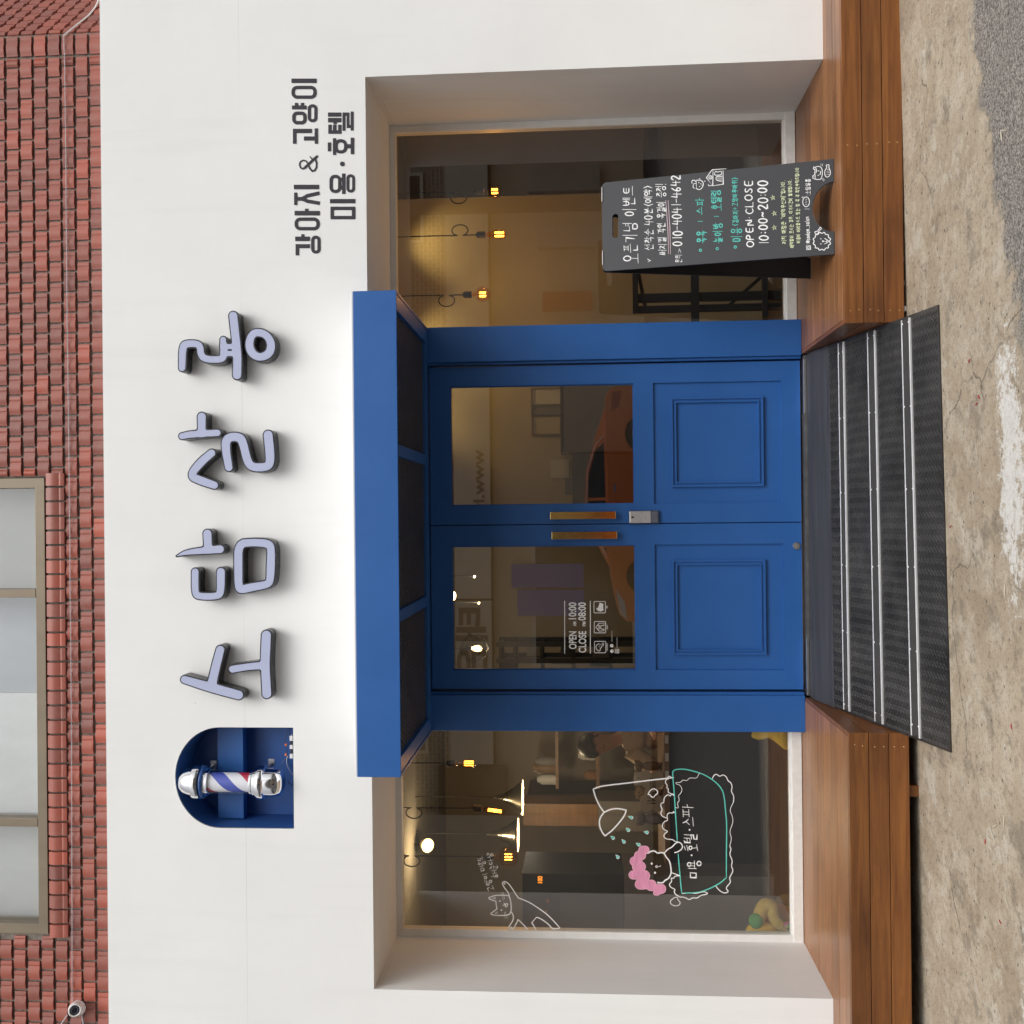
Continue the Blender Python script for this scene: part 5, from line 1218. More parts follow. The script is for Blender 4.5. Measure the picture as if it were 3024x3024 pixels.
draw(m_, cb_, [(820,1045),(860,1018),(905,1015),(932,1044),(970,1033),(1012,1040),(1030,1085),(1072,1130),(1087,1200),(1092,1270),(1062,1332),(1018,1350),(998,1382),(935,1377)], 4, 2)
draw(m_, cb_, [(1015,1035),(1058,990),(1100,975),(1140,925),(1182,913),(1218,945),(1218,990),(1172,1025),(1130,1035)], 3.4, 2); draw(m_, cb_, [(1095,1265),(1140,1280),(1190,1300)], 3, 1)
for q in ((868,1160),(905,1265)): dot(m_, P(*cb_(q), YG), 3.2*KG, GN)
draw(m_, cb_, [(945,1195),(970,1188)], 3, 0); draw(m_, cb_, ell(924,1195,10,10,8)[:-1], 2, 0, True)
TX = [[(1225,545),(1228,625)],[(1290,545),(1295,625)],[(1228,570),(1290,572)],[(1228,600),(1292,602)],[(1220,515),(1340,522)],[(1272,490),(1278,517)],[(1225,695),(1258,682),(1285,655)],[(1258,682),(1298,715)],[(1335,635),(1343,730)],
 [(1238,900),(1243,917),(1308,922),(1303,882)],[(1275,920),(1271,885)],[(1238,868),(1300,872)],[(1270,885),(1271,870)],[(1240,830),(1302,835)],[(1322,880),(1315,830),(1342,834),(1350,880),(1382,884),(1386,830)],[(1240,965),(1252,1002)],[(1268,955),(1282,1012)],ell(1310,980,18,19,10),[(1335,985),(1385,980)],[(1380,945),(1392,1012)],
 [(1308,1265),(1376,1270),(1374,1322),(1310,1318),(1308,1262)],[(1285,1213),(1376,1218)],ell(1296,1170,20,22,10),[(1322,1155),(1350,1155)],[(1324,1185),(1352,1187)],[(1355,1130),(1358,1207)],ell(1408,1160,24,25,10)]
for s in TX: draw(m_, cb_, s, 3.4, 0)
for q in ((1300,775),(1323,1065)): dot(m_, P(*cb_(q), YG), 2.6*KG, GN)
m_.build('marker_lines', M_MW, dog)
m_ = MB()
draw(m_, cb_, [(1210,1495),(1195,1350),(1170,1050)], 3.2, 1); draw(m_, cb_, [(1160,900),(1140,600),(1125,350),(1105,130),(1112,103),(1150,85),(1230,80),(1350,105),(1480,150),(1600,230),(1670,310),(1697,400),(1710,560),(1725,700),(1721,1000),(1720,1322)], 3.2, 1); draw(m_, cb_, [(1720,1322),(1640,1390),(1500,1460),(1380,1495),(1210,1497)], 3.2, 1)
m_.build('tub_outline', M_MT, dog)
EAR = [(780,1005,62,44),(735,1068,66,48),(690,1135,66,52),(722,1195,78,56),(670,1290,56,48),(765,1300,84,60),(755,1395,70,58),(850,1400,66,52),(870,1425,58,44),(962,1450,60,52),(925,1495,42,26)]
sh_ = [('s', [(x-r*.25, y), (x+r*.25, y)], q) for x, y, r, q in EAR]
lp = [simplify(l, 0.4) for l in contours(field(sh_, 560, 1090, 920, 1560, 3.0))]
fill(lp, lambda q: P(*cb_(q), YG), 0.0004, GN).build('pink_ear', M_MP, dog)
m_ = MB()
M_MPL = mat('marker_pink_edge', (0.80, 0.40, 0.52), 0.6, var=0.05)
for l in lp: ribbon(m_, [P(*cb_(q), YG-0.0005) for q in l], 2.2*KG, GN, closed=True)
m_.build('ear_outline', M_MPL, dog)
for q in ((628,632,.35),(595,772,.75),(805,803,.25),(420,862,.7),(545,905,.85),(712,940,.5),(475,1080,.85)):
    a = q[2]; ux, uy = math.cos(a), math.sin(a)
    for gro, mt, dy in ((1.0, M_MW, 0.0), (0.74, M_MT, 0.0006)):
        sh_ = [('s', [(q[0]-ux*28*gro, q[1]-uy*28*gro), (q[0]+ux*10*gro, q[1]+uy*10*gro)], [3*gro, 20*gro])]
        lp = [simplify(l, 0.3) for l in contours(field(sh_, q[0]-50, q[0]+50, q[1]-50, q[1]+50, 2.0))]
        fill(lp, lambda p_: P(*cb_(p_), YG-dy), 0.0003, GN).build('water_drop', mt, dog)
# opening hours on the left door
YGD = YD+0.0185; cd_ = Crop(1640, 1740, 260/1932)
dec = thing('hours_decal', P(1760, 1850, YGD), 'white opening hours lettering with pet icons on the door glass', 'decal')
m_ = MB(); KD = 260/1932/F*5.72
d3 = lambda q: P(*cd_(q), YGD)
def ft(txt, xt, xb, ya, yb, off): m_.add(font_text(txt, lambda u, v: d3((xb+(xt-xb)*v, ya+(yb-ya)*u)), off, n=GN, depth=0.0003))
for x in (205, 768): m_.prism([d3((x-9, 1412)), d3((x+9, 1412)), d3((x+8, 255)), d3((x-10, 255))], GN*0.0003)
ft('OPEN', 296, 468, 1312, 925, 0.022); ft('CLOSE', 509, 680, 1392, 920, 0.022); ft('AM', 384, 462, 812, 712, 0.02); ft('PM', 593, 672, 812, 712, 0.02); ft('10:00', 290, 462, 662, 288, 0.022); ft('08:00', 500, 672, 686, 288, 0.022)
def dl_(pts, w, sm=1, closed=False): ribbon(m_, smooth_pts([d3(p) for p in pts], sm, closed), w*KD, GN, h=0.0003, closed=closed)
for y0 in (270, 708, 1145):
    x0 = 848+ (y0-270)*0.012; r = 22; w = 250; q = []
    for cx1, cy1, a0 in ((x0+w-r, y0+w-r, 0), (x0+r, y0+w-r, 90), (x0+r, y0+r, 180), (x0+w-r, y0+r, 270)): q += [(cx1+r*math.cos(math.radians(a0+i*22.5)), cy1+r*math.sin(math.radians(a0+i*22.5))) for i in range(5)]
    dl_(q, 14, 0, True)
tw = [(965,295),(1058,320),(1050,340),(1052,440),(1060,465),(985,495),(968,470),(925,478),(930,455),(895,440),(900,420),(945,410),(940,385),(955,375),(950,355),(965,340)]
m_.add(fill([tw], d3, 0.0003, GN))
for q in ((915,395),(958,480)): dot(m_, d3(q), 8*KD, GN)
dl_([(1062,745),(960,745),(888,832),(960,922),(1070,910),(1070,880),(1010,872),(985,835),(1010,800),(1070,792),(1070,745)], 13, 0); dl_([(935,800),(925,785),(945,790),(970,790),(985,800),(970,812),(970,850),(985,865),(970,878),(945,872),(928,882),(935,860),(955,845),(955,815),(935,800)], 9, 1)
dl_([(960,1195),(905,1220),(890,1270),(895,1310),(930,1340),(945,1365),(985,1345),(985,1300),(1010,1285),(1015,1255)], 15, 2); dl_([(950,1260),(985,1275)], 12, 0); dl_([(950,1190),(1010,1225)], 11, 0); dl_([(960,1240),(1030,1190)], 11, 0); dl_(ell(1050,1195,18,18,9)[:-1], 9, 0, True); dl_(ell(1045,1235,18,14,9)[:-1], 9, 0, True)
for x, y0, y1, k in ((1132, 365, 420, 3), (1138, 785, 880, 4), (1140, 1190, 1350, 6)):
    for i in range(k): yy = y1+(y0-y1)*(i+.5)/k; dl_([(x-12, yy+7), (x-12, yy-7), (x+10, yy-7), (x+10, yy+7)], 6, 0, True)
for x, y0, y1 in ((1242, 910, 1150), (1352, 1048, 1290)):
    n_ch = int((y1-y0)/20)
    for i in range(n_ch): yy = y1-(i+.5)*20; dl_([(x-12, yy+5), (x+12, yy+4), (x+random.choice((-10, 8)), yy-5)], 6, 0)
dot(m_, d3((1240,1360)), 38*KD, GN, 16); dot(m_, d3((1236,1240)), 38*KD, GN, 16)
q = [(1312,1318),(1392,1318),(1392,1400),(1312,1400)]; dl_(q, 12, 0, True); dl_(ell(1352,1360,20,20,10)[:-1], 11, 0, True)
m_.build('decal_print', M_MW, dec)
mm = MB()
def dk(pts, w): ribbon(mm, [P(*cd_(p), YGD-0.0008) for p in pts], w*KD, GN)
dk([(1225,1345),(1250,1350),(1258,1372)], 9); dk([(1222,1240),(1250,1244)], 12)
mm.build('icon_detail', M_BLACK, dec)
# ================================================================== lamps inside
M_CORD = mat('black_cord', (0.012, 0.012, 0.013), 0.6, var=0.1); M_SOCK = mat('bulb_socket', (0.02, 0.02, 0.022), 0.4, var=0.2)
M_FIL = emit('filament', (1.0, 0.55, 0.12), 26); M_AMB = glass('amber_bulb', (1.0, 0.62, 0.24), 1.3, 1.6); M_LIT = emit('lit_diffuser', (1.0, 0.80, 0.45), 9)
def point(parent, loc, w, col=(1.0, 0.74, 0.42), r=0.03):
    l = bpy.data.lights.new('bulb_light', 'POINT'); l.energy = w; l.color = col; l.shadow_soft_size = r
    o = bpy.data.objects.new('bulb_light', l); COL.objects.link(o); o.parent = parent; o.location = Vector(loc)-ORIGIN[parent.name]
def bulb(sock, glow, kind, Y, label, knot, tilt=(0, 0), watt=16):
    """sock, glow: photo points of the socket and of the glowing part"""
    s = P(*sock, Y); g_ = P(*glow, Y); ax = (g_-s); ax.normalize()
    if kind != 'tube': ax = Vector((0, 0, -1)); g_ = Vector((s.x, s.y, g_.z))
    t = thing('pendant_bulb', (s.x, Y, g_.z-0.05), label, 'pendant bulb', 'bare filament bulbs hanging behind the windows')
    MB().lathe([(0, -0.028), (0.006, -0.028), (0.013, -0.024), (0.0195, -0.018), (0.0205, 0.018), (0.0205, 0.03), (0, 0.03)], s, ax, 20).build('socket', M_SOCK, t, smooth=True)
    top = s-ax*0.026; ce = Vector((s.x+tilt[0], Y, RZ1))
    pts = [ce, Vector((s.x+tilt[0]*.8, Y, ce.z-0.08))]; k = top.z+0.10 if knot != 'high' else RZ1-0.36
    n = 14
    rk = 0.042 if knot else 0
    loop = []
    if knot:
        pts += [Vector((s.x+tilt[0]*.4+0.002, Y, k+0.13)), Vector((s.x, Y+.002, k+0.05))]
        for i in range(n+1):
            a = 2*PI*i/n*1.0; loop.append(Vector((s.x-0.034*(1-math.cos(a))*(1 if knot != 'l' else -1), Y+0.006*math.sin(a*.5), k+0.045*math.sin(a)+0.01-0.02*i/n)))
        pts += loop
    else: pts += [Vector((s.x+tilt[0]*.3, Y, (top.z+ce.z)/2))]
    pts += [Vector((s.x+.001, Y, top.z+0.03)), top]
    MB().tube(smooth_pts(pts, 2), 0.0040, 7).build('cord', M_CORD, t, smooth=True)
    h0 = 0.03
    if kind == 'globe': R_ = 0.0475; pr = [(0.013, h0), (0.0135, h0+0.012), (0.018, h0+0.022)] + [(R_*math.sin(a), h0+0.022+R_*0.93-R_*math.cos(a)) for a in [0.42+(PI-0.42)*i/16 for i in range(17)]]
    elif kind == 'bigglobe': R_ = 0.0615; pr = [(0.013, h0), (0.0135, h0+0.016), (0.02, h0+0.03)] + [(R_*math.sin(a), h0+0.03+R_*0.93-R_*math.cos(a)) for a in [0.36+(PI-0.36)*i/18 for i in range(19)]]
    elif kind == 'tear': R_ = 0.032; pr = [(0.013, h0), (0.014, h0+0.01), (0.019, h0+0.035), (0.027, h0+0.065), (0.0315, h0+0.088), (0.031, h0+0.102), (0.025, h0+0.118), (0.013, h0+0.126), (0.006, h0+0.13), (0.004, h0+0.136), (0, h0+0.137)]
    else: R_ = 0.017; pr = [(0.012, h0), (0.0125, h0+0.012), (0.0165, h0+0.022), (0.0165, h0+0.125), (0.012, h0+0.138), (0.004, h0+0.146), (0, h0+0.148)]
    MB().lathe(pr, s, ax, 28).build('glass_envelope', M_AMB, t, smooth=True)
    fm = MB(); c = s+ax*(h0+ {'globe': 0.066, 'bigglobe': 0.088, 'tear': 0.085, 'tube': 0.08}[kind]); L_ = {'globe': 0.019, 'bigglobe': 0.022, 'tear': 0.028, 'tube': 0.042}[kind]; rr_ = {'globe': 0.014, 'bigglobe': 0.018, 'tear': 0.014, 'tube': 0.008}[kind]
    sx = ax.cross(Vector((0,1,0))).normalized(); sy = ax.cross(sx)
    for i in range(6):
        a = 2*PI*i/6+.3; q = []
        for j in range(13): q.append(c + ax*(L_*(j/6-1)) + (sx*math.cos(a)+sy*math.sin(a))*(rr_+0.0025*math.sin(j*2.2+i)))
        fm.tube(q, 0.0011, 5)
    fm.build('filament', M_FIL, t, smooth=True)
    MB().lathe([(0.006, h0-0.002), (0.0065, h0+0.018), (0.004, h0+0.03), (0.003, h0+0.05)], s, ax, 12).build('glass_stem', M_AMB, t, smooth=True)
    point(t, c, watt)
    return t
bulb((1414.5, 566), (1466, 566), 'globe', 0.42, 'lit globe bulb nearest the right end of the right window', 'r', watt=2.2)
bulb((1419, 693.5), (1464, 691), 'tear', 0.42, 'lit teardrop bulb in the middle of the right window', 'l', watt=2.2)
bulb((1379, 870.5), (1422, 870), 'globe', 0.42, 'lit amber globe bulb beside the awning in the right window', 'r', watt=2.2)
bulb((1330, 2254), (1368, 2255), 'tear', 0.50, 'lit teardrop bulb beside the awning in the left window', '', watt=2.2)
bulb((1408.7, 2387), (1462, 2394), 'tube', 0.46, 'lit tubular bulb hanging askew in the left window', 'high', tilt=(-0.01, 0), watt=2.0)
bulb((1443.6, 2530), (1495, 2532), 'bigglobe', 0.36, 'large lit globe bulb next to the cat drawing', 'high', watt=2.2)
M_SHADE = mat('steel_shade', (0.30, 0.29, 0.27), 0.22, metal=0.9, var=0.08)
M_SHIN = mat('shade_inside', (0.75, 0.62, 0.40), 0.5, var=0.03)
for (rx, ry, hw_, label, ax0) in ((1542.5, 2355, 51, 'steel cone pendant lamp nearer the doors in the left window', 1470), (1529, 2465, 48.5, 'steel cone pendant lamp nearer the cat drawing in the left window', 1448)):
    Y = 2.7; c = P(rx, ry, Y); r = hw_/F*8.5; H = (P(ax0, ry, Y).z-c.z)
    t = thing('pendant_lamp', (c.x, Y, c.z), label, 'pendant lamp', 'steel cone pendants over the counter')
    MB().lathe([(0.012, H+0.03), (0.02, H), (0.028, H*0.80), (0.040, H*0.68), (r*0.55, H*0.36), (r*0.90, H*0.10), (r, 0.004), (r, 0.0)], c, (0,0,1), 40).build('shade', M_SHADE, t, smooth=True)
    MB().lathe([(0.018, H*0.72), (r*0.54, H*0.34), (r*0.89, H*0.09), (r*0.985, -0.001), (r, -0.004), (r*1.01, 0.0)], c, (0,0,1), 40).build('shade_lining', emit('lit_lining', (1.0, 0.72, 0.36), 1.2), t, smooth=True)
    MB().ball(c+Vector((0,0,H*0.22)), 0.032).build('bulb', emit('pendant_bulb_glow', (1.0, 0.75, 0.42), 16), t, smooth=True)
    MB().tube([Vector((c.x, Y, RZ1)), Vector((c.x+.004, Y, c.z+H+0.4)), Vector((c.x, Y, c.z+H+0.02))], 0.003, 6).build('cord', M_CORD, t, smooth=True)
    point(t, c+Vector((0,0,H*0.1-0.05)), 11, (1.0, 0.86, 0.66))
def spot(px, Y, r, label, nm='spotlight', dirn=(0.25, -0.72, -0.64), w=14, col=(1.0, 0.74, 0.40)):
    c = P(*px, Y); d = Vector(dirn).normalized()
    t = thing(nm, (c.x, c.y, c.z-r), label, 'ceiling lamp')
    MB().lathe([(0, -r*1.5), (r*0.7, -r*1.4), (r*1.05, -r*0.4), (r*1.12, 0.0), (r*1.0, 0.004)], c, d, 28).build('housing', M_SHIN if nm == 'downlight' else M_SOCK, t, smooth=True)
    MB().lathe([(0, 0.0), (r*0.98, -0.001)], c, d, 28).build('diffuser', M_LIT, t)
    MB().tube([c-d*r*1.3, Vector((c.x, c.y+.02, RZ1))], 0.008, 8).build('stem', M_SOCK, t, smooth=True)
    point(t, c+d*0.22, w, col, 0.05)
spot((1263, 2497), 2.6, 0.052, 'round lit downlight near the ceiling in the left window', 'downlight', (0.12, -0.80, -0.58), 14)
spot((1340, 1760), 3.3, 0.040, 'lit ceiling lamp at the top of the left door glass', 'ceiling_lamp', (0.0, -0.45, -0.9), 9)
spot((1401, 1703), 3.4, 0.014, 'added stand-in for a mirrored sign spotlight on a dark arm, nearer the middle of the doors', 'spotlight', (-0.2, -0.8, -0.5), 1.2)  # this pair stands in for sign lamps mirrored from across the street
spot((1414, 1781), 3.4, 0.013, 'added stand-in for a mirrored sign spotlight on a dark arm, above the opening hours', 'spotlight', (-0.2, -0.8, -0.5), 1.2)
# wall-washers over the partition, out of the picture above the window head; their glow shows on the wall
for k, xx in enumerate((1.88, 1.22, 0.72)):
    t = thing('downlight', (xx, 0.98, RZ1-0.03), ('recessed wall washer above the teardrop bulb', 'recessed wall washer above the bulb by the awning', 'recessed wall washer at the top of the right door glass')[k], 'ceiling lamp')
    MB().lathe([(0, 0.03), (0.05, 0.03), (0.055, 0.0), (0.048, -0.003), (0.042, 0.01)], (xx, 0.98, RZ1-0.03), (0,0,1), 24).build('housing', M_SHIN, t, smooth=True)
    MB().lathe([(0, 0.011), (0.042, 0.0105)], (xx, 0.98, RZ1-0.03), (0,0,1), 24).build('diffuser', M_LIT, t)
    l = bpy.data.lights.new('bulb_light', 'SPOT'); l.energy = 15; l.color = (1.0, 0.70, 0.26); l.spot_size = math.radians(75); l.spot_blend = 0.9; l.shadow_soft_size = 0.04
    o = bpy.data.objects.new('bulb_light', l); COL.objects.link(o); o.parent = t; o.location = (0, 0, -0.02); o.rotation_euler = (math.radians(20), 0, 0)
# wire globe pendant behind the left door
gc = P(1400, 1915, 2.4); t = thing('wire_pendant', (gc.x, gc.y, gc.z-0.12), 'wire globe pendant lamp with a lit bulb behind the left door', 'pendant lamp')
wm = MB(); ico = bmesh.new(); bmesh.ops.create_icosphere(ico, subdivisions=2, radius=0.115)
for e_ in ico.edges: wm.tube([gc+e_.verts[0].co, gc+e_.verts[1].co], 0.0014, 4)
ico.free(); wm.build('wire_cage', M_CORD, t)
MB().lathe([(0, 0.07), (0.014, 0.07), (0.016, 0.02), (0, 0.02)], gc, (0,0,1), 16).build('socket', M_SOCK, t, smooth=True)
MB().lathe([(0.012, 0.02), (0.02, 0.0), (0.026, -0.03), (0.02, -0.055), (0, -0.065)], gc, (0,0,1), 20).build('bulb', emit('wire_bulb', (1.0, 0.66, 0.25), 14), t, smooth=True)
MB().tube([gc+Vector((0,0,0.07)), Vector((gc.x, gc.y, RZ1))], 0.003, 6).build('cord', M_CORD, t, smooth=True); point(t, gc-Vector((0,0,0.14)), 2.5)

# ================================================================== furniture and things inside
def X_(y, Y): return P(1700, y, Y).x
M_CHAR = mat('charcoal_panel', (0.030, 0.031, 0.033), 0.5, var=0.2, vscale=3); M_OAK = mat('oak_board', (0.22, 0.125, 0.06), 0.5, var=0.25, vscale=4, stretch=(1, 8, 8)); M_GREYP = mat('grey_panel', (0.20, 0.185, 0.165), 0.6, var=0.08)
M_BLKW = mat('black_wood', (0.014, 0.014, 0.015), 0.5, var=0.2, vscale=10); M_PAPER = mat('white_paper', (0.62, 0.60, 0.55), 0.8, var=0.04)
YC = 1.25; zc = P(1962, 2300, YC).z
ct_ = thing('reception_counter', (-2.05, YC+0.3, -0.03), 'reception counter with oak top and charcoal front behind the left window', 'counter')
MB().box(-2.95, -1.02, YC, YC+0.62, zc-0.035, zc).build('worktop', M_OAK, ct_, bevel=0.003)
MB().box(-2.92, -1.06, YC+0.05, YC+0.55, -0.03, zc-0.036).build('counter_body', M_CHAR, ct_)
for k in range(5):
    xx = X_(2180+k*26, YC-0.01); MB().box(xx-0.035, xx+0.02, YC-0.006, YC-0.0005, zc-0.03, zc-0.006).build('price_tag', M_OAK if k % 2 else M_PAPER, ct_)
# bone shaped welcome sign
YW = YC+0.05; w0, w1 = P(1930, 2398, YW), P(1930, 2278, YW)
bs = thing('bone_sign', ((w0.x+w1.x)/2, YW, zc), 'bone shaped wooden welcome sign on the counter', 'sign')
hh = (P(1900, 2340, YW).z-P(1968, 2340, YW).z); cz = zc+hh/2+0.004; L0, L1 = w0.x, w1.x; rk = hh*0.27
shp = [('b', L0+rk, L1-rk, cz-hh*0.30, cz+hh*0.30)] + [('s', [(x, z), (x2, z)], rk) for x, x2 in ((L0+rk, L0+rk*1.7), (L1-rk, L1-rk*1.7)) for z in (cz-hh*0.25, cz+hh*0.25)]
lp = [simplify(l, 0.0004) for l in contours(field(shp, L0-.05, L1+.05, cz-.2, cz+.2, 0.004))]
fill(lp, lambda q: Vector((q[0], YW+0.02, q[1])), 0.02, (0,-1,0)).build('bone_board', mat('pale_wood', (0.42, 0.36, 0.28), 0.7, var=0.08, vscale=12), bs)
ft_ = font_text('Welcome', lambda u, v: Vector((L0+0.055+(L1-L0-0.10)*u, YW-0.0006, cz-hh*0.2+hh*0.42*v)), 0.004, 0.35, 0.0004); ft_.build('welcome_lettering', M_BLACK, bs)
# plush toys
M_PLW = mat('white_plush', (0.62, 0.60, 0.56), 0.95, var=0.1, vscale=30, bump=0.5, bscale=200); M_PLT = mat('tan_plush', (0.40, 0.27, 0.12), 0.95, var=0.15, vscale=30, bump=0.5, bscale=200); M_PLG = mat('grey_plush', (0.27, 0.27, 0.29), 0.95, var=0.15, vscale=30, bump=0.5, bscale=200); M_PLY = mat('yellow_plush', (0.66, 0.43, 0.035), 0.9, var=0.08, vscale=30, bump=0.3, bscale=250); M_PLM = mat('mustard_cord', (0.47, 0.34, 0.08), 0.95, var=0.12, vscale=40, bump=0.5, bscale=220); M_PLO = mat('orange_plush', (0.62, 0.27, 0.035), 0.9, var=0.08, vscale=30, bump=0.3, bscale=250); M_PLGR = mat('green_plush', (0.065, 0.26, 0.075), 0.9, var=0.08, vscale=30, bump=0.3, bscale=250)
def plush(px, Y, s, label, m, dark=None, base=None):
    c = P(*px, Y); b0_ = base if base is not None else c.z-s*2.6
    t = thing('plush_dog', (c.x, Y, b0_), label, 'soft toy')
    MB().ball((c.x, Y, (b0_+c.z-s*0.6)/2), (s*0.95, s*0.8, max(s*0.6, (c.z-s*0.4-b0_)/2)), 18, 12).build('body', m, t, smooth=True)
    MB().ball(c, (s, s*0.9, s*0.88), 18, 12).build('head', m, t, smooth=True)
    MB().ball(c+Vector((0, -s*0.8, -s*0.28)), (s*0.42, s*0.4, s*0.32), 14, 9).build('muzzle', m, t, smooth=True)
    for sg in (-1, 1):
        MB().ball(c+Vector((sg*s*0.85, 0, s*0.25)), (s*0.28, s*0.2, s*0.62), 12, 9).build('ear', dark or m, t, smooth=True)
        MB().ball(c+Vector((sg*s*0.34, -s*0.82, s*0.14)), s*0.13, 8, 6).build('eye', M_BLACK, t, smooth=True)
        MB().ball(Vector((c.x+sg*s*0.6, Y-s*0.6, b0_+s*0.25)), (s*0.34, s*0.6, s*0.26), 12, 8).build('paw', m, t, smooth=True)
    MB().ball(c+Vector((0, -s*1.16, -s*0.18)), s*0.13, 8, 6).build('nose', M_BLACK, t, smooth=True)
    return t
plush((1888, 2300), YC+0.17, 0.045, 'white plush dog with black eyes behind the welcome sign', M_PLW, base=zc); plush((1890, 2342), YC+0.20, 0.040, 'tan plush dog behind the middle of the welcome sign', M_PLT, base=zc); plush((1893, 2418), YC+0.16, 0.042, 'grey plush dog beside the welcome sign', M_PLG, base=zc); plush((1886, 2262), YC+0.22, 0.036, 'brown plush dog by the sleeve of the seated person', M_OAK, base=zc)
# large yellow toys on the floor against the glass
YY = 0.13; zf = -0.03
yt = thing('yellow_toy', (X_(2715, YY), YY, zf), 'big mustard and orange soft toy with a green ear in the window corner', 'soft toy')
tp_ = [P(x, y, YY) for x, y in ((2345, 2742), (2318, 2738), (2292, 2722), (2280, 2695), (2282, 2676), (2262, 2668), (2248, 2684), (2240, 2710), (2238, 2740))]
MB().tube(smooth_pts(tp_, 2), [0.036]*len(smooth_pts(tp_, 2)), 16).build('trunk', M_PLM, yt, smooth=True)
q = P(2285, 2728, YY+0.10); MB().ball((q.x, q.y, (q.z+zf)/2+0.02), (0.12, 0.07, (q.z-zf)/2+0.05), 20, 14).build('body', M_PLO, yt, smooth=True)
q = P(2232, 2720, YY-0.03); MB().ball(q, (0.044, 0.03, 0.040), 18, 12).build('ear', M_PLGR, yt, smooth=True)
q = P(2222, 2752, YY); MB().ball(q-Vector((0,0,0.05)), (0.06, 0.05, 0.09), 16, 12).build('paw', M_PLY, yt, smooth=True)
q = P(2330, 2700, YY+0.14); MB().ball(q, (0.12, 0.08, 0.10), 18, 12).build('tail', mat('dim_plush', (0.16, 0.115, 0.03), 0.95, var=0.15), yt, smooth=True)
yb = thing('toy_ball', (P(2330, 2738, 0.08).x, 0.08, P(2330, 2738, 0.08).z-0.03), 'small ball of many colours beside the mustard toy', 'ball')
bc = P(2330, 2738, 0.08)
for k, cm in enumerate(((0.5, 0.03, 0.10), (0.03, 0.12, 0.5), (0.06, 0.4, 0.08), (0.02, 0.02, 0.03), (0.6, 0.3, 0.03))):
    tb = MB(); rg = random.Random(k)
    for j in range(4):
        a = Vector((rg.gauss(0,1), rg.gauss(0,1), rg.gauss(0,1))).normalized(); b = a.orthogonal().normalized(); c = a.cross(b)
        tb.tube([bc+(b*math.cos(2*PI*i/20)+c*math.sin(2*PI*i/20))*0.026 for i in range(21)], 0.0055, 6, cap=False)
    tb.build('strand', mat('ball_colour', cm, 0.6, var=0.05), yb, smooth=True)
y2 = thing('yellow_cushion', (X_(2175, 0.18), 0.18, zf), 'bright yellow star cushion half hidden by the left door pillar', 'cushion')
lpx = [(2340, 2130), (2340, 2200), (2332, 2217), (2315, 2213), (2295, 2195), (2268, 2176), (2250, 2178), (2232, 2184), (2217, 2176), (2222, 2160), (2245, 2140), (2260, 2110), (2300, 2100), (2330, 2110)]
pts3 = smooth_pts([P(x, y, 0.14) for x, y in lpx], 2, True)
cen = sum(pts3, Vector())/len(pts3); ym = MB(); nn = len(pts3)
for k, (s_, d) in enumerate(((1.0, 0.0), (0.93, -0.03), (0.7, -0.055), (0.35, -0.07), (0.0, -0.075))):
    for p in pts3: ym.v.append(tuple(cen+(p-cen)*s_+Vector((0, d, 0))))
for k in range(4):
    for i in range(nn): j = (i+1) % nn; ym.f.append((k*nn+i, k*nn+j, (k+1)*nn+j, (k+1)*nn+i))
bmv = len(ym.v)
for k, (s_, d) in enumerate(((1.0, 0.0), (0.93, 0.03), (0.7, 0.055), (0.0, 0.07))):
    for p in pts3: ym.v.append(tuple(cen+(p-cen)*s_+Vector((0, d, 0))))
for k in range(3):
    for i in range(nn): j = (i+1) % nn; ym.f.append((bmv+k*nn+i, bmv+k*nn+j, bmv+(k+1)*nn+j, bmv+(k+1)*nn+i))
ym.build('cushion_cover', M_PLY, y2, smooth=True)
# drying cabinet with a glowing display
YDc = 1.05
dx0, dx1 = P(1700, 2757, YDc).x-0.35, P(1700, 2582, YDc).x
dz1 = P(1542, 2610, YDc).z; dzm = P(1845, 2700, YDc).z
dc = thing('drying_cabinet', ((dx0+dx1)/2, YDc+0.2, -0.03), 'grey pet drying cabinet with a glowing orange number', 'cabinet')
MB().box(dx0, dx1, YDc, YDc+0.45, -0.03, dzm).build('cabinet_base', M_GREYP, dc, bevel=0.004)
MB().box(dx0, dx1, YDc+0.004, YDc+0.45, dzm+0.001, dz1).build('cabinet_top', M_CHAR, dc, bevel=0.004)
MB().box(dx0, P(1700, 2634, YDc).x, YDc-0.004, YDc+0.0035, dzm+0.01, dz1-0.25).build('cabinet_door', mat('smoked_panel', (0.09, 0.09, 0.092), 0.25, var=0.08), dc, bevel=0.002)
du = lambda u, v: Vector((P(1595, 2608, YDc).x+0.045*u, YDc+0.003, P(1602, 2600, YDc).z+0.032*v)); font_text('100', du, 0.0, 0, 0.001).build('display_number', emit('display_orange', (1.0, 0.30, 0.02), 3), dc)
for xx in (1617, 1613):
    q = P(xx, 2660 if xx == 1617 else 2693, YDc-0.005); MB().box(q.x-0.014, q.x+0.014, YDc-0.006, YDc-0.0045, q.z-0.006, q.z+0.006).build('button', mat('button_orange', (0.45, 0.16, 0.06), 0.5, var=0.1), dc)
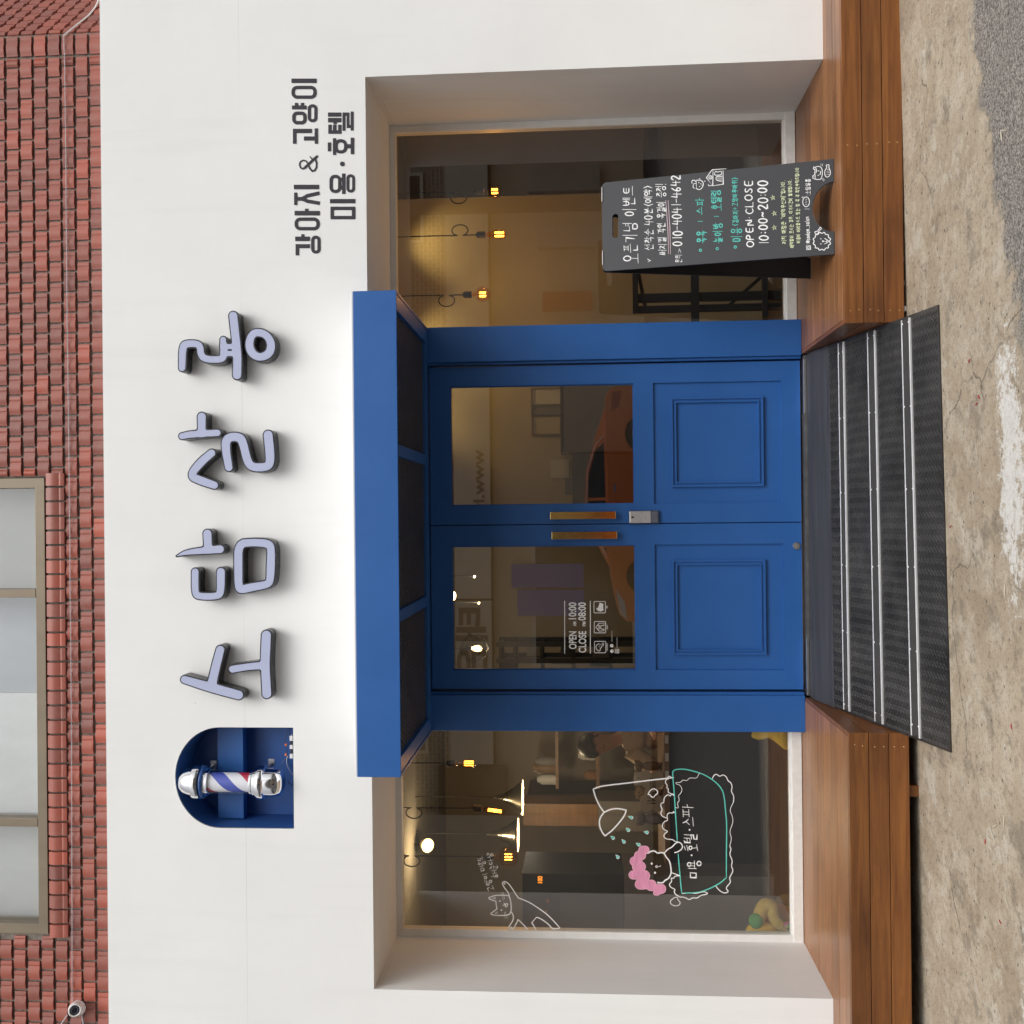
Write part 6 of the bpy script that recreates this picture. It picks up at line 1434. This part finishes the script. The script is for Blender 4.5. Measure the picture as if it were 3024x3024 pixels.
# wall shelves, fridge and boxes at the back of the left side
YB = 3.9
sh = thing('wall_shelf', (X_(2250, YB), YB, P(1640, 2250, YB).z), 'long oak wall shelf with jars at the back of the room', 'shelf')
for xx, y0, y1 in ((1640, 2090, 2330), (1760, 2120, 2330)):
    z_ = P(xx, 2250, YB).z; MB().box(X_(y1, YB), X_(y0, YB), YB, YB+0.28, z_-0.03, z_).build('shelf_board', M_OAK, sh)
rj = random.Random(5)
for k in range(9):
    z_ = P(1640 if k < 5 else 1760, 2250, YB).z; xx = X_(2150+rj.random()*170, YB); hj = 0.10+rj.random()*0.12
    t = MB().lathe([(0, 0), (0.045, 0), (0.05, 0.01), (0.05, hj*0.75), (0.03, hj*0.9), (0.03, hj), (0, hj)], (xx, YB+0.1+0.08*(k % 2), z_+0.0005), (0,0,1), 16).build('storage_jar', (M_GREYP, M_PAPER, M_OAK)[k % 3], smooth=True); tag(t, 'storage jar standing on the oak wall shelf', 'jar', 'jars on the wall shelf')
fb = thing('fridge', (X_(2390, 4.0), 4.0, -0.03), 'black fridge with a grey door frame at the back of the left side', 'fridge')
fx0, fx1 = X_(2440, 4.0), X_(2345, 4.0); fz = P(1558, 2390, 4.0).z
MB().box(fx0, fx1, 4.0, 4.5, -0.03, fz).build('fridge_body', M_CHAR, fb, bevel=0.004)
M_GREYF = mat('grey_trim', (0.16, 0.17, 0.175), 0.4, var=0.08); fm = MB()
fm.box(fx0, fx0+0.05, 3.985, 3.9995, 0.9, fz-0.16).box(fx0+0.05, fx1-0.1, 3.985, 3.9995, fz-0.22, fz-0.16); fm.build('fridge_trim', M_GREYF, fb)
ob = MB().box(X_(2440, 3.6), X_(2375, 3.6), 3.6, 3.9, P(1605, 2400, 3.6).z-0.5, P(1545, 2400, 3.6).z); t = ob.build('cardboard_box', M_OAK, bevel=0.004); tag(t, 'brown cardboard box stacked in front of the black fridge', 'box')
tb = thing('side_cupboard', (X_(2405, 3.75), 3.75, -0.03), 'grey cupboard under the cardboard box at the back', 'cupboard')
MB().box(X_(2445, 3.6)-0.02, X_(2370, 3.6)+0.02, 3.58, 3.95, -0.03, P(1605, 2400, 3.6).z-0.502).build('cupboard_body', M_GREYP, tb, bevel=0.004); MB().box(X_(2440, 3.6), X_(2375, 3.6), 3.565, 3.5795, 0.05, 0.7).build('cupboard_door', M_GREYF, tb, bevel=0.003)
# black rack behind the left door
YR = 3.0; rk_ = thing('shelf_rack', (X_(1930, YR), YR, -0.03), 'black metal shelving rack behind the left door', 'rack')
rx = [X_(1903, YR), X_(1950, YR)-0.0, X_(1990, YR)-0.12]; rz = P(1465, 1920, YR).z
for xx in (X_(1903, YR), X_(1952, YR), X_(2005, YR)):
    for yy in (YR, YR+0.35): MB().box(xx-0.02, xx+0.02, yy, yy+0.035, -0.03, rz).build('upright', M_BLKW, rk_)
for xx in (1472, 1515, 1595, 1690, 1800):
    z_ = P(xx, 1920, YR).z; MB().box(X_(2005, YR), X_(1903, YR), YR+0.036, YR+0.349, z_-0.025, z_).build('shelf_board', M_BLKW, rk_)
for k, (xx, yy, w_, h_) in enumerate(((1595, 1925, .09, .12), (1690, 1980, .12, .16), (1690, 1930, .07, .10), (1800, 1940, .12, .14), (1800, 1985, .08, .17), (1515, 1975, .10, .10))):
    z_ = P(xx, yy, YR).z; x_ = X_(yy, YR); t = MB().box(x_-w_/2, x_+w_/2, YR+0.06, YR+0.25, z_+0.0005, z_+h_).build('storage_box', (M_GREYP, M_PAPER, M_CHAR)[k % 3], bevel=0.004); tag(t, 'small storage box on the black shelving rack', 'box', 'boxes on the black rack')
# frames and notices behind the right door
YN = 1.245
for k, (x0, x1, y0, y1, sk) in enumerate(((1568, 1662, 1146, 1198, 0.06), (1568, 1660, 1197, 1229, 0.05), (1570, 1658, 1226, 1286, 0.05))):
    a = P((x0+x1)/2, (y0+y1)/2, YN); w_ = (y1-y0)/F*7.05/2; h_ = (x1-x0)/F*7.05/2
    lab = ('framed certificate hung nearest the right edge of the right door glass', 'narrow grey framed certificate between the two cream ones', 'cream framed certificate hung farthest from the right edge')[k]
    t = thing('framed_certificate', (a.x, YN, a.z-h_), lab, 'picture frame'); fr = MB(); b_ = 0.010
    fr.box(a.x-w_, a.x+w_, YN-0.012, YN, a.z+h_-b_, a.z+h_).box(a.x-w_, a.x+w_, YN-0.012, YN, a.z-h_, a.z-h_+b_).box(a.x-w_, a.x-w_+b_, YN-0.012, YN, a.z-h_+b_, a.z+h_-b_).box(a.x+w_-b_, a.x+w_, YN-0.012, YN, a.z-h_+b_, a.z+h_-b_)
    fr.build('frame', (M_BRONZE, M_GREYF, M_BRONZE)[k], t); MB().box(a.x-w_+b_, a.x+w_-b_, YN-0.006, YN, a.z-h_+b_, a.z+h_-b_).build('sheet', (M_PAPER, M_GREYP, mat('cream_paper', (0.50, 0.44, 0.30), 0.8, var=0.04))[k], t)
for k, (x0, x1, y0, y1, lab) in enumerate(((1625, 1680, 1357, 1411, 'white paper notice taped by the counter behind the right door'), (1664, 1690, 1224, 1250, 'small pale tag hanging below the framed certificates'))):
    a = P((x0+x1)/2, (y0+y1)/2, YN-0.003); w_ = (y1-y0)/F*7.05/2; h_ = (x1-x0)/F*7.05/2
    t = MB().box(a.x-w_, a.x+w_, YN-0.004, YN-0.001, a.z-h_, a.z+h_).build('paper_notice', M_PAPER); tag(t, lab, 'notice')
gb = thing('grey_cupboard', (X_(1230, 0.9), 1.0, -0.03), 'low grey cupboard with a dark top behind the right door', 'cupboard')
MB().box(X_(1335, .9), X_(1080, .9), 0.90, 1.22, -0.03, P(1662, 1230, .9).z).build('cupboard_body', M_GREYP, gb, bevel=0.004); MB().box(X_(1337, .9), X_(1078, .9), 0.89, 1.22, P(1662, 1230, .9).z+0.001, P(1655, 1230, .9).z).build('cupboard_top', M_CHAR, gb)
bx = thing('till_counter', (X_(1420, .9), 1.0, -0.03), 'dark counter with office things behind the middle of the doors', 'counter')
MB().box(X_(1520, .88), X_(1342, .88), 0.88, 1.22, -0.03, P(1690, 1430, .88).z).build('counter_body', M_CHAR, bx, bevel=0.004); MB().box(X_(1460, .9), X_(1410, .9), 0.92, 1.1, P(1690, 1430, .88).z+0.001, P(1668, 1430, .88).z).build('till', M_GREYF, bx, bevel=0.004)
# desk and black stand in the right window
YT2 = 1.3; zt_ = P(1917, 460, YT2).z; zt2 = P(1942, 460, YT2).z
dk_ = thing('desk', (X_(470, YT2), YT2+0.3, -0.03), 'desk with thick black top behind the right window', 'desk')
MB().box(X_(560, YT2), X_(330, YT2), YT2, YT2+0.6, zt2, zt_).build('desk_top', M_BLKW, dk_, bevel=0.003); MB().box(X_(556, YT2), X_(330, YT2), YT2+0.04, YT2+0.55, -0.03, zt2-0.001).build('desk_front', M_GREYP, dk_)
YS = 0.62; st = thing('folding_stand', (X_(860, YS), YS, -0.03), 'black wooden folding stand beside the chalkboard sign, inside the window', 'stand')
zz_ = lambda x: P(x, 860, YS).z
for y0, y1, xt in ((872, 897, 1876), (908, 928, 1868), (745, 765, 1870), (700, 722, 1870)): MB().box(X_(y1, YS), X_(y0, YS), YS, YS+0.03, -0.03, zz_(xt)).build('upright', M_BLKW, st)
for x0, x1, y0, y1 in ((1868, 1884, 690, 930), (2040, 2063, 690, 958), (2250, 2266, 690, 950)): MB().box(X_(y1, YS), X_(y0, YS), YS-0.025, YS-0.001, zz_(x1), zz_(x0)).build('rail', M_BLKW, st)
MB().bar(P(1884, 800, YS+0.045), P(1905, 905, YS+0.045), 0.03, 0.02).build('brace', M_BLKW, st)
MB().bar(P(2150, 905, YS+0.045), P(2255, 812, YS+0.045), 0.028, 0.02).build('brace', M_BLKW, st)

# ================================================================== seated person behind the counter
def skin(name, V, E, Rr, m, parent, sub=2):
    me = bpy.data.meshes.new(name); O = ORIGIN[parent.name]
    me.from_pydata([tuple(Vector(v)-O) for v in V], E, [])
    ob = bpy.data.objects.new('tmp', me); COL.objects.link(ob)
    ob.modifiers.new('s', 'SKIN'); sm = ob.modifiers.new('d', 'SUBSURF'); sm.levels = sub; sm.render_levels = sub
    for i, (a, b) in enumerate(Rr): me.skin_vertices[0].data[i].radius = (a, b)
    me.skin_vertices[0].data[0].use_root = True
    m2 = bpy.data.meshes.new_from_object(ob.evaluated_get(bpy.context.evaluated_depsgraph_get()))
    bpy.data.objects.remove(ob)
    o = bpy.data.objects.new(name, m2); COL.objects.link(o); o.parent = parent; ORIGIN[o.name] = O
    for p in m2.polygons: p.use_smooth = True
    m2.materials.clear(); m2.materials.append(m); return o
YPn = 2.15
hc = P(1765, 2196, YPn); M_SKIN = mat('skin', (0.56, 0.31, 0.22), 0.55, var=0.05, vscale=20); M_HAIR = mat('dark_hair', (0.012, 0.010, 0.012), 0.45, var=0.3, vscale=60, stretch=(1, 1, 0.2)); M_TOP = mat('beige_top', (0.62, 0.50, 0.37), 0.9, var=0.06, vscale=9, bump=0.25, bscale=60)
pn = thing('person', (hc.x+0.06, YPn, -0.03), 'person with short dark hair in a loose beige top, bent over the counter', 'person')
sc0 = hc.z-0.25; cx0 = hc.x+0.07
pel = (cx0+0.05, YPn+0.10, 0.46); 
V = [pel, (cx0+0.05, YPn+0.09, 0.62), (cx0+0.04, YPn+0.04, 0.78), (cx0+0.03, YPn, sc0), (hc.x+0.045, YPn-0.01, sc0+0.06), (hc.x+0.02, YPn-0.02, hc.z-0.10), (hc.x+0.005, YPn-0.03, hc.z-0.03), (hc.x, YPn-0.035, hc.z+0.045),
     (cx0-0.13, YPn-0.02, sc0-0.02), (cx0-0.26, YPn-0.12, sc0-0.22), (cx0-0.20, YPn-0.40, zc+0.055), (cx0-0.17, YPn-0.47, zc+0.04),
     (cx0+0.19, YPn, sc0-0.02), (cx0+0.28, YPn-0.12, sc0-0.22), (cx0+0.16, YPn-0.40, zc+0.055), (cx0+0.12, YPn-0.47, zc+0.04),
     (cx0-0.04, YPn-0.02, 0.46), (cx0-0.07, YPn-0.38, 0.47), (cx0-0.07, YPn-0.36, 0.06), (cx0-0.07, YPn-0.46, 0.0), (cx0+0.14, YPn-0.02, 0.46), (cx0+0.17, YPn-0.38, 0.47), (cx0+0.17, YPn-0.36, 0.06), (cx0+0.17, YPn-0.46, 0.0)]
E = [(0,1),(1,2),(2,3),(3,4),(4,5),(5,6),(6,7),(3,8),(8,9),(9,10),(10,11),(3,12),(12,13),(13,14),(14,15),(0,16),(16,17),(17,18),(18,19),(0,20),(20,21),(21,22),(22,23)]
Rr = [(.14,.11),(.13,.10),(.15,.105),(.13,.09),(.052,.05),(.05,.05),(.078,.088),(.07,.085),(.05,.05),(.042,.042),(.03,.03),(.035,.02),(.05,.05),(.042,.042),(.03,.03),(.035,.02),(.085,.085),(.06,.06),(.04,.04),(.045,.03),(.085,.085),(.06,.06),(.04,.04),(.045,.03)]
for w_i, sx in ((11, -1), (15, 1)):          # fingers
    bx_, by_, bz_ = V[w_i]
    for k in range(4):
        n = len(V); xo = (k-1.5)*0.019; l = (0.05, 0.058, 0.055, 0.044)[k]
        V += [(bx_+xo, by_-0.035, bz_), (bx_+xo, by_-0.035-l*.55, bz_-0.004), (bx_+xo, by_-0.035-l, bz_-0.018)]; E += [(w_i, n), (n, n+1), (n+1, n+2)]; Rr += [(.0095,.0095), (.0085,.0085), (.007,.007)]
    n = len(V); V += [(bx_-sx*0.04, by_-0.01, bz_), (bx_-sx*0.05, by_-0.04, bz_-0.006)]; E += [(w_i, n), (n, n+1)]; Rr += [(.011,.011), (.009,.009)]
skin('body', V, E, Rr, M_SKIN, pn)
Vc = [(pel[0], pel[1], pel[2]+0.02)] + V[1:4] + [(hc.x+0.05, YPn-0.005, sc0+0.035), V[8], V[9], (cx0-0.225, YPn-0.32, zc+0.10), V[12], V[13], (cx0+0.20, YPn-0.32, zc+0.10)]
skin('top_garment', Vc, [(0,1),(1,2),(2,3),(3,4),(3,5),(5,6),(6,7),(3,8),(8,9),(9,10)], [(.17,.13),(.16,.125),(.18,.13),(.16,.115),(.085,.08),(.075,.075),(.075,.07),(.055,.055),(.075,.075),(.075,.07),(.055,.055)], M_TOP, pn)
hd = MB()
Rh = Euler((math.radians(18), math.radians(-14), math.radians(-18))).to_matrix()
hcen = Vector((hc.x, YPn-0.03, hc.z+0.02))
hb = MB().ball(hcen+Rh @ Vector((0, 0.012, 0.028)), (0.096, 0.108, 0.108), 28, 18, Rh)
hb.v = [tuple(Vector(v)) for v in hb.v]
keep = []
for f_ in hb.f:
    cnt = sum((Vector(hb.v[i]) for i in f_), Vector())/len(f_); lc = Rh.transposed() @ (cnt-hcen)
    if not (lc.y < -0.03 and lc.z < 0.055): keep.append(f_)
hb.f = keep; hb.build('hair', M_HAIR, pn, smooth=True)
loc_ = lambda x, y, z: hcen + Rh @ Vector((x, y, z))
MB().ball(loc_(0, -0.092, -0.018), (0.012, 0.018, 0.022), 12, 8, Rh).build('nose', M_SKIN, pn, smooth=True)
for sg in (-1, 1):
    MB().ball(loc_(sg*0.032, -0.078, 0.008), (0.012, 0.006, 0.005), 10, 6, Rh).build('eye', M_HAIR, pn, smooth=True); MB().ball(loc_(sg*0.033, -0.076, 0.028), (0.017, 0.005, 0.0035), 10, 6, Rh).build('eyebrow', M_HAIR, pn, smooth=True); MB().ball(loc_(sg*0.082, 0.0, -0.01), (0.008, 0.018, 0.026), 10, 8, Rh).build('ear', M_SKIN, pn, smooth=True)
MB().ball(loc_(0, -0.074, -0.052), (0.022, 0.006, 0.006), 12, 6, Rh).build('mouth', mat('lips', (0.34, 0.10, 0.085), 0.5, var=0.05), pn, smooth=True)
sl_ = thing('stool', (pel[0], pel[1], -0.03), 'round black stool under the seated person', 'stool')
MB().lathe([(0, 0.0), (0.17, 0.0), (0.18, 0.02), (0.18, 0.05), (0.16, 0.06), (0, 0.06)], (pel[0], pel[1], 0.30), (0,0,1), 24).build('seat', M_BLKW, sl_, smooth=True); MB().lathe([(0.03, 0.0), (0.03, -0.30), (0.2, -0.315), (0.2, -0.33)], (pel[0], pel[1], 0.30), (0,0,1), 20).build('stem', M_STEEL, sl_, smooth=True)

# ================================================================== the street behind the camera, seen in the glass
def brick_mat(name, c1, c2, mc, sc):
    m = bpy.data.materials.new(name); m.use_nodes = True; nt = m.node_tree; b = nt.nodes['Principled BSDF']
    g = nt.nodes.new('ShaderNodeNewGeometry'); mp = nt.nodes.new('ShaderNodeMapping'); mp.inputs['Rotation'].default_value = (math.radians(90), 0, 0); nt.links.new(g.outputs['Position'], mp.inputs[0])
    br = nt.nodes.new('ShaderNodeTexBrick'); br.inputs['Scale'].default_value = sc; br.inputs['Color1'].default_value = (*c1, 1); br.inputs['Color2'].default_value = (*c2, 1); br.inputs['Mortar'].default_value = (*mc, 1); br.inputs['Mortar Size'].default_value = 0.025
    nt.links.new(mp.outputs[0], br.inputs['Vector']); nt.links.new(br.outputs['Color'], b.inputs['Base Color']); b.inputs['Roughness'].default_value = 0.8
    return m
M_BR1 = brick_mat('pale_brick', (0.30, 0.25, 0.20), (0.22, 0.19, 0.15), (0.58, 0.55, 0.48), 2.6); M_BR2 = brick_mat('dark_brick', (0.06, 0.04, 0.045), (0.045, 0.032, 0.035), (0.13, 0.11, 0.10), 4.0)
M_SHOPB = mat('shop_panel_beige', (0.64, 0.55, 0.42), 0.7, var=0.06, vscale=0.7); M_SHOPG = mat('shop_panel_grey', (0.52, 0.49, 0.43), 0.7, var=0.1, vscale=0.7); M_SIGNW = mat('sign_white', (0.66, 0.63, 0.55), 0.6, var=0.05); M_SIGNB = mat('sign_blue', (0.10, 0.17, 0.62), 0.5, var=0.06); M_SIGNT = mat('sign_text', (0.12, 0.11, 0.10), 0.6, var=0.05); M_DGL = mat('dark_shop_glass', (0.02, 0.022, 0.024), 0.1, var=0.1)
GO = gz(0, -4.2); YO = -17.0
ops = thing('opposite_building', (0, YO, GO), 'brick building with beige shop fronts across the street, mirrored in the glass', 'building')
MB().box(-13, 13, YO-8, YO-0.3, GO, 7.2).build('wall', M_BR1, ops)
MB().box(-13, 13, YO-0.299, YO-0.15, GO, 3.15).build('shop_front', M_SHOPB, ops)
MB().box(-1.85, 13, YO-0.149, YO+0.12, 3.2, 4.15).build('sign_band', M_SIGNW, ops)
MB().box(-5.55, -1.9, YO-0.149, YO+0.12, 3.2, 4.15).build('sign_band', M_SIGNW, ops)
MB().box(-6.66, -5.62, YO-0.149, YO+0.10, 2.9, 4.45).build('dark_facade', M_BR2, ops)
MB().box(-13.0, -6.7, YO-0.1485, YO+0.06, GO, 7.0).build('plaster_facade', M_SHOPG, ops)
uT = lambda x0, x1, z0, z1: (lambda u, v: Vector((x0+(x1-x0)*u, YO+0.125, z0+(z1-z0)*v)))
font_text('www.hair', uT(1.45, -0.35, 3.32, 3.58), 0.02, 0, 0.01, (0,1,0)).build('sign_lettering', M_SIGNT, ops)
font_text('태은', uT(-2.05, -3.7, 3.28, 4.0), 0.03, 0, 0.01, (0,1,0)).build('sign_lettering', M_SIGNT, ops)
for x0, x1, z0, z1 in ((-3.4, -0.3, 0.0, 2.3), (9.2, 12.0, 0.0, 2.4)):
    wf = MB(); b_ = 0.08
    wf.box(x0, x1, YO-0.148, YO-0.09, z1-b_, z1).box(x0, x1, YO-0.148, YO-0.09, z0, z0+b_).box(x0, x0+b_, YO-0.148, YO-0.09, z0+b_, z1-b_).box(x1-b_, x1, YO-0.148, YO-0.09, z0+b_, z1-b_); r_ = wf.build('shop_window', M_SIGNW, ops); MB().box(x0+b_, x1-b_, YO-0.147, YO-0.11, z0+b_, z1-b_).build('pane', M_DGL, r_)
for x0, x1 in ((3.0, 4.4), (6.2, 7.8), (-1.0, 0.6), (-5.4, -3.6)):
    wf = MB(); z0, z1, b_ = 4.7, 6.0, 0.07
    wf.box(x0, x1, YO-0.299, YO-0.22, z1-b_, z1).box(x0, x1, YO-0.299, YO-0.22, z0, z0+b_).box(x0, x0+b_, YO-0.299, YO-0.22, z0+b_, z1-b_).box(x1-b_, x1, YO-0.299, YO-0.22, z0+b_, z1-b_); r_ = wf.build('upper_window', M_SIGNW, ops); MB().box(x0+b_, x1-b_, YO-0.298, YO-0.25, z0+b_, z1-b_).build('pane', M_DGL, r_)
for x0, x1, z1 in ((-1.62, -1.10, 2.75), (-2.25, -1.68, 2.62)): MB().box(x0, x1, YO-0.088, YO-0.02, 1.15, z1).build('window_poster', M_SIGNB, ops)
M_SIGNR = mat('sign_red', (0.50, 0.06, 0.05), 0.5, var=0.06)
for x0, x1, z0, z1, m_s in ((4.55, 4.95, 0.9, 2.0, M_SIGNR), (7.2, 7.75, 0.7, 2.3, M_SHOPG), (5.95, 6.45, 0.6, 2.1, M_SHOPG)): MB().box(x0, x1, YO-0.148, YO+0.06, z0, z1).build('sign_board', m_s, ops)
dp = thing('street_pole', (5.6, -12.6, GO), 'grey utility pole across the street, mirrored in the glass', 'pole')
MB().tube([(5.6, -12.6, GO), (5.6, -12.6, 9)], [0.16, 0.12], 16).build('pole_shaft', M_GREYP, dp, smooth=True); MB().box(5.0, 6.2, -12.68, -12.52, 6.6, 6.75).build('crossarm', M_GREYP, dp)
# orange car parked across the street
M_CAR = mat('car_orange', (0.88, 0.21, 0.025), 0.25, var=0.02, coat=0.8); M_TYRE = mat('tyre', (0.015, 0.015, 0.016), 0.8, var=0.2); M_RIM = mat('rim', (0.40, 0.40, 0.42), 0.3, metal=0.7, var=0.1); M_CGL = mat('car_glass', (0.02, 0.022, 0.025), 0.06, var=0.1); M_TAIL = mat('tail_lamp', (0.45, 0.02, 0.02), 0.2, var=0.1); M_HEAD = mat('head_lamp', (0.62, 0.64, 0.66), 0.1, var=0.1)
YCr = -13.6; GC = GO+0.02; X0 = -2.05; LC = 4.45
cr = thing('parked_car', (X0+LC/2, YCr-0.85, GC), 'orange coupe parked across the street, mirrored in the door glass', 'car')
def Cx(u): return X0+u
prof_l = [(0.10, 0.30), (0.02, 0.45), (0.02, 0.66), (0.16, 0.80), (0.60, 0.90), (1.18, 0.98), (3.75, 1.04), (4.28, 1.02), (4.42, 0.92), (4.45, 0.60), (4.38, 0.34), (4.10, 0.22)]
def arch(cx, r=0.36): return [(cx+r*math.cos(a), 0.30+r*math.sin(a)) for a in [PI*i/12 for i in range(13)] if True]
low = arch(3.55)[::1] + arch(0.88)
poly = prof_l + [(3.55+0.36, 0.22)] + arch(3.55) + [(3.55-0.36, 0.22), (0.88+0.36, 0.22)] + arch(0.88) + [(0.88-0.36, 0.22)]
MB().prism([(Cx(u), YCr, GC+z) for u, z in poly], (0, -1.70, 0)).build('car_body', M_CAR, cr, bevel=0.02)
cab = [(1.05, 0.98), (1.75, 1.34), (2.15, 1.42), (2.85, 1.40), (3.50, 1.22), (4.05, 1.04)]
cbm = MB(); n = len(cab)
for dy, sc in ((-0.06, 0), (-0.20, 1)): pass
cbm.v = [(Cx(u), YCr-0.05-0.16*(z-0.98)/0.44, GC+z) for u, z in cab]+[(Cx(u), YCr-1.65+0.16*(z-0.98)/0.44, GC+z) for u, z in cab]
cbm.f = [tuple(range(n))[::-1], tuple(range(n, 2*n))]+[(i, (i+1) % n, n+(i+1) % n, n+i) for i in range(n)]
cbm.build('car_roof', M_CAR, cr, bevel=0.015)
for win in ([(1.32, 1.03), (1.80, 1.30), (2.15, 1.36), (2.30, 1.36), (2.30, 1.04)], [(2.36, 1.04), (2.36, 1.36), (2.80, 1.34), (3.25, 1.22), (3.40, 1.06)]):
    MB().prism([(Cx(u), YCr-0.05-0.16*(z-0.98)/0.44+0.006, GC+z) for u, z in win], (0, -0.012, 0)).build('side_window', M_CGL, cr)
for pts in ([(1.25, 1.02), (1.80, 1.325), (2.15, 1.385), (2.85, 1.365), (3.35, 1.22), (3.55, 1.05)],): MB().tube([(Cx(u), YCr-0.05-0.16*(z-0.98)/0.44+0.008, GC+z) for u, z in pts], 0.012, 6).build('chrome_trim', M_CHROME, cr)
for cx in (0.88, 3.55):
    for yy in (YCr-0.02, YCr-1.50):
        wl_o = MB().lathe([(0.0, 0.0), (0.22, 0.0), (0.31, 0.01), (0.325, 0.04), (0.325, 0.17), (0.30, 0.20), (0, 0.20)], (Cx(cx), yy, GC+0.325), (0, -1, 0), 28).build('wheel', M_TYRE, cr, smooth=True)
        MB().lathe([(0.0, -0.012), (0.05, -0.014), (0.19, -0.006), (0.205, -0.0005)], (Cx(cx), yy, GC+0.325), (0, -1, 0), 24).build('rim', M_RIM, wl_o, smooth=True)
MB().prism([(Cx(u), YCr+0.003, GC+z) for u, z in ((0.06, 0.66), (0.18, 0.79), (0.62, 0.86), (0.40, 0.70))], (0, -0.1, 0)).build('headlight', M_HEAD, cr)
MB().prism([(Cx(u), YCr+0.003, GC+z) for u, z in ((4.36, 0.72), (4.34, 0.90), (3.98, 0.92), (4.05, 0.78))], (0, -0.1, 0)).build('tail_light', M_TAIL, cr)
MB().box(Cx(2.45), Cx(2.62), YCr+0.0005, YCr+0.02, GC+0.86, GC+0.885).build('door_handle', M_CHROME, cr); MB().box(Cx(1.42), Cx(1.60), YCr, YCr+0.16, GC+1.0, GC+1.11).build('mirror', M_CAR, cr, bevel=0.02)

# ================================================================== litter on the ground
rl = random.Random(21); lt = MB()
def chip(x, y, s):
    z = gz(x, y)+0.0015; a = rl.random()*PI; h = s*rl.uniform(.15, .5); n = len(lt.v)
    c, sn_ = math.cos(a), math.sin(a)
    q = [(-s*rl.uniform(.7,1.2), -s*rl.uniform(.2,.6)), (s*rl.uniform(.7,1.2), -s*rl.uniform(.2,.6)), (s*rl.uniform(.5,1), s*rl.uniform(.2,.6)), (-s*rl.uniform(.5,1), s*rl.uniform(.2,.6))]
    lt.v += [(x+u*c-v*sn_, y+u*sn_+v*c, z) for u, v in q]+[(x+(u*c-v*sn_)*.7, y+(u*sn_+v*c)*.7, z+h) for u, v in q]
    lt.f += [(n+4,n+5,n+6,n+7)]+[(n+i, n+(i+1) % 4, n+4+(i+1) % 4, n+4+i) for i in range(4)]
for _ in range(420): chip(rl.uniform(-2.6, 2.4), rl.uniform(-2.4, -1.12), rl.uniform(.0014, .0042))
lo = lt.build('grit', mat('grit', (0.30, 0.26, 0.21), 0.9, var=0.6, vscale=25), None); tag(lo, 'loose grit and chips scattered over the concrete', 'grit', kind='stuff')
M_RED = mat('red_scrap', (0.42, 0.035, 0.03), 0.5, var=0.1); M_TW = mat('pale_twig', (0.55, 0.50, 0.40), 0.8, var=0.1)
GP = Vector((0, 0, -0.302))
def gp(px, py): return PP(px, py, Vector((0, -1.2, -0.302)), Vector((-0.0164, -0.008, 1)).normalized())
def scrap(px, py, l, m, label, cat):
    c = gp(px, py); a = rl.random()*PI; d = Vector((math.cos(a), math.sin(a), 0))*l/2
    o = MB().tube([c-d+Vector((0,0,.003)), c+Vector((0,0,.0045)), c+d+Vector((0,0,.003))], [0.0016, 0.0024, 0.0014], 6).build('scrap' if m is M_RED else 'twig', m, smooth=True); tag(o, label, cat, 'scraps lying on the concrete')
for px, py in ((2865, 1065), (2893, 1172), (2886, 1193), (2809, 1555), (2783, 1313), (2912, 2486), (2956, 2722), (2989, 2145)): scrap(px, py, 0.02, M_RED, 'small red plastic scrap lying on the concrete', 'scrap')
for px, py in ((2968, 2425), (2975, 2660), (2970, 1745), (2965, 385), (2960, 400), (2930, 2455), (2923, 2475), (2938, 2440)): scrap(px, py, 0.045, M_TW, 'pale dry twig lying on the concrete', 'twig')
# white plaster crumbs at the foot of the right deck
for px, py in ((2669, 766), (2671, 837), (2676, 912)):
    c = gp(px, py); o = MB().box(c.x-0.012, c.x+0.012, c.y-0.008, c.y+0.008, c.z, c.z+0.014).build('plaster_crumb', M_TOPW, bevel=0.004); tag(o, 'white plaster crumb at the foot of the right deck', 'crumb', 'plaster crumbs by the deck')
